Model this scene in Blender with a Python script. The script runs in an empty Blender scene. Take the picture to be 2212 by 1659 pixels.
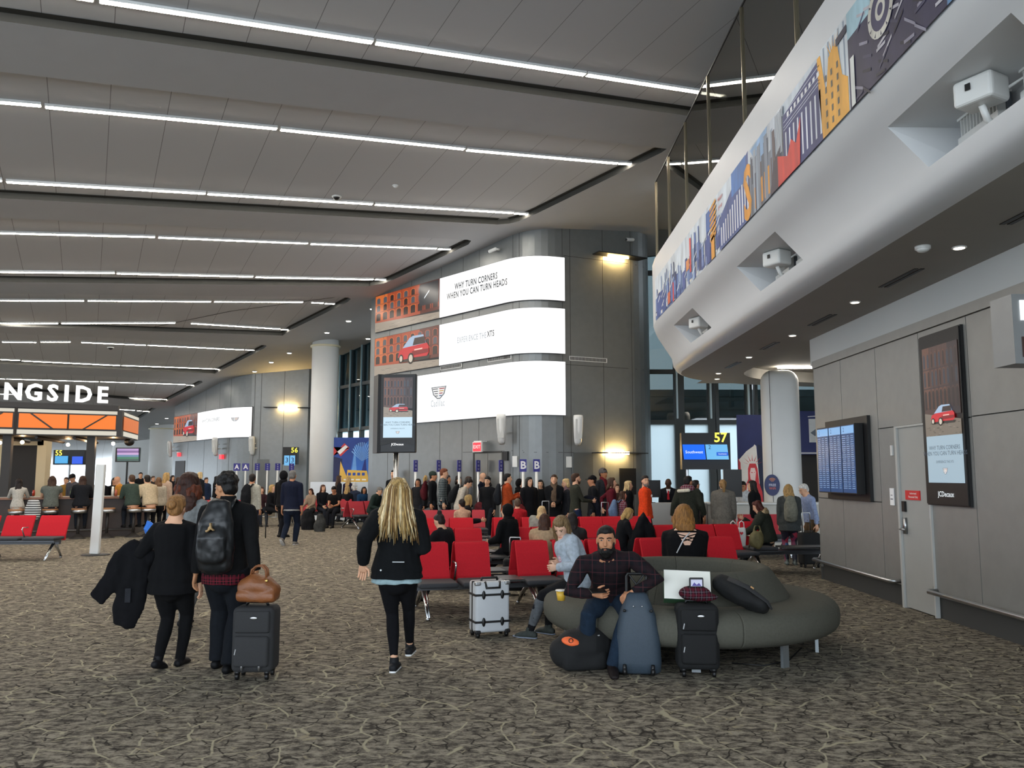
import bpy, bmesh, math, random
import numpy as np
from mathutils import Vector, Matrix, noise
random.seed(7)
PI = math.pi
SC = bpy.context.scene
COL = SC.collection
# ------------------------------------------------------------------ camera, world, exposure
CAMH = 1.65
FPX = 1790.0
PIT = math.atan(197.0/FPX)
cam_d = bpy.data.cameras.new('camera')
cam_d.sensor_width = 36.0
cam_d.lens = FPX/2212.0*36.0
cam_d.clip_end = 400
cam = bpy.data.objects.new('camera', cam_d)
cam.location = (0, 0, CAMH)
cam.rotation_euler = (PI/2+PIT, 0, 0)
COL.objects.link(cam)
SC.camera = cam
SC.view_settings.view_transform = 'Standard'
SC.view_settings.look = 'None'
SC.view_settings.gamma = 1.0
SC.view_settings.use_curve_mapping = False
SC.view_settings.exposure = 0.9
W = bpy.data.worlds.new('world'); SC.world = W; W.use_nodes = True
bg = W.node_tree.nodes['Background']
bg.inputs[0].default_value = (0.80, 0.90, 1.0, 1); bg.inputs[1].default_value = 2.4
SC.cycles.max_bounces = 6
SC.cycles.diffuse_bounces = 3
SC.cycles.glossy_bounces = 3
SC.cycles.transmission_bounces = 4
SC.cycles.transparent_max_bounces = 8
SC.cycles.sample_clamp_indirect = 4.0
SC.cycles.caustics_reflective = False
SC.cycles.caustics_refractive = False
LAMP_E = 30.0

# ------------------------------------------------------------------ measuring helpers (photo pixel -> place)
def ray(x, y):
    u = x-1106.0; v = 829.5-y
    return Vector((u, FPX*math.cos(PIT)-v*math.sin(PIT), v*math.cos(PIT)+FPX*math.sin(PIT)))
EYE = Vector((0, 0, CAMH))
def onZ(x, y, z=0.0):
    d = ray(x, y); return EYE+d*((z-CAMH)/d.z)
def onY(x, y, Y):
    d = ray(x, y); return EYE+d*(Y/d.y)
def onX(x, y, X):
    d = ray(x, y); return EYE+d*(X/d.x)
def onP(x, y, P, n):
    d = ray(x, y); n = Vector(n); return EYE+d*((Vector(P)-EYE).dot(n)/d.dot(n))
CA, CB, CC = 8.59, 0.1157, -0.0258
def ceilz(X, Y): return CA+CB*X+CC*Y
CN = Vector((-CB, -CC, 1.0)).normalized()
def onC(x, y, off=0.0):
    return onP(x, y, (0, 0, CA+off), (-CB, -CC, 1.0))
LD = Vector((.8918, .4524, 0)); ED = Vector((-.4524, .8918, 0))

# ------------------------------------------------------------------ materials
MATS = {}
def rgb(h):
    h = h.lstrip('#'); h = ''.join(q+q for q in h) if len(h) == 3 else h; c = [int(h[i:i+2], 16)/255 for i in (0, 2, 4)]
    return tuple(((v+.055)/1.055)**2.4 if v > .04045 else v/12.92 for v in c)
def newmat(name):
    m = bpy.data.materials.new(name); m.use_nodes = True
    nt = m.node_tree; b = nt.nodes['Principled BSDF']
    return m, nt, b
def N(nt, typ, **kw):
    n = nt.nodes.new(typ)
    for k, v in kw.items():
        if k.startswith('i_'):
            key = k[2:]
            n.inputs[int(key) if key.isdigit() else key].default_value = v
        else: setattr(n, k, v)
    return n
def mat(name, col, rough=.6, metal=0.0, noise_=0.0, scale=20.0, emit=None, estr=1.0, bump=0.0, bscale=None, spec=None, stretch=None):
    """plain procedural material; col as hex, with optional noise variation and bump"""
    if name in MATS: return MATS[name]
    m, nt, b = newmat(name)
    c = rgb(col) if isinstance(col, str) else col
    b.inputs['Roughness'].default_value = rough
    b.inputs['Metallic'].default_value = metal
    if spec is not None: b.inputs['Specular IOR Level'].default_value = spec
    b.inputs['Base Color'].default_value = (*c, 1)
    L = nt.links
    if noise_ or bump:
        tc = N(nt, 'ShaderNodeTexCoord')
        mp = N(nt, 'ShaderNodeMapping')
        if stretch: mp.inputs['Scale'].default_value = stretch
        L.new(tc.outputs['Object'], mp.inputs[0])
        nz = N(nt, 'ShaderNodeTexNoise'); nz.inputs['Scale'].default_value = scale; nz.inputs['Detail'].default_value = 4
        L.new(mp.outputs[0], nz.inputs['Vector'])
        if noise_:
            r = N(nt, 'ShaderNodeMapRange'); r.inputs[1].default_value = .3; r.inputs[2].default_value = .7
            r.inputs[3].default_value = 1-noise_; r.inputs[4].default_value = 1+noise_
            L.new(nz.outputs[0], r.inputs[0])
            mx = N(nt, 'ShaderNodeVectorMath', operation='SCALE'); mx.inputs[0].default_value = c
            L.new(r.outputs[0], mx.inputs['Scale'])
            L.new(mx.outputs[0], b.inputs['Base Color'])
        if bump:
            bn = N(nt, 'ShaderNodeBump'); bn.inputs['Strength'].default_value = bump; bn.inputs['Distance'].default_value = .01
            if bscale:
                nz2 = N(nt, 'ShaderNodeTexNoise'); nz2.inputs['Scale'].default_value = bscale
                L.new(mp.outputs[0], nz2.inputs['Vector']); L.new(nz2.outputs[0], bn.inputs['Height'])
            else: L.new(nz.outputs[0], bn.inputs['Height'])
            L.new(bn.outputs[0], b.inputs['Normal'])
    if emit:
        e = rgb(emit) if isinstance(emit, str) else emit
        b.inputs['Emission Color'].default_value = (*e, 1); b.inputs['Emission Strength'].default_value = estr
    MATS[name] = m
    return m
def cloth(col, rough=.92, n=.18):
    return mat('cloth_'+col.strip('#'), col, rough, noise_=n, scale=30, bump=.25, bscale=14, spec=.2)
def hairm(col):
    return mat('hair_'+col.strip('#'), col, .55, noise_=.45, scale=24, stretch=(3, 3, .35), bump=.5, bscale=60, spec=.3)
def skinm(col):
    return mat('skin_'+col.strip('#'), col, .55, noise_=.06, scale=12, spec=.3)
def screenm(col, s=1.0):
    return mat('screen_%s_%g' % (col.strip('#'), s), '#050505', .3, emit=col, estr=s*.62)

def plaid(name, base, c1, c2, sx=14.0, sz=14.0):
    if name in MATS: return MATS[name]
    m, nt, b = newmat(name); L = nt.links
    b.inputs['Roughness'].default_value = .9; b.inputs['Specular IOR Level'].default_value = .2
    tc = N(nt, 'ShaderNodeTexCoord'); sp = N(nt, 'ShaderNodeSeparateXYZ'); L.new(tc.outputs['Object'], sp.inputs[0])
    add = N(nt, 'ShaderNodeMath', operation='ADD'); L.new(sp.outputs[0], add.inputs[0]); add.inputs[1].default_value = 4.0
    def band(src, freq, w, ph=0.0):
        a = N(nt, 'ShaderNodeMath', operation='MULTIPLY_ADD'); a.inputs[1].default_value = freq; a.inputs[2].default_value = ph; L.new(src, a.inputs[0])
        f = N(nt, 'ShaderNodeMath', operation='FRACT'); L.new(a.outputs[0], f.inputs[0])
        g = N(nt, 'ShaderNodeMath', operation='LESS_THAN'); g.inputs[1].default_value = w; L.new(f.outputs[0], g.inputs[0])
        return g.outputs[0]
    col = None
    prev = (*rgb(base), 1)
    def over(prevsock, fac, c, k):
        mx = N(nt, 'ShaderNodeMix', data_type='RGBA')
        ml = N(nt, 'ShaderNodeMath', operation='MULTIPLY'); ml.inputs[1].default_value = k; L.new(fac, ml.inputs[0])
        L.new(ml.outputs[0], mx.inputs[0])
        if isinstance(prevsock, tuple): mx.inputs[6].default_value = prevsock
        else: L.new(prevsock, mx.inputs[6])
        mx.inputs[7].default_value = (*rgb(c), 1)
        return mx.outputs[2]
    s = over(prev, band(add.outputs[0], sx, .38), c1, .6)
    s = over(s, band(sp.outputs[2], sz, .38), c1, .6)
    s = over(s, band(add.outputs[0], sx, .06, .3), c2, .9)
    s = over(s, band(sp.outputs[2], sz, .06, .3), c2, .9)
    L.new(s, b.inputs['Base Color'])
    MATS[name] = m
    return m

# ------------------------------------------------------------------ mesh builder
class MB:
    def __init__(s): s.v = []; s.f = []; s.m = []; s.mats = []; s.cur = 0; s.smooth = []; s.sm = False
    def use(s, m, smooth=None):
        if m not in s.mats: s.mats.append(m)
        s.cur = s.mats.index(m)
        if smooth is not None: s.sm = smooth
        return s
    def face(s, idx): s.f.append(tuple(idx)); s.m.append(s.cur); s.smooth.append(s.sm)
    def poly(s, pts):
        n = len(s.v); s.v += [tuple(p) for p in pts]; s.face(range(n, n+len(pts))); return s
    def box(s, c, size, rot=None, M=None):
        x, y, z = [a/2 for a in size]; n = len(s.v)
        for dx, dy, dz in ((-x,-y,-z),(x,-y,-z),(x,y,-z),(-x,y,-z),(-x,-y,z),(x,-y,z),(x,y,z),(-x,y,z)):
            p = Vector((dx, dy, dz))
            if rot is not None: p = rot @ p
            p = p+Vector(c)
            if M is not None: p = M @ p
            s.v.append(tuple(p))
        for f in ((0,3,2,1),(4,5,6,7),(0,1,5,4),(1,2,6,5),(2,3,7,6),(3,0,4,7)): s.face([n+i for i in f])
        return s
    def rbox(s, c, size, r=.02, rot=None, seg=3):
        """rounded box as a superellipsoid-like loft: rounded in plan and at top and bottom"""
        x, y, z = [a/2 for a in size]; r = min(r, x, y, z)
        rings = []
        prof = [(-z, r)]+[(-z+r-r*math.cos(t*PI/2/seg), r-r*math.sin(t*PI/2/seg)) for t in range(1, seg+1)]
        prof = [(-z+r-r*math.cos(t*PI/2/seg), r-r*math.sin(t*PI/2/seg)) for t in range(0, seg+1)]
        prof = prof+[(-a, b) for a, b in reversed(prof)]
        for zz, ins in prof:
            ring = []
            rr = max(r-ins, .0008)
            for qx, qy, a0 in ((1, 1, 0), (-1, 1, PI/2), (-1, -1, PI), (1, -1, 3*PI/2)):
                for k in range(seg+1):
                    a = a0+k*PI/2/seg
                    ring.append(Vector((qx*(x-r)+rr*math.cos(a), qy*(y-r)+rr*math.sin(a), zz)))
            rings.append(ring)
        R = rot if rot is not None else Matrix.Identity(3)
        rings = [[R @ p+Vector(c) for p in ring] for ring in rings]
        s.rings(rings); return s
    def rings(s, rings, cap=True, closed=True):
        n = len(s.v); k = len(rings[0])
        for r in rings: s.v += [tuple(p) for p in r]
        for i in range(len(rings)-1):
            for j in range(k if closed else k-1):
                a = n+i*k+j; b = n+i*k+(j+1) % k
                s.face((a, b, b+k, a+k))
        if cap and closed:
            s.face([n+j for j in reversed(range(k))]); s.face([n+(len(rings)-1)*k+j for j in range(k)])
        return s
    def tube(s, pts, rad, seg=10, cap=True, ref=None, round_=False):
        pts = [Vector(p) for p in pts]
        if not isinstance(rad, (list, tuple)): rad = [rad]*len(pts)
        rad = [(r, r) if not isinstance(r, (list, tuple)) else r for r in rad]
        if round_:
            d0 = (pts[0]-pts[1]).normalized(); d1 = (pts[-1]-pts[-2]).normalized()
            a = rad[0]; b = rad[-1]
            pre = [(pts[0]+d0*(min(a)*q), (a[0]*w, a[1]*w)) for q, w in ((.95, .25), (.75, .66), (.4, .92))]
            post = [(pts[-1]+d1*(min(b)*q), (b[0]*w, b[1]*w)) for q, w in ((.4, .92), (.75, .66), (.95, .25))]
            pts = [p for p, _ in pre]+pts+[p for p, _ in post]; rad = [r for _, r in pre]+rad+[r for _, r in post]
        ref = Vector(ref) if ref is not None else None
        rings = []; prevx = None
        for i, p in enumerate(pts):
            if i == 0: t = pts[1]-p
            elif i == len(pts)-1: t = p-pts[i-1]
            else: t = (pts[i+1]-p).normalized()+(p-pts[i-1]).normalized()
            if t.length < 1e-9: t = Vector((0, 0, 1))
            t.normalize()
            if ref is not None: x = ref-t*ref.dot(t)
            elif prevx is None:
                h = Vector((1, 0, 0)) if abs(t.x) < .8 else Vector((0, 1, 0)); x = h-t*h.dot(t)
            else: x = prevx-t*prevx.dot(t)
            if x.length < 1e-6:
                h = Vector((0, 1, 0)); x = h-t*h.dot(t)
            x.normalize(); y = t.cross(x); prevx = x
            rx, ry = rad[i]
            rings.append([p+x*(rx*math.cos(2*PI*k/seg))+y*(ry*math.sin(2*PI*k/seg)) for k in range(seg)])
        s.rings(rings, cap); return s
    def ell(s, c, r, seg=14, rot=None):
        c = Vector(c); R = rot if rot is not None else Matrix.Identity(3); n = max(6, seg//2+1)
        rings = []
        for i in range(n+1):
            a = -PI/2+PI*i/n; a = max(-PI/2+.06, min(PI/2-.06, a))
            rings.append([c+R @ Vector((r[0]*math.cos(a)*math.cos(2*PI*k/seg), r[1]*math.cos(a)*math.sin(2*PI*k/seg), r[2]*math.sin(a))) for k in range(seg)])
        s.rings(rings); return s
    def cyl(s, c0, c1, r0, r1=None, seg=20): return s.tube([c0, c1], [r0, r0 if r1 is None else r1], seg)
    def prism(s, poly2, fn, t0, t1):
        """polygon (u,v) extruded between depth t0 and t1; fn(u,v,t)->point"""
        n = len(s.v); k = len(poly2)
        for t in (t0, t1): s.v += [tuple(fn(u, v, t)) for u, v in poly2]
        s.face([n+j for j in range(k)]); s.face([n+k+j for j in reversed(range(k))])
        for j in range(k):
            a = n+j; b = n+(j+1) % k; s.face((b, a, a+k, b+k))
        return s
    def add(s, verts, faces, fn=None):
        n = len(s.v); s.v += [tuple(fn(Vector(p)) if fn else p) for p in verts]
        for f in faces: s.face([n+i for i in f])
        return s
    def mesh(s, name):
        me = bpy.data.meshes.new(name); me.from_pydata(s.v, [], s.f)
        for m in s.mats: me.materials.append(m)
        if s.mats: me.polygons.foreach_set('material_index', s.m)
        me.polygons.foreach_set('use_smooth', s.smooth)
        me.update(); return me
    def build(s, name, parent=None, fix=True):
        me = s.mesh(name)
        if fix:
            bm = bmesh.new(); bm.from_mesh(me); bmesh.ops.recalc_face_normals(bm, faces=bm.faces); bm.to_mesh(me); bm.free()
        o = bpy.data.objects.new(name, me); COL.objects.link(o)
        if parent is not None:
            o.parent = parent; o.matrix_parent_inverse = Matrix.Identity(4)
        return o
def empty(name, loc=(0, 0, 0), rz=0.0):
    o = bpy.data.objects.new(name, None); COL.objects.link(o); o.location = loc; o.rotation_euler = (0, 0, rz); o.empty_display_size = .1
    return o
def tag(o, label=None, cat=None, group=None, kind=None):
    if label: o['label'] = label
    if cat: o['category'] = cat
    if group: o['group'] = group
    if kind: o['kind'] = kind
    return o
def thing(name, label, cat, loc=(0, 0, 0), rz=0.0, group=None): return tag(empty(name, loc, rz), label, cat, group)
def struct(mb, name, parent=None, fix=True):
    o = mb.build(name, parent, fix)
    if parent is None: o['kind'] = 'structure'
    return o
def copy_tree(o, parent=None):
    c = o.copy(); COL.objects.link(c); c.parent = parent
    for ch in list(o.children): copy_tree(ch, c)
    return c
_txt = {}
def text2d(body, size=1.0, bold=0.0, align='CENTER', spacing=1.0):
    key = (body, bold, align, spacing)
    if key not in _txt:
        cu = bpy.data.curves.new('t', 'FONT'); cu.body = body; cu.size = 1.0; cu.align_x = align; cu.align_y = 'CENTER'; cu.resolution_u = 2
        cu.offset = bold; cu.space_character = spacing
        ob = bpy.data.objects.new('t', cu); COL.objects.link(ob)
        dg = bpy.context.evaluated_depsgraph_get(); dg.update()
        me = bpy.data.meshes.new_from_object(ob.evaluated_get(dg))
        V = [tuple(v.co) for v in me.vertices]; F = [tuple(p.vertices) for p in me.polygons]
        bpy.data.objects.remove(ob); bpy.data.curves.remove(cu); bpy.data.meshes.remove(me)
        _txt[key] = (V, F)
    V, F = _txt[key]
    return [(x*size, y*size, 0) for x, y, z in V], F
def remesh(mb, name, voxel, smooth=4, parent=None, mats=None, disp=0.0, dscale=8.0, seed=0, extra=None):
    """fuse the overlapping closed pieces of mb into one continuous skin"""
    me = mb.mesh('tmp')
    o = bpy.data.objects.new('tmp', me); COL.objects.link(o)
    md = o.modifiers.new('r', 'REMESH'); md.mode = 'VOXEL'; md.voxel_size = voxel; md.use_smooth_shade = True
    if smooth:
        ms = o.modifiers.new('s', 'SMOOTH'); ms.iterations = smooth; ms.factor = .5
    dg = bpy.context.evaluated_depsgraph_get()
    new = bpy.data.meshes.new_from_object(o.evaluated_get(dg))
    bpy.data.objects.remove(o); bpy.data.meshes.remove(me)
    new.name = name
    n = len(new.vertices)
    if disp and n:
        co = np.empty(n*3); new.vertices.foreach_get('co', co); co = co.reshape(-1, 3)
        no = np.empty(n*3); new.vertices.foreach_get('normal', no); no = no.reshape(-1, 3)
        dv = np.array([noise.noise(Vector((p[0]*dscale+seed, p[1]*dscale, p[2]*dscale*.6)))+.5*noise.noise(Vector((p[0]*dscale*2.3+seed, p[1]*dscale*2.3, p[2]*dscale*1.3))) for p in co])
        co += no*dv[:, None]*disp
        new.vertices.foreach_set('co', co.ravel()); new.update()
    new.materials.clear()
    for m in (mats or mb.mats): new.materials.append(m)
    new.polygons.foreach_set('material_index', [0]*len(new.polygons))
    new.polygons.foreach_set('use_smooth', [True]*len(new.polygons))
    if extra is not None:
        bm = bmesh.new(); bm.from_mesh(new); em = extra.mesh('e')
        bm.from_mesh(em); bm.to_mesh(new); bm.free(); bpy.data.meshes.remove(em)
        new.polygons.foreach_set('use_smooth', [True]*len(new.polygons))
    ob = bpy.data.objects.new(name, new); COL.objects.link(ob)
    if parent is not None: ob.parent = parent
    return ob
# common materials
M_steel = mat('brushed_steel', '#b9bbbd', .32, 1.0)
M_chrome = mat('polished_aluminium', '#cfd1d3', .22, 1.0)
M_dark = mat('dark_metal', '#2b2c2e', .5, .3)
M_black = mat('black_plastic', '#0c0c0d', .45)
M_white = mat('white_paint', '#e4e4e0', .55, noise_=.02, scale=3)
M_whitep = mat('white_plastic', '#dfe0dd', .4)
M_ledwhite = mat('led_white', '#101010', .4, emit='#ffffff', estr=.66)
M_ink = mat('ink_grey', '#5a6066', .6)
# ------------------------------------------------------------------ floor
def carpet():
    m, nt, b = newmat('patterned_carpet'); L = nt.links
    b.inputs['Roughness'].default_value = .95; b.inputs['Specular IOR Level'].default_value = .15
    tc = N(nt, 'ShaderNodeTexCoord')
    def mp(sc, rz=0.0):
        q = N(nt, 'ShaderNodeMapping'); q.inputs['Scale'].default_value = sc; q.inputs['Rotation'].default_value = (0, 0, rz)
        L.new(tc.outputs['Object'], q.inputs[0]); return q.outputs[0]
    def nz(vec, scale, det=3.0, rough=.6):
        q = N(nt, 'ShaderNodeTexNoise'); q.inputs['Scale'].default_value = scale; q.inputs['Detail'].default_value = det; q.inputs['Roughness'].default_value = rough
        L.new(vec, q.inputs['Vector']); return q.outputs[0]
    def ramp(src, *stops, interp='LINEAR'):
        r = N(nt, 'ShaderNodeValToRGB'); r.color_ramp.interpolation = interp
        e = r.color_ramp.elements
        while len(e) < len(stops): e.new(.5)
        for k, (p, c) in enumerate(stops): e[k].position = p; e[k].color = (*rgb(c), 1)
        L.new(src, r.inputs[0]); return r.outputs[0]
    v1 = mp((1, 1.7, 1), .05)
    base = ramp(nz(v1, 9, 7, .78), (.37, '#3b362f'), (.46, '#5b554c'), (.50, '#787063'), (.60, '#989080'))
    def edges(scale, width, rz, sc=(1, 1, 1), dist=.12):
        v = mp(sc, rz)
        dn = N(nt, 'ShaderNodeTexNoise'); dn.inputs['Scale'].default_value = 3.0; L.new(v, dn.inputs['Vector'])
        ad = N(nt, 'ShaderNodeVectorMath', operation='MULTIPLY_ADD'); ad.inputs[1].default_value = (dist, dist, dist)
        L.new(dn.outputs[1], ad.inputs[0]); L.new(v, ad.inputs[2])
        vo = N(nt, 'ShaderNodeTexVoronoi', feature='DISTANCE_TO_EDGE'); vo.inputs['Scale'].default_value = scale
        L.new(ad.outputs[0], vo.inputs['Vector'])
        r = N(nt, 'ShaderNodeMapRange'); r.inputs[1].default_value = width*.5; r.inputs[2].default_value = width; r.inputs[3].default_value = 1; r.inputs[4].default_value = 0
        L.new(vo.outputs['Distance'], r.inputs[0]); return r.outputs[0]
    def mask(fac, src, lo, hi):
        r = N(nt, 'ShaderNodeMapRange'); r.inputs[1].default_value = lo; r.inputs[2].default_value = hi
        L.new(src, r.inputs[0])
        q = N(nt, 'ShaderNodeMath', operation='MULTIPLY'); L.new(fac, q.inputs[0]); L.new(r.outputs[0], q.inputs[1]); return q.outputs[0]
    def over(prev, fac, c, k=1.0):
        q = N(nt, 'ShaderNodeMath', operation='MULTIPLY'); q.inputs[1].default_value = k; L.new(fac, q.inputs[0])
        mx = N(nt, 'ShaderNodeMix', data_type='RGBA'); L.new(q.outputs[0], mx.inputs[0]); L.new(prev, mx.inputs[6]); mx.inputs[7].default_value = (*rgb(c), 1)
        return mx.outputs[2]
    c = base
    c = over(c, mask(edges(7.0, .05, .4, (1, 1.2, 1)), nz(mp((1, 1, 1)), 5.0), .48, .52), '#2b2722', .9)
    c = over(c, mask(edges(2.5, .022, .9, (1.1, 1, 1)), nz(mp((1, 1, 1), .5), 3.0), .46, .5), '#aaa289', .9)
    c = over(c, mask(edges(5.2, .036, 1.6), nz(mp((1, 1, 1), 1.5), 4.6), .56, .6), '#a0957a', .75)
    L.new(c, b.inputs['Base Color'])
    bn = N(nt, 'ShaderNodeBump'); bn.inputs['Strength'].default_value = .25; bn.inputs['Distance'].default_value = .004
    L.new(nz(mp((1, 1, 1)), 260, 2), bn.inputs['Height']); L.new(bn.outputs[0], b.inputs['Normal'])
    return m
fl = MB().use(carpet()); fl.box((-2, 30, -.1), (70, 80, .2))
struct(fl, 'floor')

# ------------------------------------------------------------------ ceiling
def tray_mat():
    m, nt, b = newmat('ceiling_panels'); L = nt.links
    b.inputs['Roughness'].default_value = .7
    tc = N(nt, 'ShaderNodeTexCoord')
    mp = N(nt, 'ShaderNodeMapping'); mp.inputs['Rotation'].default_value = (0, 0, -math.atan2(.4524, .8918))
    L.new(tc.outputs['Object'], mp.inputs[0])
    sp = N(nt, 'ShaderNodeSeparateXYZ'); L.new(mp.outputs[0], sp.inputs[0])
    a = N(nt, 'ShaderNodeMath', operation='MULTIPLY'); a.inputs[1].default_value = 1.15; L.new(sp.outputs[0], a.inputs[0])
    f = N(nt, 'ShaderNodeMath', operation='FRACT'); L.new(a.outputs[0], f.inputs[0])
    g = N(nt, 'ShaderNodeMath', operation='LESS_THAN'); g.inputs[1].default_value = .012; L.new(f.outputs[0], g.inputs[0])
    mx = N(nt, 'ShaderNodeMix', data_type='RGBA'); L.new(g.outputs[0], mx.inputs[0])
    mx.inputs[6].default_value = (*rgb('#c4c6c8'), 1); mx.inputs[7].default_value = (*rgb('#77787a'), 1)
    L.new(mx.outputs[2], b.inputs['Base Color'])
    return m
M_tray = tray_mat()
M_plaster = mat('ceiling_plaster', '#bcbec0', .75, noise_=.02, scale=2)
M_reveal = mat('painted_edge_shade', '#33332f', .8)  # dark colour painted in for the shade along the tray edges
TR = .13   # tray recess depth
c = MB().use(M_tray)
q = []
for X, Y in ((-45, -8), (3.6, -8), (30, 6), (30, 25.35), (3.95, 25.35), (3.95, 70), (-45, 70)): q.append((X, Y, ceilz(X, Y)+TR))
c.poly(q)
struct(c, 'ceiling')
def cp(x, y, off=0.0): return onC(x, y, off)
# lower plaster beams between the trays, and the plaster border by the building corner, as pixel outlines laid on the ceiling plane
def ext(x0, y0, x1, y1, x):  # extend a line to another x
    return (x, y0+(y1-y0)*(x-x0)/(x1-x0))
def lext(p, d): return p+LD*d+Vector((0, 0, 1))*(LD.x*CB+LD.y*CC)*d
def slab(pts, name, th=TR-.004):
    """flat plaster slab; pts are 3D on the ceiling plane"""
    b = MB().use(M_plaster)
    n = len(b.v); k = len(pts)
    b.v += [tuple(p) for p in pts]+[(p.x, p.y, p.z+th) for p in pts]
    b.face([n+j for j in range(k)])
    b.use(M_reveal)  # step faces coloured dark to imitate their shade
    for j in range(k): b.face((n+j, n+(j+1) % k, n+k+(j+1) % k, n+k+j))
    return struct(b, name)
# beams: list of (upper-edge right point, lower-edge right point) in pixels; left ends run out of the picture
beams = [((0, 45), (1500, 252), (0, 155), (1444, 322)),
         ((0, 428), (1075, 485), (0, 471), (1010, 518)),
         ((0, 609), (800, 618), (0, 634), (752, 643)),
         ((100, 708), (612, 725), (100, 724), (575, 746)),
         ((0, 786), (468, 807), (0, 803), (436, 823)),
         ((100, 850), (356, 869), (100, 858), (338, 882))]
gap = MB().use(M_reveal)
def ribbon(a, b, w):
    """flat dark ribbon painting the edge shade onto the tray plane beside the plaster"""
    d = (b-a).normalized(); s = Vector((-d.y, d.x, 0))
    up = Vector((0, 0, TR-.008))
    P = [a-s*w, b-s*w, b+s*w, a+s*w]
    gap.poly([Vector((p.x, p.y, ceilz(p.x, p.y)))+up for p in P])
edge_top = []
for i, (a0, a1, b0, b1) in enumerate(beams):
    A0, A1, B0, B1 = cp(*a0), cp(*a1), cp(*b0), cp(*b1)
    dA = (A0-A1).normalized(); dB = (B0-B1).normalized()
    A0x = A0+dA*14; B0x = B0+dB*14
    slab([A0x, A1, B1, B0x], 'trim_%d' % (i+1))
    ribbon(B0x, B1, .16); ribbon(A0x, A1, .12)
# border between tray ends and the walls: diagonal edge of the trays, pixel points from near to far
ends = [(1440, 322), (1428, 330), (1160, 461), (1120, 478), (1100, 483), (1075, 485), (1010, 518), (1018, 520), (1012, 528), (850, 604), (830, 612), (800, 617), (752, 643),
        (758, 646), (750, 653), (630, 712), (612, 724), (575, 746), (576, 748), (570, 753), (483, 797), (466, 806), (436, 823), (438, 826), (366, 863), (356, 869), (338, 882), (300, 905), (250, 935)]
EP = [cp(*e) for e in ends]
first = cp(1500, 252)
# outer boundary well beyond the walls
outer = [Vector((X, Y, ceilz(X, Y))) for X, Y in ((-25.5, 70), (3.95, 70), (3.95, 25.35), (30, 25.35), (30, 10), (8, 10))]
bord = [first]+EP+outer
slab(bord, 'trim_7')
for k in range(len(EP)-1):
    d = EP[k+1]-EP[k]
    if d.y > 0: ribbon(EP[k], EP[k+1], .12)
fa, fb, fc = cp(741, 640, TR-.006), cp(500, 672, TR-.006), cp(330, 707, TR-.006)
for u_, v_ in ((fa, fb), (fb, fc)):
    d_ = (v_-u_).normalized(); s_ = Vector((-d_.y, d_.x, 0))*.025; gap.poly([u_-s_, v_-s_, v_+s_, u_+s_])
struct(gap, 'trim_8')

# linear lights: pixel end points measured in the photo, laid on the trays
M_lamp = mat('lamp_diffuser', '#ffffff', .5, emit='#fff5e8', estr=LAMP_E)
segs = [
 [(-420, -100, 200, -2), (217, 1, 803, 90), (813, 92, 1262, 160), (1269, 161, 1560, 206)],
 [(-700, 158, -420, 183), (-400, 185, 87, 227), (99, 230, 597, 277), (607, 279, 1002, 321), (1009, 323, 1334, 352), (1338, 352, 1370, 354)],
 [(-600, 354, -330, 370), (-320, 371, 3, 389), (15, 392, 443, 417), (449, 418, 804, 440), (811, 441, 1108, 459), (1112, 460, 1139, 462)],
 [(-600, 487, -350, 492), (-340, 493, -30, 500), (-18, 502, 334, 511), (343, 512, 664, 525), (672, 526, 942, 536), (947, 537, 972, 538)],
 [(-400, 582, -100, 585), (-90, 586, 247, 589), (253, 590, 546, 597), (553, 598, 806, 603), (811, 603, 832, 604)],
 [(-350, 646, -100, 648), (-90, 648, 181, 649), (190, 649, 455, 651), (463, 651, 654, 652), (674, 653, 698, 654), (703, 655, 722, 656)],
 [(-250, 697, -10, 698), (0, 698, 125, 698), (133, 698, 378, 697), (414, 698, 604, 710), (608, 711, 626, 712)],
 [(-200, 737, -5, 738), (5, 738, 78, 739), (88, 738, 152, 738), (177, 739, 314, 745), (320, 745, 526, 755), (531, 755, 548, 756)],
 [(-200, 768, -8, 775), (0, 776, 42, 778), (48, 779, 258, 789), (264, 789, 458, 796), (462, 796, 476, 798)],
 [(-100, 815, 10, 818), (15, 818, 212, 824), (218, 824, 400, 830), (404, 831, 420, 832)],
 [(-100, 848, 60, 852), (66, 853, 240, 858), (246, 858, 348, 862), (352, 862, 366, 863)],
 [(200, 880, 290, 886), (297, 887, 305, 887), (309, 888, 325, 888)]]
rowname = ['first row', 'second row', 'third row', 'fourth row', 'fifth row', 'sixth row', 'seventh row', 'eighth row', 'ninth row', 'tenth row', 'eleventh row', 'last row']
ordn = ['first', 'second', 'third', 'fourth', 'fifth', 'sixth']
for r, row in enumerate(segs):
    for k, (x0, y0, x1, y1) in enumerate(row):
        a = cp(x0, y0, TR-.03); b_ = cp(x1, y1, TR-.03)
        if (b_-a).length > 12: a = b_+(a-b_)*(12/(b_-a).length)
        mid = (a+b_)/2; d = (b_-a); ln = d.length
        rot = d.to_track_quat('X', 'Z').to_matrix()
        short = 'short' if ln < 1.2 else 'long'
        w = .09 if r < 7 else .085
        h = MB().use(M_whitep); h.box(mid+Vector((0, 0, .008)), (ln+.03, w+.03, .044), rot)
        pos = 'at its right end' if k == len(row)-1 else ordn[len(row)-1-k]+' from right end'
        vis = x1 > 0
        lab = '%s white linear ceiling light, %s from the camera, %s' % (short, rowname[r], pos)
        t = thing('linear_light', lab, 'ceiling light', group='linear ceiling lights')
        h.build('housing', t)
        g = MB().use(M_lamp); g.box(mid-Vector((0, 0, .014)), (ln, w, .012), rot); g.build('diffuser', t)
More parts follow.
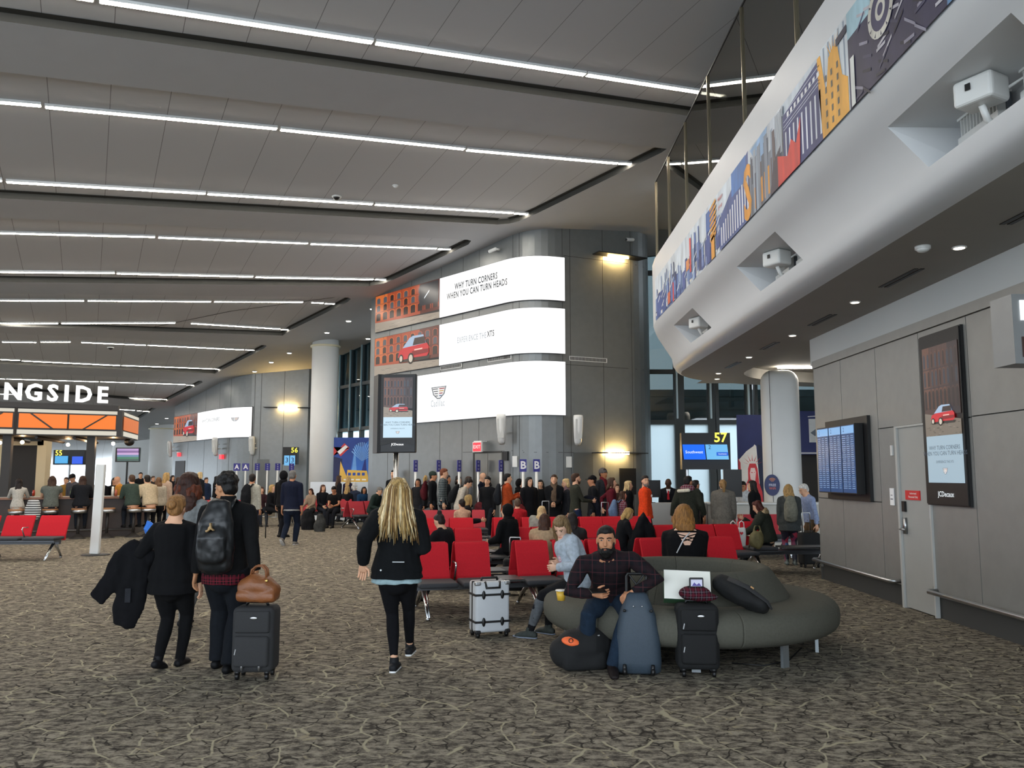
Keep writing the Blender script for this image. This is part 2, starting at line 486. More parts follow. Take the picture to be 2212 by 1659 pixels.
# recessed downlights and small ceiling fittings
M_spot = mat('spot_lamp', '#ffffff', .5, emit='#fff4e6', estr=8)
dl = [(805, 667), (753, 693), (706, 718), (795, 731), (625, 762), (586, 782), (550, 802), (360, 903), (339, 915)]
for k, (x, y) in enumerate(dl):
    p = cp(x, y, -.01)
    m_ = MB().use(M_whitep); m_.cyl(p, p+Vector((0, 0, -.02)), .11, .10, 16); m_.use(M_spot); m_.cyl(p+Vector((0, 0, -.02)), p+Vector((0, 0, -.03)), .08, .08, 16)
    tag(m_.build('recessed_downlight'), ['small round downlight above the top left corner of the screen wall', 'round downlight in the plaster ceiling, second from the screen wall', 'round downlight just above the round white column',
        'small round downlight over the dark curtained windows', 'round downlight to the left of the white column top', 'round downlight above the bend of the far grey wall', 'round downlight closest to the far grey wall',
        'downlight above the white columns past the far screens, upper one', 'downlight above the white columns past the far screens, lower one'][k], 'downlight', 'recessed downlights')
for (x, y, r, n, lb, ct) in ((727, 424, .11, 'dome_camera', 'dark dome camera set in the tray ceiling below the third light row', 'camera'), (854, 400, .07, 'smoke_detector', 'small white smoke detector between the second and third light rows', 'smoke detector'), (239, 750, .12, 'dome_camera', 'small dark dome camera in the ceiling near the eighth light row', 'camera')):
    p = cp(x, y, TR); m_ = MB().use(M_whitep, True); m_.cyl(p, p-Vector((0, 0, .03)), r, r*.9)
    m_.use(M_black if n == 'dome_camera' else M_whitep); m_.ell(p-Vector((0, 0, .03)), (r*.7, r*.7, r*.5))
    tag(m_.build(n), lb, ct)

# ------------------------------------------------------------------ right wall
XW = 4.95
def brushed(name, col, rough=.42, metal=.35, n=.04):
    return mat(name, col, rough, metal, noise_=n, scale=6)
M_panel = brushed('wall_panel', '#93938f')
M_seam = mat('panel_seam', '#3c3c3a', .8)
M_base = mat('baseboard_bronze', '#5d5a55', .5, .3)
M_wwall = mat('white_wall', '#c9cbc9', .7)
def wx(x, y, X=XW): return onX(x, y, X)
Yf = wx(1776, 1250).y            # far corner
PH = 3.5
b = MB().use(M_seam); b.box((XW+.13, (Yf+1)/2, PH/2), (.2, Yf-1, PH))
b.use(M_panel)
def ypx(x, y): return wx(x, y).y
y_a = ypx(1817, 850); y_b = ypx(1891, 800); y_d0 = ypx(1940, 960); y_d1 = ypx(2008, 1000); y_c = ypx(1984, 760)
y_s0 = ypx(1998, 850); y_s1 = ypx(2110, 1000); y_l = ypx(1830, 1120)
z1 = wx(1850, 1081).z; z2 = wx(2150, 893).z; zd = wx(1940, 921).z
def pan(ya, yb, za, zb):
    g_ = .006; b.box((XW+.012, (ya+yb)/2, (za+zb)/2), (.024, abs(ya-yb)-2*g_, zb-za-2*g_))
pan(Yf, y_a, z1, PH-.12); pan(y_a, y_b, z1, PH-.12); pan(y_b, y_c, zd, PH-.12); pan(y_b, y_d0, .26, zd)
pan(Yf, y_a+.1, .26, z1); pan(y_a+.1, y_b, .26, z1)
pan(y_c, y_s1+.05, zd, PH-.12); pan(y_d1, y_s1+.05, .26, zd)
pan(y_s1+.05, y_s1-1.9, .26, z2); pan(y_s1+.05, y_s1-1.9, z2, PH-.12)
pan(y_s1-1.9, 4.2, .26, z2); pan(y_s1-1.9, 4.2, z2, PH-.12); pan(4.2, 1.2, .26, z2); pan(4.2, 1.2, z2, PH-.12)
b.box((XW+.0, (Yf+1)/2, PH-.06), (.06, Yf-1, .12))
# end face of the wall at its far corner
b.box((XW+.6, Yf+.012, PH/2+.1), (1.2, .024, PH-.2))
struct(b, 'wall_right')
b = MB().use(M_wwall); b.box((XW+.16, (Yf+.7)/2+.2, (PH+4.05)/2), (.02, Yf-.0, 4.05-PH)); struct(b, 'wall_upper_right')
b = MB().use(M_base); b.box((XW+.05, (Yf+y_d0)/2, .125), (.02, Yf-y_d0, .25)); b.box((XW+.05, (y_d1+1)/2, .125), (.02, y_d1-1, .25)); b.box((XW+.6, Yf+.03, .12), (1.2, .02, .24)); struct(b, 'baseboard_right')
# door
d = MB().use(mat('door_paint', '#a2a39f', .5, noise_=.03, scale=3)); d.box((XW+.02, (y_d0+y_d1)/2, zd/2), (.05, y_d0-y_d1-.06, zd-.03))
do = struct(d, 'door_1')
d = MB().use(mat('door_frame_paint', '#b5b6b2', .5)); d.box((XW+.0, y_d0, zd/2), (.07, .05, zd)); d.box((XW+.0, y_d1, zd/2), (.05, .03, zd)); d.box((XW+.0, (y_d0+y_d1)/2, zd-.012), (.06, y_d0-y_d1, .024)); d.build('door_frame', do)
yh = y_d0-.12
d = MB().use(M_steel, True); d.box((XW-.02, yh, 1.02), (.03, .06, .2)); d.tube([(XW-.03, yh, .98), (XW-.09, yh, .98), (XW-.09, yh-.13, .98)], .011); d.build('door_handle', do)
d = MB().use(M_black); d.box((XW-.02, yh, 1.26), (.03, .07, .13)); d.build('card_reader', do)
for zz in (.3, 1.2, 2.05):
    d = MB().use(M_steel); d.cyl((XW-.015, y_d1+.02, zz-.06), (XW-.015, y_d1+.02, zz+.06), .012); d.build('hinge', do)
# red authorised personnel sign
rs = MB().use(mat('sign_red', '#d32a2a', .5)); p0 = wx(1958, 1060); p1 = wx(1990, 1080)
ysg, zsg = (p0.y+p1.y)/2, (p0.z+p1.z)/2; wsg, hsg = p0.y-p1.y, .115
rs.box((XW-.012, ysg, zsg), (.012, wsg, hsg)); rs.use(mat('sign_white', '#f4f4f4', .5))
def onwall(X, yc, zc): return lambda p: Vector((X, yc-p.x, zc+p.y))
for t_, dz in (('Authorized', .022), ('Personnel Only', -.022)):
    V, F = text2d(t_, .038, .008); rs.add(V, F, onwall(XW-.019, ysg-.02, zsg+dz))
tag(rs.build('door_sign'), 'small red authorised personnel sign on the grey wall door', 'sign')
rs = MB().use(mat('sign_white', '#f4f4f4', .5)); p = wx(1929, 1073); rs.box((XW-.01, p.y, p.z), (.012, .11, .22)); rs.use(M_ink); rs.box((XW-.018, p.y, p.z-.03), (.002, .07, .012)); rs.box((XW-.018, p.y, p.z+.02), (.002, .05, .008))
tag(rs.build('wall_notice'), 'white paper notice beside the grey wall door', 'notice')
rs = MB().use(M_whitep); p = wx(1928, 973); rs.box((XW-.01, p.y, p.z), (.02, .05, .13)); tag(rs.build('wall_sensor'), 'small beige sensor box high beside the grey door', 'sensor')
# bumper rails
def rail(pa, pb, lb):
    t = thing('bumper_rail', lb, 'rail', group='bumper rails low on the panel wall')
    za = .31; X = XW-.13
    r = MB().use(M_steel, True); pts = [(XW, pa, za)]+[(X, pa-.0, za)] if False else []
    pts = [(XW-.0, pa, za), (X+.03, pa-.0, za), (X, pa-.06, za), (X, pb+.06, za), (X+.03, pb, za), (XW, pb, za)]
    r.tube(pts, .026, 12); r.build('tube', t)
    for yy in (pa-.3, (pa+pb)/2, pb+.3):
        r = MB().use(M_steel, True); r.cyl((X, yy, za), (XW, yy, za-.02), .014); r.build('bracket', t)
rail(Yf+.05, y_d0+.12, 'steel bumper rail low on the wall under the flight information board')
rail(y_d1-.02, 2.0, 'steel bumper rail low on the wall under the tall advertising screen')
# flight information board
t = thing('flight_information_board', 'black framed board of three blue flight information screens on the wall', 'display')
ya, yb = ypx(1792, 1000), ypx(1884, 1000); za, zb = wx(1884, 1084).z, wx(1884, 896).z
r = MB().use(M_black); r.box((XW-.02, (ya+yb)/2, (za+zb)/2), (.05, ya-yb, zb-za)); r.build('frame', t)
ya2, yb2 = ya+.02, yb+.13
wv = (ya2-yb2)/3; zt, zbm = zb-.1, za+.1
M_fids = mat('fids_blue', '#0a1226', .3, emit='#2c5488', estr=.36); M_fl = mat('fids_line', '#0a1226', .3, emit='#8fb3dc', estr=.5); M_fh = mat('fids_head', '#0a1226', .3, emit='#7fb0e0', estr=.55)
for k in range(3):
    y0 = ya2-k*wv; r = MB().use(M_black); r.box((XW-.11, y0-wv/2, (zt+zbm)/2), (.12, wv-.006, zt-zbm)); s_ = r.build('screen', t)
    r = MB().use(M_fids); X = XW-.172; r.box((X, y0-wv/2, (zt+zbm)/2), (.004, wv-.03, zt-zbm-.03))
    r.use(M_fh); r.box((X-.003, y0-wv/2, zt-.08), (.002, wv-.04, .11))
    r.use(M_fl)
    for j in range(26):
        zz = zt-.17-j*(zt-zbm-.22)/26
        for (u0, u1) in ((.06, .34), (.4, .62), (.7, .92)):
            r.box((X-.003, y0-wv*(u0+u1)/2, zz), (.002, wv*(u1-u0)*random.uniform(.6, 1), .008))
    V, F = text2d('2', .09, .01); r.use(M_fids); r.add(V, F, onwall(X-.006, y0-wv*.22, zt-.08))
    r.build('display_face', s_)
# tall advertising screen
def car(r, fn, th=0.0, sc=1.0):
    """red car seen from behind three quarters, drawn flat; fn(u,v,layer)->point, u 0..1, v 0..1 (square-ish area)"""
    def P(col, pts, lay): r.use(screenm(col, .9)); r.poly([fn(u, v, lay) for u, v in pts])
    P('#2a2622', [(.08, .12), (.95, .1), (1.0, .2), (.2, .3)], 1)
    P('#c4232b', [(.06, .3), (.1, .5), (.3, .6), (.35, .62), (.9, .6), (.95, .5), (.96, .3), (.9, .2), (.5, .22), (.2, .2)], 2)
    P('#9fb6cf', [(.2, .57), (.4, .85), (.5, .9), (.8, .88), (.88, .6)], 3)
    P('#33231f', [(.5, .6), (.55, .82), (.83, .82), (.87, .6)], 4)
    P('#7e1017', [(.48, .42), (.95, .42), (.95, .3), (.5, .28)], 4)
    P('#e9c9bb', [(.55, .47), (.78, .47), (.78, .43), (.55, .43)], 5)
    for cx, cy, ra, rb in ((.16, .24, .07, .14), (.45, .2, .09, .18)):
        P('#15100e', [(cx+ra*math.cos(a), cy+rb*math.sin(a)) for a in [2*PI*k/14 for k in range(14)]], 5)
        P('#cbbfae', [(cx+.62*ra*math.cos(a), cy+.68*rb*math.sin(a)) for a in [2*PI*k/12 for k in range(12)]], 6)
def street(r, fn, w, h, seed=1, arches=True, lum=.9, dim=False):
    """orange brick street facade with arches, dim sky, paved road; fn(u,v,layer) u 0..w v 0..h (unit scaled)"""
    rn = random.Random(seed)
    def P(col, pts, lay): r.use(screenm(col, lum)); r.poly([fn(u, v, lay) for u, v in pts])
    c1, c2, c3, c4 = ('#5d4038', '#3a2c30', '#7d5240', '#39424f') if dim else ('#a4482a', '#5b2a20', '#c9682f', '#4a4e55')
    P(c1, [(0, .22*h), (w, .22*h), (w, h), (0, h)], 0)
    P(c2, [(.72*w, .22*h), (w, .22*h), (w, h), (.72*w, h)], .5)
    P(c3, [(0, .3*h), (.2*w, .34*h), (.2*w, h), (0, h)], .5)
    n = 9
    for i in range(n):
        u0 = w*(i+.2)/n; u1 = w*(i+.78)/n
        for (v0, v1) in ((.3, .5), (.56, .72), (.77, .92)):
            um = (u0+u1)/2; ww = (u1-u0)/2*(.85 if v0 > .4 else 1.1)
            pts = [(um-ww, v0*h), (um+ww, v0*h)]+[(um+ww*math.cos(a), v1*h-.03*h+.04*h*math.sin(a)) for a in [PI*k/6 for k in range(7)]]
            P(c3 if i < 6 else c1, [(um+(u_-um)*1.3, v0*h+(v_-v0*h)*1.1) for u_, v_ in pts], .7); P('#2c1d1b' if v0 < .4 or (i+int(v0*10)) % 3 == 0 else c4, pts, 1)
    for v_ in (.53, .745): P(c2, [(0, v_*h), (w, v_*h), (w, (v_+.012)*h), (0, (v_+.012)*h)], 1.2)
    for i in range(7): P(c2, [(w*(i+.02)/7, .3*h), (w*(i+.05)/7, .3*h), (w*(i+.05)/7, h), (w*(i+.02)/7, h)], .6)
    P('#9b8f80', [(0, 0), (w, 0), (w, .16*h), (0, .26*h)], 2)
    for k in range(30):
        u = rn.uniform(0, .95)*w; v = rn.uniform(0, .14)*h
        P(rn.choice(['#7a7066', '#b3a898', '#665d55']), [(u, v), (u+.05*w, v), (u+.05*w, v+.008*h), (u, v+.008*h)], 3)
def crest(r, fn):
    """shield crest with winged coloured bars; fn(u,v,layer), -1..1"""
    def P(col, pts, lay): r.use(screenm(col, .8)); r.poly([fn(u, v, lay) for u, v in pts])
    P('#6b7177', [(-1, .7), (1, .7), (.75, -.25), (.2, -.8), (-.2, -.8), (-.75, -.25)], 0)
    P('#f4f4f4', [(-.85, .6), (.85, .6), (.62, -.2), (.15, -.68), (-.15, -.68), (-.62, -.2)], 1)
    for k in range(4):
        v = .5-.28*k; s_ = .8-.12*k
        P('#3b3e44', [(-s_, v), (-.1, v-.02), (-.1, v-.12), (-s_+.04, v-.1)], 2)
        P(['#a03038', '#c9a24a', '#a03038', '#3a5a8a'][k], [(.08, v), (s_, v), (s_-.06, v-.12), (.08, v-.12)], 2)
def ad_page(r, fn, w, h, lum=.9, logo=True):
    """portrait advert: picture above, pale blue page with text below; fn(u,v,layer) metres from lower left"""
    hp = h*.34
    def f2(u, v, l): return fn(u, hp+v, l)
    street(r, f2, w, h-hp, 3, lum=lum*.8, dim=True)
    car(r, lambda u, v, l: fn(w*(.14+.74*u), hp+(h-hp)*(.1+.26*v), 4+l))
    r.use(screenm('#bcd6e6', lum)); r.poly([fn(0, 0, 0), fn(w, 0, 0), fn(w, hp, 0), fn(0, hp, 0)])
    r.use(screenm('#4d5e6e', .6))
    for t_, v, s_ in (('WHY TURN CORNERS', .74, .085), ('WHEN YOU CAN TURN HEADS', .62, .085), ('EXPERIENCE THE XT5', .44, .05)):
        V, F = text2d(t_, s_*w, .0); r.add(V, F, lambda p: fn(w/2+p.x, hp*v+p.y, 2))
    crest(r, lambda u, v, l: fn(w*(.5+.07*u), hp*.25+w*.06*v, 2+l))
t = thing('advertising_screen', 'tall portrait advertising screen with red car recessed in the panel wall', 'display')
ya, yb = ypx(1998, 850), ypx(2095, 950); za, zb = wx(2010, 1090).z, wx(2081, 700).z
r = MB().use(M_black); r.box((XW-.01, (ya+yb)/2, (za+zb)/2), (.05, ya-yb, zb-za))
r.box((XW-.035, (ya+yb)/2, (za+zb)/2), (.03, ya-yb-.02, zb-za-.03)); r.build('frame', t)
r = MB(); yy0, zz0 = ya-.09, za+.26; ww, hh = (ya-yb)-.13, (zb-za)-.42
ad_page(r, lambda u, v, l: Vector((XW-.056-.0015*l, yy0-u, zz0+v)), ww, hh, .62); r.build('display_face', t, fix=False)
r = MB().use(screenm('#e8f0f4', .9)); V, F = text2d('JCDecaux', .085, .008); r.add(V, F, onwall(XW-.056, (ya+yb)/2, za+.13)); r.build('maker_lettering', t, fix=False)
# display box sticking out of the wall at the right edge of the view
t = thing('hanging_display', 'grey boxed display at the right edge above the tall screen', 'display')
c0 = onY(2184, 635, 6.6); c1 = onY(2200, 785, 6.6)
r = MB().use(brushed('display_case', '#8b8d8d')); r.box((c0.x+.4, 6.75, (c0.z+c1.z)/2), (.8, .3, c0.z-c1.z)); r.build('case', t)
r = MB().use(screenm('#eaf2f6', 1.1)); hz = (c0.z+c1.z)/2; r.box((c0.x+.41, 6.592, hz+.15), (.70, .012, (c0.z-c1.z)/2-.12)); r.use(screenm('#3a241c', .6)); r.box((c0.x+.41, 6.592, hz-.15), (.70, .012, (c0.z-c1.z)/2-.12)); r.build('screen', t)
# ------------------------------------------------------------------ mezzanine balcony on the right
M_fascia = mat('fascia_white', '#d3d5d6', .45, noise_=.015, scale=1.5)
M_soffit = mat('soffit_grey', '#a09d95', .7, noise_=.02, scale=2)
ZS = 3.95
NX = 3.0
Z_n = CAMH+1.045*NX; Z_mt = CAMH+1.36*NX; Z_top = CAMH+1.51*NX; Z_g = CAMH+2.06*NX
def bez(p0, p1, p2, n):
    return [tuple((1-t)**2*a+2*t*(1-t)*b_+t*t*c_ for a, b_, c_ in zip(p0, p1, p2)) for t in [k/n for k in range(1, n+1)]]
CN_ = 12
nose_c = bez((NX, 17.0), (3.05, 21.0), (9.5, 22.6), CN_)
bot_c = bez((3.78, 18.3), (4.0, 21.2), (9.5, 21.8), CN_)
ylist = [-3.0, 0.0, 3.0, 5.0, 6.75, 9.78, 11.5, 14.4, 16.1, 17.0]
def slope_pt(y, v, far=None):
    """point on the sloping underside face at parameter v (0 nose .. 1 soffit)"""
    if far is None:
        a = Vector((NX, y, Z_n)); bb = Vector((3.78, y+(1.3 if y == 17.0 else 0), ZS))
    else:
        a = Vector((*nose_c[far], Z_n)); bb = Vector((*bot_c[far], ZS))
    p = a.lerp(bb, v)
    # soft rounding at both ends
    if v < .14: k = (1-v/.14)**2; p.z += .05*k; p.x -= 0
    if v > .8: k = ((v-.8)/.2)**2; p = p+Vector((-.0, 0, .0)); p.z += .0*k
    return p
vl = [0, .05, .1, .15, .239, .66, .8, .88, .94, .98, 1.0]
def roundv(y, v, far=None):
    p = slope_pt(y, v, far)
    a = slope_pt(y, 0, far); b2 = slope_pt(y, 1, far)
    out = (b2-a); out.z = 0
    if out.length > 1e-6: out.normalize()
    if v > .66:   # belly bulge at the lower edge
        t = (v-.66)/.34; p = p-out*(.13*math.sin(PI*t))*1.0; p.z -= .09*math.sin(PI*t)*.6
    return p
b = MB().use(M_fascia, True)
cols = [('s', y) for y in ylist]+[('c', k) for k in range(CN_)]
idx = {}
for i, (t_, q) in enumerate(cols):
    for j, v in enumerate(vl):
        if t_ == 's': p = roundv(q, v)
        else: p = roundv(0, v, q)
        idx[i, j] = len(b.v); b.v.append(tuple(p))
holes = []
for i in range(len(cols)-1):
    for j in range(len(vl)-1):
        if vl[j] == .239 and cols[i][0] == 's' and cols[i][1] in (5.0, 9.78, 14.4):
            holes.append((cols[i][1], cols[i+1][1])); continue
        b.face((idx[i, j], idx[i+1, j], idx[i+1, j+1], idx[i, j+1]))
# upright fascia (behind the mural) and its top
b.sm = False
up = [(NX, y) for y in ylist]+list(nose_c)
for k in range(len(up)-1):
    (x0, y0), (x1, y1) = up[k], up[k+1]
    b.poly([(x0, y0, Z_n+.05), (x1, y1, Z_n+.05), (x1, y1, Z_top), (x0, y0, Z_top)])
    b.poly([(x0, y0, Z_top), (x1, y1, Z_top), (x1+.25, y1, Z_top), (x0+.25, y0, Z_top)])
# recess boxes
for (ya, yb) in holes:
    ym = (ya+yb)/2
    c_ = [roundv(ya, .239), roundv(yb, .239), roundv(yb, .66), roundv(ya, .66)]
    bx = NX+.84
    top_b = [Vector((bx, ya+.03, c_[0].z-.02)), Vector((bx, yb-.03, c_[1].z-.02))]
    bot_b = [Vector((bx, yb-.05, c_[2].z+.01)), Vector((bx, ya+.05, c_[3].z+.01))]
    b.poly([c_[0], c_[1], top_b[1], top_b[0]]); b.poly([c_[3], bot_b[1], bot_b[0], c_[2]])
    b.poly([c_[0], top_b[0], bot_b[1], c_[3]]); b.poly([c_[1], c_[2], bot_b[0], top_b[1]])
    b.poly([top_b[0], top_b[1], bot_b[0], bot_b[1]])
struct(b, 'wall_balcony', fix=False)
# soffit, with the raised part past the wall corner
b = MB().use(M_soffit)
def flat(pts, z): b.poly([(x, y, z) for x, y in pts])
inner_curve = [(5.2, 18.2), (5.25, 18.9), (5.5, 19.7), (6.2, 20.4), (7.4, 20.75), (9.5, 20.9)]
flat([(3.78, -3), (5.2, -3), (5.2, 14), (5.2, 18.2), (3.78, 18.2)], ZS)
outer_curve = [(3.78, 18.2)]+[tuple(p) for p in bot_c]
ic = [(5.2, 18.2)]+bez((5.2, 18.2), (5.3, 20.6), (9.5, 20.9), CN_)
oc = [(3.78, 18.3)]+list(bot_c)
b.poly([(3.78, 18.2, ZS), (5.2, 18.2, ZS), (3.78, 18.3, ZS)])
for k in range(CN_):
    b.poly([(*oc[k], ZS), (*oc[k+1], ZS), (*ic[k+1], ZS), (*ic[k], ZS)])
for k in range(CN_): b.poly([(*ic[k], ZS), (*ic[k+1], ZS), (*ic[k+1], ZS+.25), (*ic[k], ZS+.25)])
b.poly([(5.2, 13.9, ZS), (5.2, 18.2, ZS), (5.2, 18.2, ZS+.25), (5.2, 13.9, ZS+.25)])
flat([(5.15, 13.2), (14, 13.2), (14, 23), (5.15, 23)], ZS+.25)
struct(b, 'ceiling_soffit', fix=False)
b = MB().use(mat('mezzanine_dark', '#8c8a82', .8)); b.box((7.6, 9, 6.6), (.1, 26, 5.2)); b.box((5.4, 7, 4.75), (4.3, 20, .1)); struct(b, 'wall_mezzanine')
# mural on the fascia
M_mur = {}
def mm(c_): return mat('mural_'+c_.strip('#'), c_, .55, noise_=.25, scale=5, stretch=(1, 1, .3))
rn = random.Random(11)
mu = MB()
def Q(col, pts, lay=1): mu.use(mm(col)); mu.poly([(NX-.004-.0015*lay, u, v) for u, v in pts])
def YY(px, r=1.2): # Y on the fascia plane for a pixel x
    return NX*FPX/(px-1106)*.995
z0, z1_ = Z_n+.06, Z_mt
H_ = z1_-z0
def R_(ya, yb, a, c_, col, lay=2): Q(col, [(ya, z0+a*H_), (yb, z0+a*H_), (yb, z0+c_*H_), (ya, z0+c_*H_)], lay)
R_(17.0, 2.0, 0, 1, '#c9d3dc', 0)
R_(17.0, 14.2, 0, .22, '#5d73a8', 1)
# far end skyline
y = 17.0; lay = 2
cols_ = ['#3d4f8c', '#5b74ad', '#8da3c7', '#2c3566', '#e6e4dc', '#7286b8', '#40538f']
for k in range(150):
    yy = rn.uniform(10.9, 17.0); w = rn.uniform(.04, .22)*(yy/12); h = rn.uniform(.15, .62)
    if rn.random() < .14: h = min(.95, h+.3); w *= .3
    c_ = rn.choice(cols_)
    R_(yy, yy-w, rn.uniform(0, .1) if rn.random() < .6 else rn.uniform(.1, .3), h, c_, 2+.03*k)
for k in range(26):
    yy = rn.uniform(11, 16.8); v = rn.uniform(.1, .6); Q(rn.choice(['#e9eef2', '#dfe5ea']), [(yy, z0+v*H_), (yy-.25, z0+(v+.1)*H_), (yy-.24, z0+(v+.13)*H_), (yy, z0+(v+.03)*H_)], 8+.02*k)
for (yy, w, a, h, c_) in ((15.6, .25, .05, .3, '#d0622f'), (15.1, .1, .0, .4, '#cf3d3a'), (13.6, .1, .2, .86, '#d13c34'), (13.9, .25, .3, .5, '#d98a4a'), (12.4, .5, .55, .9, '#4668a8')): R_(yy, yy-w, a, h, c_, 9)
for k in range(7): Q('#dd9a33', [(12.15, z0+(.3+.09*k)*H_), (11.8, z0+(.36+.09*k)*H_), (11.78, z0+(.42+.09*k)*H_), (12.15, z0+(.35+.09*k)*H_)], 10)
R_(12.1, 11.9, 0, .42, '#dd9a33', 10)
# street lettering block and the S
Q('#46588f', [(11.6, z0), (10.1, z0), (10.1, z0+H_), (10.5, z0+.9*H_), (11.6, z0+.5*H_)], 10)
for k in range(12): Q('#e4e7ee', [(11.5-.12*k, z0+.05*H_), (11.45-.12*k, z0+.05*H_), (11.45-.12*k, z0+(.35+.03*k)*H_), (11.5-.12*k, z0+(.35+.03*k)*H_)], 11)
R_(10.9, 10.2, .62, .99, '#3f74b8', 11)
V, F = text2d('S', 1.0, .03); mu.use(mm('#e39a2f')); mu.add(V, F, lambda p: Vector((NX-.024, 10.15-p.x*.75, z0+.36*H_+p.y*.95)))
for k in range(5): R_(9.85-.13*k, 9.78-.13*k, .05, .35+.02*k, '#e39a2f', 12)
# towers
R_(10.1, 8.75, 0, .98, '#c3cbd3', 10)
for k in range(40):
    yy = rn.uniform(8.8, 10.1); w = rn.uniform(.04, .14); R_(yy, yy-w, 0, rn.uniform(.3, .9), rn.choice(['#59606f', '#7e8794', '#3e4256', '#93a0ae', '#5a4c50', '#a9b3bf']), 11+.03*k)
Q('#8fb2d6', [(10.0, z0+.95*H_), (9.6, z0+.5*H_), (9.5, z0+.5*H_), (9.3, z0+.98*H_)], 10.5)
R_(9.0, 8.78, 0, .98, '#d5dade', 12)
for k in range(6): R_(9.0-.04*k, 8.985-.04*k, .05, .95, '#6b7482', 13)
# bank front with columns
Q('#2f3870', [(8.75, z0), (7.62, z0), (7.62, z0+.93*H_), (8.75, z0+.82*H_)], 12)
for k in range(9): R_(8.68-.125*k, 8.64-.125*k, .08, .58, '#dfe3ec', 13)
for a in (.62, .66, .72, .82): Q('#c9cfe0', [(8.72, z0+a*H_), (7.65, z0+(a+.03)*H_), (7.65, z0+(a+.04)*H_), (8.72, z0+(a+.01)*H_)], 13)
for k in range(9): R_(8.6-.11*k, 8.54-.11*k, .74, .8, '#e5e6ea', 14)
Q('#d9392e', [(8.95, z0), (8.25, z0), (8.2, z0+.55*H_), (8.35, z0+.3*H_), (8.5, z0+.42*H_), (8.62, z0+.26*H_), (8.95, z0+.4*H_)], 15)
Q('#3c3040', [(9.25, z0), (8.9, z0), (8.85, z0+.5*H_), (9.1, z0+.38*H_)], 14)
# yellow crowned figure and tower
R_(7.62, 6.98, 0, 1, '#cfd6da', 11)
for k in range(5): R_(7.55-.12*k, 7.52-.12*k, .3, .98, '#8a98a8', 12)
Q('#e2a43a', [(7.62, z0), (7.0, z0), (7.0, z0+.36*H_), (7.12, z0+.45*H_), (7.2, z0+.8*H_), (7.3, z0+.86*H_), (7.42, z0+.8*H_), (7.5, z0+.45*H_), (7.62, z0+.95*H_), (7.7, z0+.95*H_), (7.68, z0+.5*H_)], 13)
for a in (-.12, -.06, 0, .06, .12): Q('#e2a43a', [(7.32+a*.5, z0+.82*H_), (7.3+a*.5, z0+.82*H_), (7.31+a*1.3, z0+.98*H_)], 13.5)
for k in range(5):
    for j in range(3): R_(7.52-.14*j, 7.48-.14*j, .06+.13*k, .13+.13*k, '#5b5648', 14)
# dark machine panel with dial
R_(6.98, 5.35, 0, 1, '#2b2947', 12)
R_(6.98, 6.5, .72, 1, '#a9cbd6', 13)
for k in range(60):
    yy = rn.uniform(5.4, 6.9); v = rn.uniform(.02, .9); a = rn.uniform(-.15, .15)
    Q(rn.choice(['#4a4867', '#8d8a9a', '#15142a', '#b9b6bd', '#3a3a58']), [(yy, z0+v*H_), (yy-.16, z0+(v+a)*H_), (yy-.16, z0+(v+a+.03)*H_), (yy, z0+(v+.03)*H_)], 14+.02*k)
def ring(cy, cz, r0, r1, col, lay, n=24):
    for k in range(n):
        a0, a1 = 2*PI*k/n, 2*PI*(k+1)/n
        Q(col, [(cy+r0*math.cos(a0), cz+r0*math.sin(a0)), (cy+r1*math.cos(a0), cz+r1*math.sin(a0)), (cy+r1*math.cos(a1), cz+r1*math.sin(a1)), (cy+r0*math.cos(a1), cz+r0*math.sin(a1))], lay)
cz = z0+.62*H_
ring(6.32, cz, .0, .235, '#3c3a5a', 16); ring(6.32, cz, .17, .23, '#d6d2c6', 17); ring(6.32, cz, .05, .09, '#c9c5bb', 17)
for k in range(12): a = 2*PI*k/12; Q('#2b2947', [(6.32+.18*math.cos(a), cz+.18*math.sin(a)), (6.32+.22*math.cos(a-.05), cz+.22*math.sin(a-.05)), (6.32+.22*math.cos(a+.05), cz+.22*math.sin(a+.05))], 18)
R_(6.93, 6.85, .0, .5, '#dfe0da', 17)
V, F = text2d('North St', .14, .004); mu.use(mm('#22243c')); mu.poly([(NX-.03, 7.22, z0+.80*H_), (NX-.03, 6.98, z0+.82*H_), (NX-.03, 6.98, z0+.90*H_), (NX-.03, 7.22, z0+.88*H_)])
R_(5.35, 2.0, 0, 1, '#5f87ae', 12)
for k in range(50): yy = rn.uniform(2.2, 5.3); w = rn.uniform(.05, .3); R_(yy, yy-w, 0, rn.uniform(.2, .95), rn.choice(['#2f4a7c', '#9fc1d8', '#e1e6ea', '#46608f']), 13+.03*k)
mo = mu.build('mural', fix=False); tag(mo, 'long painted city skyline mural along the white balcony fascia', 'mural')
# small red mark above the mural
V, F = text2d('Hudson', .09, .004)
r = MB().use(mat('red_ink', '#c8564e', .6)); r.add(V, F, lambda p: Vector((NX-.012, 11.55-p.x, Z_mt-.11+p.y))); V, F = text2d('group', .09); r.add(V, F, lambda p: Vector((NX-.012, 11.55-p.x, Z_mt-.23+p.y)))
tag(r.build('fascia_lettering', fix=False), 'small red lettering above the skyline mural', 'lettering')
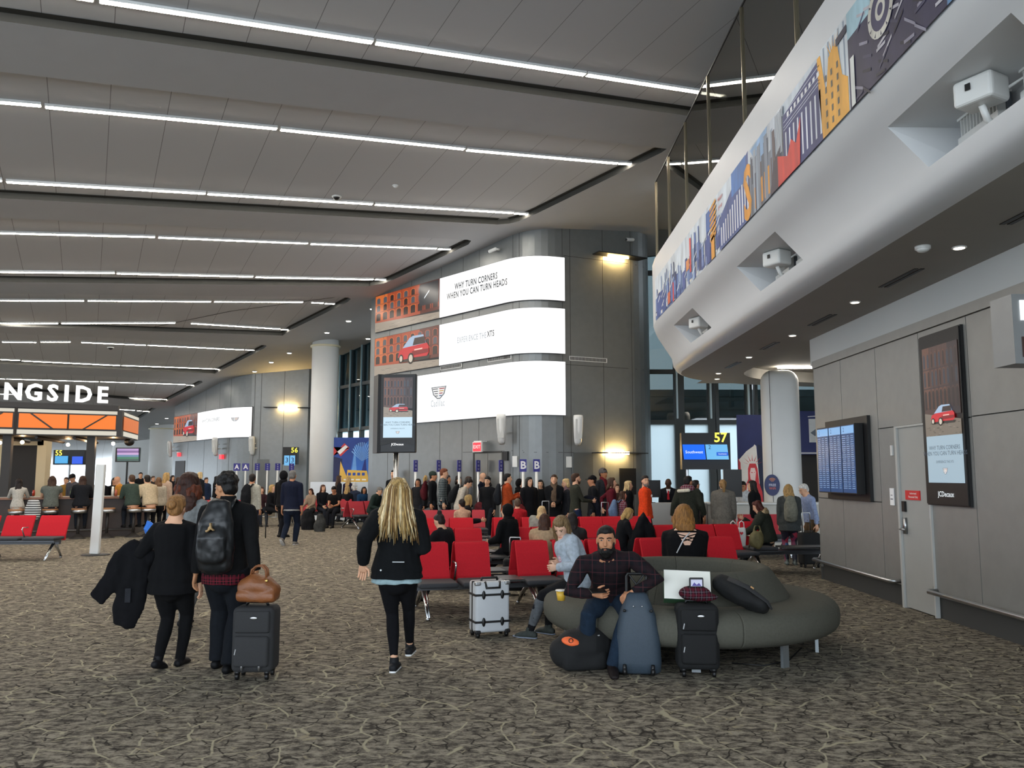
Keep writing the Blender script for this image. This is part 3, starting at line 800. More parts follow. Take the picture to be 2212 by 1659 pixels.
# glass balustrade
m, nt, pb = newmat('balustrade_glass'); L = nt.links
tr = N(nt, 'ShaderNodeBsdfTransparent'); tr.inputs[0].default_value = (.34, .35, .33, 1)
gl = N(nt, 'ShaderNodeBsdfGlossy'); gl.inputs['Roughness'].default_value = .01; gl.inputs[0].default_value = (.62, .62, .6, 1)
mx = N(nt, 'ShaderNodeMixShader'); mx.inputs[0].default_value = .62
L.new(tr.outputs[0], mx.inputs[1]); L.new(gl.outputs[0], mx.inputs[2]); L.new(mx.outputs[0], nt.nodes['Material Output'].inputs[0])
M_bal = m
t = thing('glass_balustrade', 'tall reflective glass balustrade on top of the balcony', 'balustrade')
ys = [-1, 1.5, 4, 6.3, 8.4, 10.4, 12.3, 14.0, 15.6, 17.0]
for k in range(len(ys)-1):
    g = MB().use(M_bal); g.box((NX+.06, (ys[k]+ys[k+1])/2, (Z_top+Z_g)/2), (.02, ys[k+1]-ys[k]-.02, Z_g-Z_top)); g.build('glass_panel', t)
    g = MB().use(mat('warm_steel', '#a89d86', .3, 1.0)); yy = ys[k+1]; g.box((NX+.04, yy, (Z_top+Z_g)/2), (.03, .022, Z_g-Z_top)); g.build('fin', t)
g = MB().use(M_dark); g.box((NX+.06, 8, Z_g+.012), (.04, 18, .024)); g.build('top_rail', t)
g = MB().use(M_wwall); p = onX(1455, 300, 3.9); g.box((4.0, 18.9, 7.9), (.9, .9, 1.2)); struct(g, 'column_upper')
# fittings in the recesses
lbn = ['nearest recess of the balcony, by the top right edge', 'middle recess of the balcony face', 'farthest small recess of the balcony']
for k, (ya, yb) in enumerate(holes):
    ym = (ya+yb)/2; zb = roundv(ya, .66).z
    t = thing('air_grille', 'white slatted air grille inside the '+lbn[k], 'vent')
    for dy in (-.42, .42):
        g = MB().use(M_whitep); g.box((NX+.74, ym+dy, zb+.14), (.12, .56, .06)); g.box((NX+.74, ym+dy, zb+.33), (.12, .56, .025))
        g.use(M_ink); g.box((NX+.78, ym+dy, zb+.235), (.04, .54, .17))
        g.use(M_whitep)
        for q_ in range(12): g.box((NX+.74, ym+dy-.25+.045*q_, zb+.235), (.1, .008, .17))
        g.build('grille', t)
    t = thing('projector_box', 'white boxy fitting mounted in the '+lbn[k], 'projector', (NX+.48, ym+.0, zb+.24), .5)
    g = MB().use(M_whitep); g.rbox((0, 0, 0), (.24, .3, .2), .03); g.build('housing', t)
    g = MB().use(M_black); g.box((-.131, .02, .02), (.006, .04, .05)); g.build('lens', t)
    g = MB().use(M_whitep, True); g.tube([(0, 0, -.1), (.06, 0, -.2), (.18, 0, -.22)], .025); g.tube([(.1, -.14, 0), (.16, -.24, .06), (.2, -.3, .0)], .012); g.build('bracket', t)
# soffit fittings
for k, (x, y) in enumerate([(2072, 534), (1847, 652), (1712, 724), (1618, 771), (1552, 806), (1549, 818)]):
    p = onZ(x, y, ZS); g = MB().use(M_whitep); g.cyl(p, p-Vector((0, 0, .012)), .07, .07); g.use(mat('soffit_lamp', '#fff', .5, emit='#fff2dd', estr=2.2)); g.cyl(p-Vector((0, 0, .012)), p-Vector((0, 0, .016)), .052, .052)
    tag(g.build('soffit_downlight'), 'round downlight in the balcony soffit, %s from the camera' % ['first', 'second', 'third', 'fourth', 'fifth', 'last'][k], 'downlight', 'soffit downlights')
p = onZ(1993, 532, ZS); g = MB().use(M_whitep, True); g.cyl(p, p-Vector((0, 0, .03)), .075, .075); g.ell(p-Vector((0, 0, .035)), (.06, .06, .03)); tag(g.build('smoke_detector'), 'white smoke detector under the balcony soffit', 'smoke detector')
for k, (x0, y0, x1, y1) in enumerate([(2168, 484, 2240, 452), (1904, 620, 1990, 580), (1749, 703, 1803, 679), (1643, 755, 1682, 739), (1570, 795, 1596, 782)]):
    a, c_ = onZ(x0, y0, ZS), onZ(x1, y1, ZS); m_ = (a+c_)/2; ln = abs(c_.y-a.y)
    g = MB().use(M_black); g.box((m_.x-.035, m_.y, ZS-.004), (.045, ln, .008)); g.box((m_.x+.035, m_.y, ZS-.004), (.045, ln, .008))
    tag(g.build('slot_diffuser'), 'black double slot air diffuser in the balcony soffit, %s from the camera' % ['first', 'second', 'third', 'fourth', 'last'][k], 'vent', 'slot diffusers in the soffit')
a, c_ = onZ(1692, 792, ZS+.22), onZ(1756, 797, ZS+.22); g = MB().use(M_lamp); g.box((a+c_)/2, ((c_-a).length, .1, .03)); tag(g.build('linear_light'), 'short linear light above the gap beside the right wall corner', 'ceiling light')

# ------------------------------------------------------------------ screen tower (grey metal building)
M_tow = brushed('tower_panel', '#7d8080', .38, .5)
class Path:
    def __init__(s, pts):
        s.p = [Vector((x, y, 0)) for x, y in pts]; s.s = [0.0]
        for a, b_ in zip(s.p, s.p[1:]): s.s.append(s.s[-1]+(b_-a).length)
    def at(s, q, z, off=0.0):
        q = min(max(q, 0), s.s[-1]-1e-6); k = 0
        while s.s[k+1] < q: k += 1
        a, b_ = s.p[k], s.p[k+1]; t = (q-s.s[k])/(s.s[k+1]-s.s[k]); d = (b_-a).normalized()
        # smooth normal
        def nrm(i):
            i = min(max(i, 0), len(s.p)-2); e = (s.p[i+1]-s.p[i]).normalized(); return Vector((e.y, -e.x, 0))
        n0 = (nrm(k-1)+nrm(k)).normalized(); n1 = (nrm(k)+nrm(k+1)).normalized()
        n = (n0*(1-t)+n1*t).normalized()
        p = a.lerp(b_, t)+n*off; return Vector((p.x, p.y, z))
    def hit(s, x, y):
        """(s, z) where the view ray through a photo pixel meets the wall"""
        d = ray(x, y); best = None
        for k in range(len(s.p)-1):
            a, b_ = s.p[k], s.p[k+1]; e = b_-a; n = Vector((e.y, -e.x, 0))
            dn = d.dot(n)
            if abs(dn) < 1e-9: continue
            t = (a-EYE).dot(n)/dn
            if t <= 0: continue
            P = EYE+d*t; q = (Vector((P.x, P.y, 0))-a).dot(e)/e.length_squared
            if -1e-6 <= q <= 1+1e-6 and (best is None or t < best[0]): best = (t, s.s[k]+q*e.length, P.z)
        if best is None: return s.hit(x+(-3 if x > 700 else 3), y)
        return best[1], best[2]
    def wall(s, mb, z0, z1, off=0.0, s0=0, s1=None, step=.35):
        s1 = s.s[-1] if s1 is None else s1; n = max(1, int((s1-s0)/step)); prev = None
        qs = sorted(set([s0+(s1-s0)*k/n for k in range(n+1)]+[q for q in s.s if s0 < q < s1]))
        for a, c_ in zip(qs, qs[1:]):
            P = []
            for q, z in ((a, z0), (c_, z0), (c_, z1), (a, z1)):
                p = s.at(q, 0, off); zz = z if z is not None else ceilz(p.x, p.y)+TR; P.append(Vector((p.x, p.y, zz)))
            mb.poly(P)
    def strip(s, mb, z0, z1, off0, off1, s0, s1, step=.3):
        """solid band proud of the wall"""
        n = max(1, int((s1-s0)/step)); rs = []
        for k in range(n+1):
            q = s0+(s1-s0)*k/n
            rs.append([s.at(q, z0, off0), s.at(q, z0, off1), s.at(q, z1, off1), s.at(q, z1, off0)])
        mb.rings(rs)
T1 = Path([(-3.4, 29.0), (-4.3, 28.2)]+bez((-4.3, 28.2), (-4.95, 27.05), (-4.45, 26.5), 5)+[(-.15, 21.75)]+bez((-.15, 21.75), (.44, 21.1), (1.33, 21.52), 9)+[(3.15, 22.37)]+bez((3.15, 22.37), (3.8, 22.65), (3.9, 23.3), 6)+[(3.9, 26.0)])
b = MB().use(M_tow, True); T1.wall(b, 0, None); struct(b, 'wall_centre', fix=False)
sm = MB().use(M_seam)
def vseam(P, q, z0=0.0, z1=None, w=.012):
    zc = ceilz(P.at(q, 0).x, P.at(q, 0).y)+.05 if z1 is None else z1; P.strip(sm, z0, zc, -.01, .003, q-w/2, q+w/2, 1)
for x in (838, 885, 950, 998, 1034, 1108, 1122, 1217, 1234, 1306, 1368): q = T1.hit(x, 960)[0]; vseam(T1, q)
def hseam(P, x0, x1, yy, w=.012):
    q0, z = P.hit(x0, yy); q1, _ = P.hit(x1, yy); P.strip(sm, z-w/2, z+w/2, -.01, .003, q0, q1)
hseam(T1, 1217, 1400, 787); hseam(T1, 1000, 1130, 977); hseam(T1, 1130, 1400, 977); hseam(T1, 1217, 1400, 552)
struct(sm, 'trim_9')
q0, zt = T1.hit(1026, 980); q1, _ = T1.hit(1085, 980)
d = MB().use(brushed('steel_door', '#6f706c', .35, .7)); T1.strip(d, 0, zt, -.02, .02, q0, q1); qm = (q0+q1)/2; do = struct(d, 'door_2')
d = MB().use(M_seam); T1.strip(d, 0, zt, -.02, .022, qm-.006, qm+.006, 1); T1.strip(d, 0, zt+.03, -.02, .03, q0-.05, q0, 1); T1.strip(d, 0, zt+.03, -.02, .03, q1, q1+.05, 1); T1.strip(d, zt, zt+.04, -.02, .03, q0, q1); d.build('door_frame', do)
q0, zt = T1.hit(1238, 977); q1, _ = T1.hit(1281, 977)
d = MB().use(brushed('steel_door2', '#666866', .4, .5)); T1.strip(d, 0, zt, -.02, .012, q0+.01, q1-.01); struct(d, 'door_3')
# LED bands
pairs = [((953.6, 601.8), (953.6, 687.8)), ((953.6, 701.6), (952, 791)), ((901, 812.6), (896, 915))]
sL = T1.hit(814, 700)[0]; sI = T1.hit(953, 700)[0]; sR = T1.hit(1219, 700)[0]; sK = T1.hit(880, 700)[0]
M_bez = mat('led_edge', '#1c1c1e', .5)
BZ = []
for k, (a, c_) in enumerate(pairs):
    zt = T1.hit(*a)[1]; zb = T1.hit(*c_)[1]; BZ.append((zb, zt))
lbl = ['topmost of the three curved led screens on the grey tower', 'middle one of the three curved led screens on the grey tower', 'lowest of the three curved led screens on the grey tower']
area = BZ[1][0], BZ[0][1]
for k, (zb, zt) in enumerate(BZ):
    t = thing('led_screen', lbl[k], 'screen', group='curved led screens')
    r = MB().use(M_bez); T1.strip(r, zb, zt, -.01, .06, sL, sR); r.build('cabinet', t)
    r = MB().use(M_ledwhite); st = sI if k < 2 else sK
    T1.wall(r, zb+.01, zt-.01, .064, st, sR-.01); r.build('lit_face', t, fix=False)
    r = MB()
    H3 = area[1]-area[0]; wI = sI-sL
    def fn(u, v, l, zb=zb, zt=zt): return T1.at(sL+u, min(max(v, zb+.01), zt-.01), .064+.001*l)
    if k == 0:
        street(r, lambda u, v, l: fn(u, zb+v-.0, l), wI, zt-zb+.0, 5)
        r = MB(); 
        rr = r
        street(rr, lambda u, v, l: T1.at(sL+.01+u, zb+.01+v, .064+.001*l), wI-.02, zt-zb-.02, 5)
        r.use(screenm('#2c2f33', 1)); r.poly([T1.at(sI-1.0, zb+.5, .07), T1.at(sI-.05, zb+.5, .07), T1.at(sI-.05, zt-.03, .07), T1.at(sI-1.0, zt-.03, .07)])
        r.use(screenm('#dfe7ec', 1)); r.poly([T1.at(sI-.75, zt-.5, .072), T1.at(sI-.5, zt-.3, .072), T1.at(sI-.5, zt-.26, .072), T1.at(sI-.75, zt-.45, .072)])
    elif k == 1:
        street(r, lambda u, v, l: T1.at(sL+.01+u, zb+.01+v, .064+.001*l), wI-.02, zt-zb-.02, 8)
        car(r, lambda u, v, l: T1.at(sL+wI*(.36+.52*u), zb+(zt-zb)*(.14+.8*v), .072+.002*l))
    else:
        street(r, lambda u, v, l: T1.at(sL+.01+u, zb+.01+v, .064+.001*l), sK-sL-.02, zt-zb-.02, 9)
    r.build('picture', t, fix=False)
    r = MB().use(screenm('#4e5b68', .55))
    def wtext(body, x0, y0, x1, y1, col='#39434e', bold=0.0, lum=.4):
        """text running from pixel (x0,y0) to (x1,y1) on the wall"""
        qa, za = T1.hit(x0, y0); qb, zb_ = T1.hit(x1, y1); V, F = text2d(body, 1.0, max(bold, .022), 'LEFT', 1.12)
        wd = max(v[0] for v in V); s_ = (qb-qa)/wd; r.use(screenm(col, lum))
        zc = (za+zb_)/2
        r.add(V, F, lambda p: T1.at(qa+p.x*s_, zc+p.y*s_*1.5, .095))
    if k == 0:
        wtext('WHY TURN CORNERS', 988, 621, 1080, 597); wtext('WHEN YOU CAN TURN HEADS', 971, 643, 1101, 610)
    elif k == 1:
        wtext('EXPERIENCE THE', 993, 738, 1056, 724, '#b9c0c6', 0, .85); wtext('XT5', 1058, 724, 1073, 720)
    else:
        qa, za = T1.hit(952, 848); crest(r, lambda u, v, l: T1.at(qa+.36*u, za+.24*v, .07+.002*l)); wtext('Cadillac', 936, 874, 966, 870, '#c3c9ce', 0, .85)
    r.build('lettering', t, fix=False)
# grilles
for k, (x0, x1, y0) in enumerate([(1230, 1311, 775), (952, 998, 795), (1054, 1105, 777)]):
    qa, za = T1.hit(x0, y0); qb, zb_ = T1.hit(x1, y0+3 if k == 0 else y0-6); zc = (za+zb_)/2
    g = MB().use(M_whitep); T1.strip(g, zc-.06, zc+.06, 0, .012, qa, qb); g.use(M_black)
    n = 26
    for j in range(n): q = qa+.02+(qb-qa-.04)*j/n; T1.strip(g, zc-.045, zc+.045, .0, .016, q, q+(qb-qa)*.6/n, 1)
    tag(g.build('wall_grille'), ['slotted air grille on the right face of the grey tower', 'slotted air grille between led screens, left one', 'slotted air grille between led screens, right one'][k], 'vent')
# wall wash lamps
def sconce(P, x, y, hw, lb, up=True, pw=70):
    q, z = P.hit(x, y); t = thing('wall_lamp', lb, 'wall lamp')
    g = MB().use(M_dark); P.strip(g, z-.012, z+.012, .02, .36, q-hw, q+hw, .4); g.build('plate', t)
    g = MB().use(mat('wash_lamp', '#ffffff', .5, emit='#ffd58a', estr=110))
    P.strip(g, z-.035, z-.013, .10, .16, q-hw*.42, q+hw*.42, .4)
    if up: P.strip(g, z+.013, z+.035, .10, .16, q-hw*.42, q+hw*.42, .4)
    g.build('lamp_strip', t)
sconce(T1, 1330, 556, .75, 'glowing wall wash lamp high on the grey tower', up=False)
sconce(T1, 1330, 979, .75, 'glowing wall wash lamp low on the grey tower above the queue')
# loudspeakers, exit sign, boxes, camera
def speaker(P, x, y, lb, s_=1.0, twist=0.0):
    q, z = P.hit(x, y); p = P.at(q, z, .3); a = P.at(q, z, 0); d = (p-a).normalized(); rz = math.atan2(d.y, d.x)+PI/2+twist
    t = thing('loudspeaker', lb, 'loudspeaker', (p.x, p.y, p.z), rz)
    g = MB().use(M_whitep, True); g.tube([(0, .02, -.38*s_), (0, -.02, -.3*s_), (0, -.06, 0), (0, -.09, .3*s_), (0, -.08, .37*s_)], [(.07*s_, .05*s_), (.1*s_, .09*s_), (.12*s_, .1*s_), (.13*s_, .1*s_), (.12*s_, .08*s_)], 12, ref=(1, 0, 0)); g.build('cabinet', t)
    g = MB().use(mat('grille_cloth', '#c9cac6', .8)); g.box((0, -.145*s_, .02), (.17*s_, .02, .5*s_), Matrix.Rotation(.1, 3, 'X')); g.build('grille', t)
    g = MB().use(M_whitep); g.box((0, .14, -.1), (.05, .3, .05)); g.box((0, .1, .1), (.05, .2, .04)); g.build('bracket', t)
speaker(T1, 1101, 928, 'white loudspeaker left of the rounded corner of the grey tower', 1.0, .5)
speaker(T1, 1236, 930, 'white loudspeaker right of the rounded corner of the grey tower', 1.0, -.3)
q, z = T1.hit(1047, 966); p = T1.at(q, z, .25)
t = thing('exit_sign', 'small red exit sign hung above the steel tower door', 'sign', (p.x, p.y, p.z), -.75)
g = MB().use(M_whitep); g.box((0, 0, 0), (.34, .05, .27)); g.box((0, .1, .15), (.3, .2, .03)); g.build('case', t)
g = MB().use(mat('exit_red', '#200', .4, emit='#e0303a', estr=1.1)); g.box((0, -.027, 0), (.3, .004, .23)); g.use(screenm('#ffe9e6', 1)); V, F = text2d('EXIT', .13, .006)
g.add(V, F, lambda p: Vector((p.x, -.031, p.y+.0))); g.build('lit_face', t, fix=False)
for k, (x, y, n_, lb) in enumerate([(1114, 997, 'wall_box', 'small white box on the tower wall left of the boarding signs'), (1228, 998, 'wall_box', 'small white box right of the boarding signs on the tower'), (1094, 985, 'wall_camera', 'small dark camera beside the steel tower door'), (1372, 1017, 'wall_panel_box', 'small black panel box low on the tower behind the queue')]):
    q, z = T1.hit(x, y); g = MB().use(M_whitep if k < 2 else M_black); w, h = ((.07, .14), (.07, .14), (.08, .12), (.25, .35))[k]
    if k == 3: q, z = T1.hit(1355, 1040)
    T1.strip(g, z-h, z+h, 0, .05, q-w, q+w); tag(g.build(n_), lb, ['box', 'box', 'camera', 'panel'][k])
for x, y, lb in ((1080, 540, 'white security camera on the tower above the top led screen'), (1361, 521, 'tiny white camera high on the tower near the upper wall lamp')):
    q, z = T1.hit(x, y); p = T1.at(q, z, .15); g = MB().use(M_whitep, True); g.cyl(T1.at(q, z, 0), p, .03); g.tube([T1.at(q-.02, z, .15), T1.at(q-.22, z-.03, .18)], .05, round_=True); g.use(M_black); g.ell(T1.at(q-.25, z-.035, .19), (.035, .035, .035)); tag(g.build('security_camera'), lb, 'camera')

# ------------------------------------------------------------------ far grey building
P0, P1, P2, P3 = onC(378, 878), onC(470, 830), onC(545, 808), onC(668, 797)
P0b = P0+(P0-P1).normalized()*.1
T2 = Path([(P0.x+.8, P0.y+1.6), (P0.x, P0.y)]+[(P1.x, P1.y)]+bez((P1.x, P1.y), (P1.x+1.0, P1.y-1.35), (P2.x, P2.y), 7)+[(P3.x, P3.y), (P3.x+1.0, P3.y+.5)])
b = MB().use(M_tow, True); T2.wall(b, 0, None); struct(b, 'wall_far', fix=False)
sm = MB().use(M_seam)
for x in (405, 440, 470, 494, 546, 560, 610): vseam(T2, T2.hit(x, 990)[0], w=.02)
struct(sm, 'trim_10')
q0, zt = T2.hit(380, 996); q1 = T2.hit(400, 996)[0]
d = MB().use(mat('dark_doorway', '#2c2623', .6)); T2.strip(d, 0, zt, -.02, .03, q0, q1); struct(d, 'door_4')
q0, zt = T2.hit(556, 992); q1 = T2.hit(582, 992)[0]; d = MB().use(brushed('steel_door2', '#666866')); T2.strip(d, 0, zt, -.02, .03, q0, q1); struct(d, 'door_5')
zt = T2.hit(470, 884)[1]; zb = T2.hit(470, 948)[1]; sL2 = T2.hit(379, 920)[0]; sI2 = T2.hit(430, 920)[0]; sR2 = T2.hit(546, 920)[0]
t = thing('led_screen', 'curved led screen with red car on the far grey building', 'screen')
r = MB().use(M_bez); T2.strip(r, zb, zt, -.01, .08, sL2, sR2); r.build('cabinet', t)
r = MB().use(M_ledwhite); T2.wall(r, zb+.02, zt-.02, .085, sI2, sR2-.02); r.build('lit_face', t, fix=False)
r = MB(); street(r, lambda u, v, l: T2.at(sL2+.02+u, zb+.02+v, .085+.002*l), sI2-sL2-.04, zt-zb-.04, 5)
car(r, lambda u, v, l: T2.at(sL2+(sI2-sL2)*(.4+.5*u), zb+(zt-zb)*(.15+.7*v), .1+.003*l)); r.build('picture', t, fix=False)
r = MB(); qa, za = T2.hit(511, 906); crest(r, lambda u, v, l: T2.at(qa+.25*u, za+.12*v, .1+.003*l))
qa, za = T2.hit(441, 911); qb = T2.hit(478, 911)[0]; V, F = text2d('WHY TURN CORNERS', 1.0, 0, 'LEFT'); s_ = (qb-qa)/max(v[0] for v in V); r.use(screenm('#4e5b68', .55)); r.add(V, F, lambda p: T2.at(qa+p.x*s_, za+p.y*s_, .1)); r.build('lettering', t, fix=False)
sconce(T2, 622, 881, 1.0, 'glowing wall wash lamp on the far grey building', pw=120)
speaker(T2, 480, 965, 'white loudspeaker on the far building left of its rounded corner', 1.1, .4); speaker(T2, 551, 963, 'white loudspeaker on the far building right of its rounded corner', 1.1, -.3)
speaker(T2, 382, 970, 'white loudspeaker at the left end of the far building', 1.1, .6)
for x, y, lb in ((481, 987, 'small red exit sign on the far building wall'), (389, 982, 'tiny red exit sign above the dark far doorway')):
    q, z = T2.hit(x, y); g = MB().use(mat('exit_red', '#200', .4, emit='#e0303a', estr=1.1)); T2.strip(g, z-.1, z+.1, .0, .12, q-.12, q+.12); g.use(M_whitep); T2.strip(g, z+.1, z+.13, .0, .14, q-.13, q+.13); tag(g.build('exit_sign'), lb, 'sign')

# ------------------------------------------------------------------ columns
M_colw = mat('column_white', '#e0e0dc', .5, noise_=.02, scale=2)
def column(x, y, Y, r, name, lb):
    X = (x-1106)/FPX*Y
    zt = ceilz(X, Y)+TR
    b_ = MB().use(M_colw, True); b_.cyl((X, Y, 0), (X, Y, zt), r, r, 40); b_.use(mat('column_ring', '#d8cfae', .4)); b_.cyl((X, Y, zt-.35), (X, Y, zt-.28), r*1.13, r*1.13, 40)
    o = b_.build(name); o['kind'] = 'structure'; o['label'] = lb; return o
column(699, 900, 32.5, .52, 'column', 'round white column in front of the dark curtained windows')
column(352, 990, 52, .75, 'column', 'white column past the far building')
b = MB().use(M_colw, True); Yp = 19.3; Xp = (1687-1106)/FPX*Yp
b.rbox((Xp, Yp, 2.05), (.86, .6, 4.1), .28, seg=6); b.use(M_seam); b.box((Xp-.33, Yp-.31, 2.05), (.006, .02, 4.0)); struct(b, 'column_pillar')
# ------------------------------------------------------------------ glazing
def glassm(name, col, k=.12, rough=.02):
    m, nt, pb = newmat(name); L = nt.links
    tr = N(nt, 'ShaderNodeBsdfTransparent'); tr.inputs[0].default_value = (*col, 1)
    gl = N(nt, 'ShaderNodeBsdfGlossy'); gl.inputs['Roughness'].default_value = rough
    mx = N(nt, 'ShaderNodeMixShader'); mx.inputs[0].default_value = k
    L.new(tr.outputs[0], mx.inputs[1]); L.new(gl.outputs[0], mx.inputs[2]); L.new(mx.outputs[0], nt.nodes['Material Output'].inputs[0]); return m
G_dark = glassm('tinted_glass', (.20, .30, .33)); G_mid = glassm('tinted_glass_mid', (.22, .255, .26)); G_clear = glassm('clear_glass', (.8, .88, .88), .06)
m, nt, pb = newmat('frosted_glass'); L = nt.links
tl = N(nt, 'ShaderNodeBsdfTranslucent'); tl.inputs[0].default_value = (.82, .9, .93, 1)
tr = N(nt, 'ShaderNodeBsdfTransparent'); tr.inputs[0].default_value = (.9, .95, .96, 1)
mx = N(nt, 'ShaderNodeMixShader'); mx.inputs[0].default_value = .25
L.new(tl.outputs[0], mx.inputs[1]); L.new(tr.outputs[0], mx.inputs[2]); L.new(mx.outputs[0], nt.nodes['Material Output'].inputs[0]); M_frost = m
M_mull = mat('mullion', '#4a4e4e', .5, .3)
YG = 25.2
def gx(px): return (px-1106)/FPX*YG*.995
def gz(px, py): return onY(px, py, YG).z
zt1 = gz(1440, 912); zt2 = gz(1440, 803); zt3 = gz(1430, 590)
wn = 1
for (xa, xb) in ((1406, 1459), (1480, 1532), (1555, 1614), (1640, 1700), (1722, 1790), (1810, 1900)):
    X0, X1 = gx(xa), gx(xb)
    fr = MB().use(M_mull)
    fr.box((X0-.05, YG, 4.4), (.1, .2, 8.8)); fr.box((X1+.1, YG, 4.4), (.2, .2, 8.8))
    for zz in (zt1, zt2, zt3): fr.box(((X0+X1)/2, YG, zz), (X1-X0+.2, .16, .13))
    fr.box(((X0+X1)/2, YG, .1), (X1-X0, .16, .2))
    o = struct(fr, 'window_%d' % wn); wn += 1
    g = MB().use(G_mid); g.box(((X0+X1)/2, YG+.02, (zt1+9)/2), (X1-X0, .012, 9-zt1)); g.build('pane', o)
    g = MB().use(M_frost); g.box(((X0+X1)/2, YG+.02, zt1/2), (X1-X0, .012, zt1-.1)); g.build('pane', o)
    g = MB().use(mat('bright_fin', '#cfe6ec', .4)); g.box((X1+.06, YG-.16, (zt1+zt2)/2+.1), (.05, .1, zt2-zt1)); g.build('fin', o)
# building seen outside through the glass
g = MB().use(mat('outside_wall', '#5b6a6c', .9)); g.box((9, 40, 2.5), (24, 6, 5.6)); g.box((5.0, 36, 3), (.3, .3, 7)); g.box((12, 36, 5.2), (14, .3, .3)); g.box((12, 36, 4.3), (14, .2, .2)); struct(g, 'outside_building')
# dark curtained windows left of the tower
A_ = onC(812, 733); B_ = onC(722, 775); A_ = Vector((A_.x, A_.y, 0)); B_ = Vector((B_.x, B_.y, 0)); D_ = (B_-A_); A2 = A_-D_*.25; B2 = B_+D_*.6
nw = 7
for k in range(nw):
    a = A2.lerp(B2, k/nw); c_ = A2.lerp(B2, (k+1)/nw); md = (a+c_)/2; rz = Matrix.Rotation(math.atan2(c_.y-a.y, c_.x-a.x), 3, 'Z'); ln = (c_-a).length
    o = MB().use(M_mull); o.box((a.x, a.y, 4), (.12, .2, 8), rz); o.box((md.x, md.y, 3.55), (ln, .16, .14), rz); o.box((md.x, md.y, 5.4), (ln, .16, .14), rz)
    o = struct(o, 'window_%d' % wn); wn += 1
    g = MB().use(G_dark); g.box((md.x, md.y+.05, 5.9), (ln, .012, 4.7), rz); g.build('pane', o)
    g = MB().use(G_clear); g.box((md.x, md.y+.05, 1.8), (ln, .012, 3.5), rz); g.build('pane', o)
    g = MB().use(mat('mullion_edge', '#9fb6bd', .3, .6)); g.box((a.x-.05, a.y-.12, 5.7), (.05, .06, 4.4), rz); g.build('fin', o)
# blue holiday poster
def posterplane(x0, y0, x1, y1, Y):
    a = onY(x0, y1, Y); c_ = onY(x1, y0, Y); w = c_.x-a.x; h = c_.z-a.z
    return (lambda u, v, l=0: Vector((a.x+u*w, Y-.002*l, a.z+v*h))), w, h
fn, w, h = posterplane(719, 945, 798, 1048, 31.6)
t = thing('wall_poster', 'large blue city banner between the white column and grey tower', 'banner')
r = MB().use(mat('banner_back', '#1d2c66', .6)); r.prism([(0, 0), (1, 0), (1, 1), (0, 1)], lambda u, v, q: fn(u, v, -q), 1, 25); r.build('panel', t)
r = MB()
def PQ(col, pts, l=1): r.use(mat('print_'+col.strip('#'), col, .6, noise_=.1, scale=3)); r.poly([fn(u, v, l) for u, v in pts])
PQ('#20418f', [(0, 0), (1, 0), (1, 1), (0, 1)], 0)
PQ('#2f6cc4', [(.45, .1), (1, .1), (1, .95), (.8, .8), (.6, .85)], 1); PQ('#16204c', [(0, .0), (.25, 0), (.25, .55), (0, .6)], 1)
PQ('#6aa2e0', [(.52, .3), (.66, .28), (.6, .8)], 2); PQ('#1a2c7a', [(.75, .15), (.95, .2), (.9, .6)], 2)
PQ('#e0b24a', [(.1, .0), (1, .0), (1, .1), (.95, .3), (.4, .32), (.38, .18), (.2, .5), (.18, .2)], 3)
for k in range(4): PQ('#2a4a9a', [(.42+.13*k, .2), (.5+.13*k, .2), (.5+.13*k, .26), (.42+.13*k, .26)], 4); PQ('#f3efe2', [(.3+.17*k, .1), (.42+.17*k, .1), (.42+.17*k, .13), (.3+.17*k, .13)], 4)
PQ('#c93a3a', [(0, .62), (.3, .88), (.45, .78), (.2, .6), (0, .8)], 4); PQ('#f0ece6', [(.1, .7), (.33, .84), (.4, .8), (.18, .64)], 5)
for k in range(14): a = .35+k*.17; PQ('#8fc0ee', [(.8, .5), (.8+.34*math.cos(a), .5+.4*math.sin(a)), (.8+.34*math.cos(a+.06), .5+.4*math.sin(a+.06))], 3)
r.build('print', t, fix=False)
g = MB().use(mat('white_counter', '#dfe7ee', .5)); p = onY(770, 1045, 31); g.box((p.x, 31.2, .7), (3.4, .5, 1.4)); tag(g.build('service_counter'), 'white counter below the large blue banner', 'counter')
# liberty banner
fn, w, h = posterplane(1597, 896, 1652, 1085, 21.6)
t = thing('wall_poster', 'tall navy banner with red crowned statue beside the white pillar', 'banner')
r = MB().use(mat('banner_back', '#1d2c66', .6)); r.prism([(0, 0), (1, 0), (1, 1), (0, 1)], lambda u, v, q: fn(u, v, -q), 1, 25); r.build('panel', t)
r = MB()
PQ('#232c5e', [(0, 0), (1, 0), (1, 1), (0, 1)], 0); PQ('#1b2340', [(.7, 0), (1, 0), (1, .62), (.7, .66)], 1)
PQ('#e8e4de', [(.0, .0), (.78, .0), (.72, .3), (.66, .64), (.6, .66), (.56, .64), (.3, .58), (.02, .48)], 2)
PQ('#d23a42', [(.05, 0), (.85, 0), (.82, .12), (.72, .22), (.68, .38), (.62, .44), (.4, .44), (.34, .38), (.34, .26), (.16, .14)], 3)
PQ('#f2d8d4', [(.42, .26), (.58, .24), (.62, .34), (.58, .39), (.44, .39), (.4, .33)], 4); PQ('#d23a42', [(.45, .335), (.5, .33), (.5, .34), (.45, .345)], 5); PQ('#d23a42', [(.54, .335), (.59, .34), (.59, .345), (.54, .34)], 5)
for k in range(7):
    a = PI*(.1+.8*k/6); PQ('#d23a42', [(.5+.17*math.cos(a)-.015, .42+.05*math.sin(a)), (.5+.17*math.cos(a)+.015, .42+.05*math.sin(a)), (.5+.4*math.cos(a), .42+.13*math.sin(a))], 4)
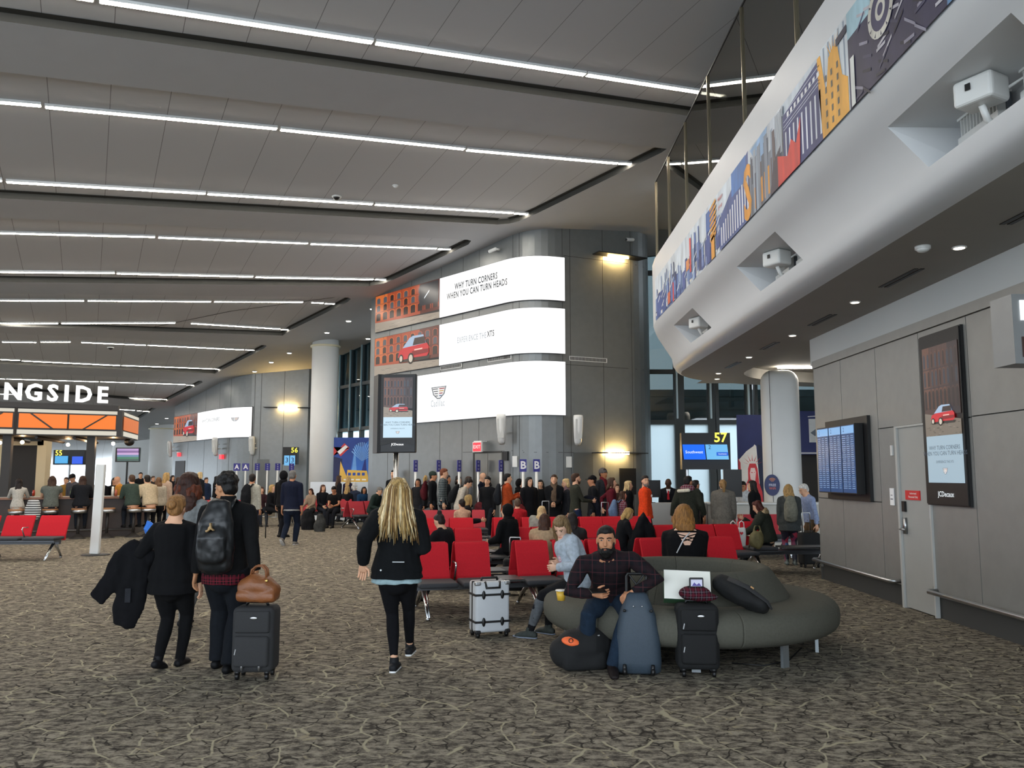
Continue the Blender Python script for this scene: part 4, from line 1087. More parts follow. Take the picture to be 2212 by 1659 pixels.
PQ('#c73b44', [(0, .15), (.1, .2), (.08, .45), (0, .5)], 3); PQ('#e8e4de', [(.2, .0), (.3, .0), (.34, .2), (.3, .22)], 5)
r.build('print', t, fix=False)
# navy shop front to the right of the pillar
t = thing('shop_front', 'navy blue shop fascia with white picture panel right of the pillar', 'shop front')
fn, w, h = posterplane(1728, 888, 1800, 982, 23.5); r = MB().use(mat('navy_print', '#252f6b', .5)); r.prism([(0, 0), (1, 0), (1, 1), (0, 1)], lambda u, v, q: fn(u, v, -q), 1, 40); r.build('fascia', t)
r = MB(); PQ('#dfe3e6', [(.28, .28), (.9, .28), (.9, .82), (.28, .82)], 2); PQ('#6f7a86', [(.32, .5), (.5, .6), (.62, .5), (.45, .42)], 3); PQ('#e9e9ee', [(.0, .02), (1, .02), (1, .05), (0, .05)], 3); PQ('#e9e9ee', [(.26, .86), (1, .9), (1, .92), (.26, .88)], 3); r.build('picture_panel', t, fix=False)
g = MB().use(mat('shop_dark', '#2b2722', .6)); p0, p1 = onY(1728, 1110, 24), onY(1830, 982, 24); g.box(((p0.x+p1.x)/2, 24, p1.z/2), (p1.x-p0.x, .1, p1.z)); g.build('shutter', t)
# closing walls behind everything on the right
b = MB().use(mat('back_wall_grey', '#7c7d7a', .8)); b.box((12.5, 18, 4), (.2, 16, 8)); struct(b, 'wall_side_right')
# far left daylight facade columns and walls
b = MB().use(M_colw, True); b.rbox((-26.5, 60, 2.6), (4.5, 1.5, 5.2), .7, seg=6); struct(b, 'wall_far_left')
# ------------------------------------------------------------------ tandem benches
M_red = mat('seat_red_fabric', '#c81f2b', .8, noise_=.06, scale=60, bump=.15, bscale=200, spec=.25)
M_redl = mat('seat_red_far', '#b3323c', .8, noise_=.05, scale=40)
M_pad = mat('seat_pad_charcoal', '#35363a', .75, noise_=.08, scale=40)
M_beam = mat('beam_grey', '#55575b', .4, .6)
def shell(b, x0, w, face, hb=.84, slope=.2):
    """padded back shell of one seat; face -1 looks to -y"""
    xs = [(x0, x0+w)]
    prof = [(.36, .02, .045), (.46, .03, .05), (.56, .075, .05), (.7, .13, .045), (hb-.02, .185, .04), (hb, .195, .03)]
    rings = []
    for z, d, th in prof:
        y = d*(-face)
        y0 = y*1.0; r = .014
        ins = .012 if z > hb-.01 else 0
        a = [(x0+ins, y0), (x0+ins+.006, y0+face*th*.5), (x0+w-ins-.006, y0+face*th*.5), (x0+w-ins, y0), (x0+w-ins-.006, y0-face*th*.5), (x0+ins+.006, y0-face*th*.5)]
        rings.append([Vector((x, y_, z)) for x, y_ in a])
    b.rings(rings)
def bench(name_lb, x, y, ang, slots, tables=(), w=.42, double=True, arms=(), group='rows of red tandem seats', far=False, face=-1, L=None):
    t = thing('tandem_bench', name_lb, 'bench', (x, y, 0), math.radians(ang), group)
    L = L or max(slots)+w
    sides = [face, -face] if double else [face]
    for sd in sides:
        for s0 in slots:
            off = .17*(-1 if sd == face else 1)*(-face) if double else 0
            off = -sd*-.02 if not double else sd*.0
            yb = sd*.06 if double else 0
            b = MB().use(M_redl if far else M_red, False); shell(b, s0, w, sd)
            for i in range(len(b.v)): v = b.v[i]; b.v[i] = (v[0], v[1]+yb+(sd*.2 if double else 0), v[2])
            b.build('backrest', t)
            b = MB().use(M_pad, True); ys = yb+(sd*.2 if double else 0)+sd*.27
            b.rbox((s0+w/2, ys, .415), (w+.03, .46, .06), .025); b.build('seat', t)
        for t0, t1 in tables:
            b = MB().use(mat('table_dark', '#3a3a39', .4)); b.box(((t0+t1)/2, sd*.45, .44), (t1-t0, .44, .025)); b.build('side_table', t)
        for a0 in arms:
            b = MB().use(M_chrome, True); yy = sd*.3
            b.tube([(a0, yy, .42), (a0, yy+sd*.12, .6), (a0, yy+sd*.1, .625), (a0, yy-sd*.1, .625)], .013, 8); b.build('armrest', t)
    b = MB().use(M_beam); cy = 0 if double else face*.2
    b.box((L/2, cy, .33), (L, .09, .07))
    if double:
        for sd in (-1, 1): b.box((L/2, sd*.42, .36), (L, .05, .06))
    else: b.box((L/2, face*.3, .37), (L, .3, .03))
    b.build('beam', t)
    nl = max(2, int(L/1.3)+1)
    for k in range(nl):
        xx = .12+(L-.24)*k/(nl-1); b = MB().use(M_chrome, True); h = .52 if double else .32
        for sd in (-1, 1):
            b.tube([(xx, cy, .33), (xx, cy+sd*h*.7, .14), (xx, cy+sd*h, .02)], [.024, .018, .016], 8)
            b.cyl((xx, cy+sd*h, .0), (xx, cy+sd*h, .03), .022, .022, 10)
            b.tube([(xx+.04, cy, .36), (xx+.02, cy+sd*h, .03)], .012, 6)
        b.build('leg_frame', t)
    return t
bench('red double tandem bench nearest the grey round sofa', -1.2, 10.15, 14, [0, .5, 1.25, 1.73, 2.2, 2.9, 3.36, 3.8], [(.95, 1.22), (2.65, 2.87)], arms=(.46, 1.7, 3.33))
bench('red double tandem bench one row behind the nearest bench', -1.38, 12.75, 14, [0, .5, 1.28, 1.72, 2.14, 2.9, 3.34, 3.78, 4.4, 4.84], [(.95, 1.24), (2.6, 2.86)], arms=(.46, 3.3))
bench('red double tandem bench two rows behind, before the queue', -1.75, 15.9, 10, [0, .56, 1.4, 1.95, 2.45, 3.1, 3.55, 4.1], [(1.03, 1.35)], w=.45, arms=(.5,))
bench('red bench at the right end of the rows with a white tote bag on it', 4.0, 14.62, 8, [0], [(.5, 1.5)], double=False, arms=(-.02,), L=1.5)
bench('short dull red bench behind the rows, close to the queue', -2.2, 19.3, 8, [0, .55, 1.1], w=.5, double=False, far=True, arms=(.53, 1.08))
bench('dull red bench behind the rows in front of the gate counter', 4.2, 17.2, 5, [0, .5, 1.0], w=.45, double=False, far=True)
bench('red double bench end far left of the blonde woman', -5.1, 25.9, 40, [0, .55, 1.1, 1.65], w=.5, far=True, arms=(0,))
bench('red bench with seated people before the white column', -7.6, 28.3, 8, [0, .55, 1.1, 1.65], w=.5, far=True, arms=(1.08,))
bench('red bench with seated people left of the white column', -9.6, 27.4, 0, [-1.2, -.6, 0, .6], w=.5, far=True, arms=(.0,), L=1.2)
bench('red bench at the left edge in front of the bar', -11.57, 16.7, 3, [0, .68, 1.36, 2.04], w=.58, double=False, arms=(.63, 1.31, 1.99))

# ------------------------------------------------------------------ round sofa
M_sofa = mat('sofa_grey_green', '#535249', .85, noise_=.07, scale=50, bump=.12, bscale=150, spec=.25)
SX, SY = 1.73, 8.4
t = thing('round_sofa', 'round dark grey padded island sofa with sloping centre backrest', 'sofa', (SX, SY, 0))
def arcpart(prof, a0, a1, n, name, m):
    b = MB().use(m, True); rings = []
    c0 = (sum(p[0] for p in prof)/len(prof), sum(p[1] for p in prof)/len(prof))
    for k in range(-2, n+3):
        if k < 0: a = a0+(.004 if k == -1 else 0); sc = 1-.035*(0 if k == -1 else 1)
        elif k > n: a = a1-(.004 if k == n+1 else 0); sc = 1-.035*(0 if k == n+1 else 1)
        else: a = a0+.012+(a1-a0-.024)*k/n; sc = 1.0
        rings.append([Vector(((c0[0]+(r-c0[0])*sc)*math.cos(a), (c0[0]+(r-c0[0])*sc)*math.sin(a), c0[1]+(z-c0[1])*sc)) for r, z in prof])
    b.rings(rings); return b.build(name, t)
def rounded(cx, cz, rx, rz, e=.55, n=22):
    out = []
    for k in range(n):
        a = 2*PI*k/n; c_, s_ = math.cos(a), math.sin(a)
        out.append((cx+rx*math.copysign(abs(c_)**e, c_), cz+rz*math.copysign(abs(s_)**e, s_)))
    return out
seatp = rounded(1.135, .355, .285, .16, .72)
backp = [(.93, .40), (1.0, .44), (.965, .52), (.90, .62), (.835, .71), (.80, .755), (.76, .775), (.71, .765), (.68, .73), (.67, .6), (.67, .42), (.8, .38)]
NS = 7
for k in range(NS):
    a0 = 2*PI*k/NS+.35; arcpart(seatp, a0, a0+2*PI/NS, 9, 'seat', M_sofa)
for k in range(NS):
    a0 = 2*PI*k/NS+.62; arcpart(backp, a0, a0+2*PI/NS, 9, 'backrest', M_sofa)
b = MB().use(M_black); b.cyl((0, 0, .2), (0, 0, .45), .8, .8, 30); b.build('base', t)
M_legs = mat('leg_silver', '#a9b0b4', .35, .8)
for k in range(9):
    a = -1.02+2*PI*k/9; p = Vector((1.2*math.cos(a), 1.2*math.sin(a), .1)); b = MB().use(M_legs); b.box(p, (.03, .075, .2), Matrix.Rotation(a, 3, 'Z')); b.build('leg', t)
b = MB().use(M_black, True); b.tube([(.2, -.9, .01), (.45, -.98, .008), (.7, -.9, .03), (.85, -.8, .12)], .006, 6)
b.build('power_cable', t)

# ------------------------------------------------------------------ luggage and small things
def rolling_case(lb, x, y, rz, w, d, h, m, handle=.0, soft=True, grp=None, cat='suitcase', detail=True, tilt=0.0, hm=None):
    t = thing('suitcase', lb, cat, (x, y, 0), math.radians(rz), grp)
    t.rotation_euler = (tilt, 0, math.radians(rz))
    b = MB().use(m, True); b.rbox((0, 0, .06+(h-.06)/2), (w, d, h-.06), .045 if soft else .03, seg=4); b.build('shell', t)
    if detail:
        b = MB().use(m, True); b.rbox((0, -d/2-.012, .06+h*.30), (w*.84, .05, h*.42), .03); b.build('front_pocket', t)
        b = MB().use(m, True); b.rbox((0, -d/2-.008, .06+h*.70), (w*.84, .035, h*.30), .03); b.build('upper_pocket', t)
        for zz in (.3, .62):
            b = MB().use(M_steel); b.box((-w*.36, -d/2-.036, .06+h*zz), (.008, .006, .045), Matrix.Rotation(.2, 3, 'Y')); b.build('zip_pull', t)
        b = MB().use(M_steel, True); b.ell((w*.05, -d/2-.03, h*.86), (.03, .005, .013)); b.build('badge', t)
    for sx in (-1, 1):
        for sy in (-1, 1):
            b = MB().use(M_black, True); b.cyl((sx*(w/2-.05)-.012, sy*(d/2-.04), .028), (sx*(w/2-.05)+.012, sy*(d/2-.04), .028), .028, .028, 12); b.box((sx*(w/2-.05), sy*(d/2-.04), .06), (.035, .045, .03)); b.build('wheel', t)
    b = MB().use(M_black, True); b.tube([(-.09, 0, h-.005), (-.08, 0, h+.025), (.08, 0, h+.025), (.09, 0, h-.005)], .012, 8); b.build('grab_handle', t)
    if handle:
        b = MB().use(hm or M_black, True); b.tube([(-w*.22, d*.34, h-.03), (-w*.22, d*.34, h+handle-.02), (-w*.2, d*.34, h+handle), (w*.2, d*.34, h+handle), (w*.22, d*.34, h+handle-.02), (w*.22, d*.34, h-.03)], .011, 8); b.build('pull_handle', t)
    return t
M_blk = mat('nylon_black', '#0e0f10', .85, noise_=.1, scale=50, bump=.2, bscale=120)
M_char = mat('nylon_charcoal', '#2a2a2b', .85, noise_=.08, scale=80, bump=.2, bscale=160)
# hard white case with black straps
def at0(x, y): return onZ(x, y, 0)
p = at0(1056, 1377)
t = thing('suitcase', 'white hard shell suitcase with black straps standing on four wheels', 'suitcase', (p.x, p.y+.1, 0), math.radians(20))
M_hard = mat('case_white', '#c5c8cb', .35, noise_=.02, scale=8)
w, d, h = .37, .24, .56
b = MB().use(M_hard, True); b.rbox((0, 0, .05+(h-.05)/2), (w, d, h-.05), .03, seg=4); b.build('shell', t)
b = MB().use(M_black); b.box((0, .0, .05+(h-.05)/2), (w+.006, .03, h-.045)); b.build('seam_band', t)
for zz in (.16, .43):
    b = MB().use(M_black); b.box((0, 0, zz), (w+.01, d+.012, .022)); s_ = b.build('strap', t)
    for sx in (-1, 1):
        b = MB().use(M_black, True); b.ell((sx*.1, -d/2-.006, zz), (.02, .01, .045)); b.build('buckle', s_)
b = MB().use(M_black, True); b.tube([(-.08, -d/2+.02, h), (-.07, -d/2-.01, h-.06), (.07, -d/2-.01, h-.06), (.08, -d/2+.02, h)], .014, 8); b.build('side_handle', t)
b = MB().use(M_black, True); b.tube([(-.09, 0, h-.01), (-.08, 0, h+.03), (.08, 0, h+.03), (.09, 0, h-.01)], .013, 8); b.build('grab_handle', t)
for sx in (-1, 1):
    for sz in (.06, h-.015):
        b = MB().use(M_steel if sz > .3 else M_black); b.rbox((sx*(w/2-.025), -d/2+.02, sz), (.06, .06, .04), .012); b.build('corner_guard', t)
    for sy in (-1, 1):
        b = MB().use(M_black, True); b.cyl((sx*(w/2-.03)-.014, sy*(d/2-.03), .032), (sx*(w/2-.03)+.014, sy*(d/2-.03), .032), .032, .032, 14); b.build('wheel', t)
# blue grey upright bag in front of the bearded man
p = at0(1384, 1462)
t = thing('suitcase', 'large slate blue soft suitcase standing before the bearded man', 'suitcase', (p.x, p.y+.14, 0), math.radians(-6))
M_slate = mat('nylon_slate', '#33404c', .6, noise_=.06, scale=60, bump=.15, bscale=140)
b = MB().use(M_slate, True)
prof = [(.0, .17, .10), (.02, .19, .13), (.1, .195, .145), (.3, .185, .145), (.48, .15, .13), (.58, .11, .11), (.64, .085, .08), (.655, .06, .05)]
rings = []
for z, hw, hd in prof:
    ring = []
    for k in range(28):
        a = 2*PI*k/28; c_, s_ = math.cos(a), math.sin(a)
        ring.append(Vector((hw*math.copysign(abs(c_)**.55, c_), hd*math.copysign(abs(s_)**.55, s_), z+.01)))
    rings.append(ring)
b.rings(rings); b.build('shell', t)
for sx in (-1, 1):
    b = MB().use(M_black, True); b.tube([(sx*.115, -.15, .02), (sx*.115, -.165, .1)], [.02, .014], 8); b.ell((sx*.115, -.165, .045), (.02, .03, .03)); b.build('skid', t)
    b = MB().use(M_steel, True); b.ell((sx*.035, -.138, .565), (.007, .005, .007)); b.build('rivet', t)
    b = MB().use(M_black, True); b.ell((sx*.11, -.14, .53), (.015, .012, .012)); b.build('stud', t)
b = MB().use(M_black); b.tube([(-.085, .04, .62), (-.085, .05, .79), (-.07, .05, .81), (.07, .05, .81), (.085, .05, .79), (.085, .04, .62)], .014, 8); b.build('pull_handle', t)
b = MB().use(M_black); b.tube([(-.06, .05, .64), (.06, .05, .80)], .008, 6); b.tube([(.06, .05, .64), (-.06, .05, .80)], .008, 6); b.build('handle_strap', t)
# black upright case beside it
p = at0(1507, 1458); rolling_case('black upright soft suitcase right of the slate blue one', p.x, p.y+.0, -4, .345, .24, .58, M_blk)
bcx, bcy = p.x, p.y
# black duffel with orange flap
p = at0(1262, 1440)
t = thing('duffel_bag', 'black duffel bag with bright orange end flap on the carpet', 'bag', (p.x-.02, p.y-.06, 0), math.radians(12))
b = MB().use(M_blk)
for k in range(1): b.tube([(-.17, 0, .14), (-.1, 0, .17), (.08, 0, .18), (.16, 0, .16)], [(.12, .13), (.15, .165), (.15, .17), (.11, .14)], 16, ref=(0, 1, 0), round_=True)
b.rbox((0, 0, .08), (.4, .28, .16), .05)
remesh(b, 'body', .012, 4, t, disp=.006, dscale=7)
b = MB().use(mat('orange_flap', '#f06a34', .6), True); b.ell((-.13, -.108, .25), (.085, .025, .042), rot=Matrix.Rotation(-.7, 3, 'X')@Matrix.Rotation(.2, 3, 'Y')); b.build('end_flap', t)
b = MB().use(M_black, True); b.tube([(-.14+.018*math.cos(a), -.135, .262+.018*math.sin(a)) for a in [2*PI*k/10 for k in range(11)]], .004, 5); b.build('ring', t)
b = MB().use(M_char, True); b.tube([(-.05, -.06, .29), (0, -.02, .335), (.08, .0, .34), (.13, -.02, .3)], [(.05, .015)]*4, 8); b.build('carry_strap', t)
b = MB().use(M_steel); b.box((.1, -.1, .285), (.05, .006, .01), Matrix.Rotation(-.2, 3, 'Y')); b.build('zip_pull', t)
# gift box standing on the sofa, backpack slumped on it, plaid pouch on the black case
gz_ = .515
t = thing('gift_box', 'white fronted box with green sides leaning on the sofa seat', 'box', (1.50, 7.24, gz_+.20), math.radians(-3)); t.rotation_euler = (-.45, .03, -.12)
b = MB().use(mat('box_green', '#3f6a4a', .5)); b.box((0, .06, 0), (.39, .12, .25)); b.build('carton', t)
b = MB().use(mat('box_front', '#e7e6dc', .5)); b.box((0, -.003, 0), (.392, .006, .252)); b.build('front_panel', t)
t = thing('backpack', 'black backpack lying against the sofa backrest behind the suitcase', 'backpack', (1.98, 7.2, gz_))
b = MB().use(M_blk); b.tube([(-.16, .12, .2), (-.02, .02, .12), (.12, -.08, .05)], [(.1, .09), (.14, .1), (.13, .07)], 14, ref=(0, 1, 0), round_=True); remesh(b, 'body', .012, 4, t, disp=.015, dscale=7)
b = MB().use(M_char, True); b.tube([(-.14, .0, .26), (.0, -.09, .2), (.14, -.17, .09), (.17, -.18, .03)], [(.025, .006)]*4, 8, ref=(0, 1, 1)); b.build('strap', t)
b = MB().use(mat('tan_tag', '#b98d5a', .6)); b.box((.03, -.12, .2), (.03, .006, .012), Matrix.Rotation(.6, 3, 'Y')); b.build('tag', t)
t = thing('shoulder_bag', 'dark plaid cloth bag with purple print on top of the black suitcase', 'bag', (bcx+.0, bcy-.0, .605))
b = MB().use(plaid('plaid_wine', '#231319', '#5a1a28', '#7a7078', 22, 22)); b.ell((0, 0, .06), (.14, .09, .07)); b.ell((.08, .0, .03), (.12, .07, .035)); remesh(b, 'body', .012, 3, t, disp=.012, dscale=9)
b = MB().use(M_black); b.rbox((.0, -.03, .15), (.12, .02, .085), .01); b.build('clear_pocket', t)
b = MB().use(mat('lilac_print', '#d9d6ea', .5)); b.box((.0, -.042, .15), (.095, .003, .055)); b.use(mat('purple_print', '#5d4f9c', .5)); b.poly([(-.04, -.045, .125), (.04, -.045, .125), (.02, -.045, .15), (.0, -.045, .135), (-.02, -.045, .155)]); b.build('print', t)
# fruit cup
b = MB().use(mat('cup_yellow', '#e0b23c', .4), True); p = onZ(1212, 1297, .52); b.tube([(p.x, p.y, .52), (p.x, p.y, .605)], [.034, .045], 20); b.use(mat('cup_foil', '#e8e6de', .4)); b.tube([(p.x, p.y, .605), (p.x, p.y, .615)], [.052, .05], 14); b.box((p.x+.05, p.y, .62), (.03, .03, .004), Matrix.Rotation(.4, 3, 'Y'))
tag(b.build('fruit_cup'), 'small yellow cup with white foil lid on the sofa edge', 'cup')
# drink bottle on bench behind the man
p = onY(1326, 1190, 10.6); b = MB().use(mat('bottle_green', '#20341f', .15), True); b.tube([(p.x, p.y, p.z-.12), (p.x, p.y, p.z), (p.x, p.y, p.z+.05), (p.x, p.y, p.z+.1)], [.03, .03, .013, .012], 14); b.use(mat('label_green', '#7fa04b', .5)); b.tube([(p.x, p.y, p.z-.07), (p.x, p.y, p.z-.02)], .031, 14); b.use(M_whitep); b.cyl((p.x, p.y, p.z+.1), (p.x, p.y, p.z+.125), .015)
tag(b.build('drink_bottle'), 'small dark green bottle with a white cap behind the bearded man', 'bottle')
# tote bag and shoulder bag on right bench
p = onY(1592, 1170, 14.1); t = thing('tote_bag', 'white tote bag with a small red heart on the right bench', 'bag', (p.x, 14.05, .45), -.1)
b = MB().use(mat('tote_white', '#dddcd6', .8)); b.tube([(0, 0, .02), (0, 0, .15), (.0, 0, .33)], [(.13, .07), (.15, .08), (.13, .03)], 16, ref=(1, 0, 0)); remesh(b, 'body', .014, 2, t, disp=.012, dscale=8)
for sx in (-1, 1):
    b = MB().use(mat('tote_white', '#dddcd6', .8), True); b.tube([(sx*.07-.04, 0, .32), (sx*.07-.035, 0, .41), (sx*.07, 0, .44), (sx*.07+.035, 0, .41), (sx*.07+.04, 0, .32)], .009, 6); b.build('handle', t)
b = MB().use(mat('heart_red', '#c8202c', .6)); hp = [(0, -.03), (.028, 0), (.026, .02), (.012, .026), (0, .012), (-.012, .026), (-.026, .02), (-.028, 0)]; b.poly([(.05+u, -.092, .24+v) for u, v in hp]); b.use(M_ink); V, F = text2d('I', .06, .004); b.add(V, F, lambda q_: Vector((.0+q_.x, -.092, .245+q_.y))); b.build('print', t, fix=False)
t = thing('handbag', 'olive brown slouchy handbag beside the white tote', 'bag', (p.x+.3, 14.0, .45))
b = MB().use(mat('olive_bag', '#6d6440', .7, noise_=.15)); b.ell((0, 0, .13), (.13, .09, .15)); b.tube([(-.05, 0, .25), (-.02, 0, .36), (.05, 0, .36), (.08, 0, .24)], .014, 8); remesh(b, 'body', .012, 2, t, disp=.02, dscale=9)

# ------------------------------------------------------------------ display totem, white post, boarding signs
YK = 16.0
a_, b_ = onY(822, 808, YK), onY(898, 978, YK)
t = thing('advertising_totem', 'black two sided advertising display on a tall steel pole', 'display', ((a_.x+b_.x)/2, YK, 0), -.12)
w, hh = (b_.x-a_.x), a_.z-b_.z
b = MB().use(mat('totem_grey', '#2d2e30', .45, .3)); b.rbox((0, .06, b_.z+hh/2), (w, .12, hh), .02); b.build('housing', t)
b = MB().use(M_black); b.box((0, -.004, b_.z+hh/2+.11), (w-.02, .012, hh-.25)); b.build('bezel', t)
r = MB(); ad_page(r, lambda u, v, l: Vector((-w/2+.065+u, -.012-.0012*l, b_.z+.29+v)), w-.13, hh-.36, .95); r.build('display_face', t, fix=False)
r = MB().use(M_black); r.poly([(-w/2+.01, -.0005, b_.z+.26)]+[(-w/2+.01+(w-.02)*k/10, -.0105, b_.z+.2-.07*math.cos(PI*(k-5)/5)*-.5-.02) for k in range(11)]+[(w/2-.01, -.0105, b_.z+.26)]); r.build('lower_trim', t)
r = MB().use(screenm('#ffffff', 1.2)); V, F = text2d('JCDecaux', .06, .008); r.add(V, F, lambda q_: Vector((q_.x, -.013, b_.z+.16+q_.y))); r.build('maker_lettering', t, fix=False)
b = MB().use(M_black); b.box((-w/2-.10, .22, b_.z+hh/2), (.12, .5, hh), Matrix.Rotation(.45, 3, 'Z')); b.use(M_steel); b.box((-w/2-.02, .06, b_.z+hh/2), (.02, .1, hh)); b.build('side_panel', t)
b = MB().use(M_steel, True); b.cyl((-.05, .1, 0), (-.05, .1, b_.z), .05, .05, 20); b.build('pole', t)
b = MB().use(M_steel, True); b.cyl((-.05, .1, 0), (-.05, .1, .03), .3, .28, 30); b.build('base_plate', t)
# white leaning post at the left
p = at0(201, 1200)
t = thing('floor_post', 'plain white square post on a round base beside the left bench', 'post', (p.x, p.y+.1, 0))
b = MB().use(M_whitep); b.rbox((0, 0, .95), (.19, .1, 1.86), .02, Matrix.Rotation(.02, 3, 'Y')); b.build('post', t)
b = MB().use(M_dark, True); b.cyl((0, 0, 0), (0, 0, .02), .28, .27, 30); b.build('base_plate', t)
# boarding position signs
M_sgn = mat('sign_blue', '#3c3a8c', .5); M_sgn2 = mat('sign_violet', '#5b57b0', .5)
def bsign(x, y0, y1, Y, w, body, rz, lb, g):
    a, c_ = onY(x, y0, Y), onY(x, y1, Y)
    t = thing('boarding_sign', lb, 'sign', (a.x, Y, 0), rz, g)
    h = a.z-c_.z; b = MB().use(M_sgn); b.box((0, 0, c_.z+h/2), (w, .02, h)); b.build('panel', t)
    r = MB().use(mat('sign_white', '#f4f4f4', .5))
    if len(body) == 1: V, F = text2d(body, h*.85, .03); r.add(V, F, lambda q_: Vector((q_.x, -.0115, c_.z+h*.5+q_.y)))
    else:
        for k in range(3): V, F = text2d(body[k*2:k*2+2], h*.22, .005); r.add(V, F, lambda q_: Vector((q_.x, -.0115, c_.z+h*(.82-.3*k)+q_.y)))
    r.build('lettering', t, fix=False)
    b = MB().use(M_whitep, True); b.cyl((0, 0, 0), (0, 0, c_.z), .035, .035, 12); b.build('pole', t)
    b = MB().use(M_steel, True); b.cyl((0, 0, 0), (0, 0, .02), .2, .2, 20); b.build('base_plate', t)
for k, x in enumerate((898, 948, 992, 1033, 1082)):
    bsign(x, 994, 1019, (24, 23.4, 22.8, 22.2, 21.6)[k], .16, '515253', .95, 'narrow violet boarding order sign on a pole, %s of five from the left' % ['first', 'second', 'third', 'fourth', 'fifth'][k], 'boarding signs along the queue')
bsign(1130, 992, 1019, 20.6, .17, 'B', .1, 'blue sign with white letter B on a pole, left of the two', 'letter boarding signs')
bsign(1159, 992, 1019, 20.3, .17, 'B', .35, 'blue sign with white letter B on a pole, right of the two', 'letter boarding signs')
for k, x in enumerate((556, 578, 600, 630)): bsign(x, 1001, 1016, 34-k*.5, .2, '515253', .6, 'narrow boarding sign by the far building, %s from the left' % ['first', 'second', 'third', 'fourth'][k], 'far boarding signs')
bsign(512, 1001, 1017, 35, .28, 'A', 0, 'blue sign with white letter A by the far building, left one', 'letter boarding signs'); bsign(531, 1001, 1017, 34.6, .28, 'A', .2, 'blue sign with white letter A by the far building, right one', 'letter boarding signs')
# gate 57 counter and display
def gate_display(x0, y0, x1, y1, Y, num, lb, rz=0.0):
    a, c_ = onY(x0, y0, Y), onY(x1, y1, Y); w = c_.x-a.x; h = a.z-c_.z; xc = (a.x+c_.x)/2
    t = thing('gate_display', lb, 'display', (xc, Y, 0), rz)
    b = MB().use(M_dark); b.box((0, .1, c_.z+h/2), (w, .2, h)); b.build('housing', t)
    r = MB().use(screenm('#1668f0', 1.0)); r.poly([(-w*.47, -.06, c_.z+h*.27), (-w*.02, -.06, c_.z+h*.27), (-w*.04, -.02, c_.z+h*.68), (-w*.49, -.02, c_.z+h*.68)])
    V, F = text2d('Southwest', w*.085, .003); r.use(screenm('#e8f2ff', 1)); r.add(V, F, lambda q_: Vector((-w*.26+q_.x, -.066, c_.z+h*.47+q_.y)))
    r.build('airline_screen', t, fix=False)
    r = MB().use(screenm('#6db6e8', .95)); r.poly([(w*.0, -.06, c_.z+h*.27), (w*.45, -.06, c_.z+h*.27), (w*.43, -.02, c_.z+h*.68), (-w*.02, -.02, c_.z+h*.68)])
    r.use(screenm('#1a5fd0', .95)); r.poly([(w*.2, -.063, c_.z+h*.37), (w*.44, -.063, c_.z+h*.37), (w*.44, -.055, c_.z+h*.47), (w*.2, -.055, c_.z+h*.47)])
    V, F = text2d('2', w*.11, .003); r.use(screenm('#143a6e', .6)); r.add(V, F, lambda q_: Vector((w*.06+q_.x, -.066, c_.z+h*.6+q_.y)))
    V, F = text2d('Southwest', w*.04, .0); r.use(screenm('#e8f2ff', 1)); r.add(V, F, lambda q_: Vector((w*.32+q_.x, -.068, c_.z+h*.42+q_.y)))
    r.build('info_screen', t, fix=False)
    r = MB().use(screenm('#fff04a', 1.6)); V, F = text2d(num, h*.36, .02); r.add(V, F, lambda q_: Vector((w*.3+q_.x, -.01, c_.z+h*.86+q_.y))); r.build('gate_number', t, fix=False)
    for sx in (-.38, .38): b = MB().use(M_steel); b.cyl((sx*w, .1, 0), (sx*w, .1, c_.z), .03); b.build('post', t)
gate_display(1472, 935, 1579, 1014, 19.0, '57', 'gate 57 display with airline screens on two posts')
a, c_ = onY(612, 967, 36), onY(642, 1008, 36)
t = thing('gate_display', 'small far gate display with two light blue screens', 'display', ((a.x+c_.x)/2, 36, 0))
b = MB().use(M_dark); w = c_.x-a.x; b.box((0, .1, a.z-.35), (w, .3, .75)); b.build('housing', t)
for sx in (-.2, .2): r = MB().use(screenm('#6db6e8', .9)); r.poly([(sx*w-.12, -.06, c_.z+.05), (sx*w+.1, -.06, c_.z+.05), (sx*w+.1, -.06, c_.z+.48), (sx*w-.12, -.06, c_.z+.48)]); r.use(screenm('#143a6e', .6)); V, F = text2d('3', .3, .01); r.add(V, F, lambda q_: Vector((sx*w+q_.x, -.065, c_.z+.27+q_.y))); r.build('screen', t, fix=False)
r = MB().use(screenm('#fff04a', 1.5)); V, F = text2d('56', .3, .01); r.add(V, F, lambda q_: Vector((w*.3+q_.x, -.06, a.z-.12+q_.y))); r.build('gate_number', t, fix=False)
b = MB().use(M_dark); b.cyl((0, .1, 0), (0, .1, c_.z), .05); b.build('post', t)
# gate counter
M_cnt = mat('counter_grey', '#a9aaa6', .5, noise_=.03, scale=4)
t = thing('gate_counter', 'light grey gate counter below the gate 57 display', 'counter', (3.5, 18.6, 0))
b = MB().use(M_cnt); b.box((0, 0, .52), (1.0, .5, 1.04)); b.use(M_dark); b.box((.52, 0, .52), (.06, .52, 1.06)); b.build('left_cabinet', t)
b = MB().use(mat('notice_grey', '#8b8d8e', .6)); b.box((.28, -.256, .78), (.22, .008, .42)); b.build('notice', t)
b = MB().use(mat('counter_cream', '#c9c6bb', .5)); b.box((2.2, .4, .5), (2.9, .5, 1.0)); b.use(M_white); b.box((2.2, .38, 1.02), (3.0, .6, .04)); b.build('right_cabinet', t)
def monitor(x, y, z, w, h, rz, lb):
    t = thing('monitor', lb, 'monitor', (x, y, z), rz); b = MB().use(M_black); b.box((0, 0, .12+h/2), (w, .04, h)); b.build('screen', t); b = MB().use(M_black); b.cyl((0, .02, 0), (0, .02, .14), .02); b.cyl((0, .02, 0), (0, .02, .012), .1); b.build('stand', t)
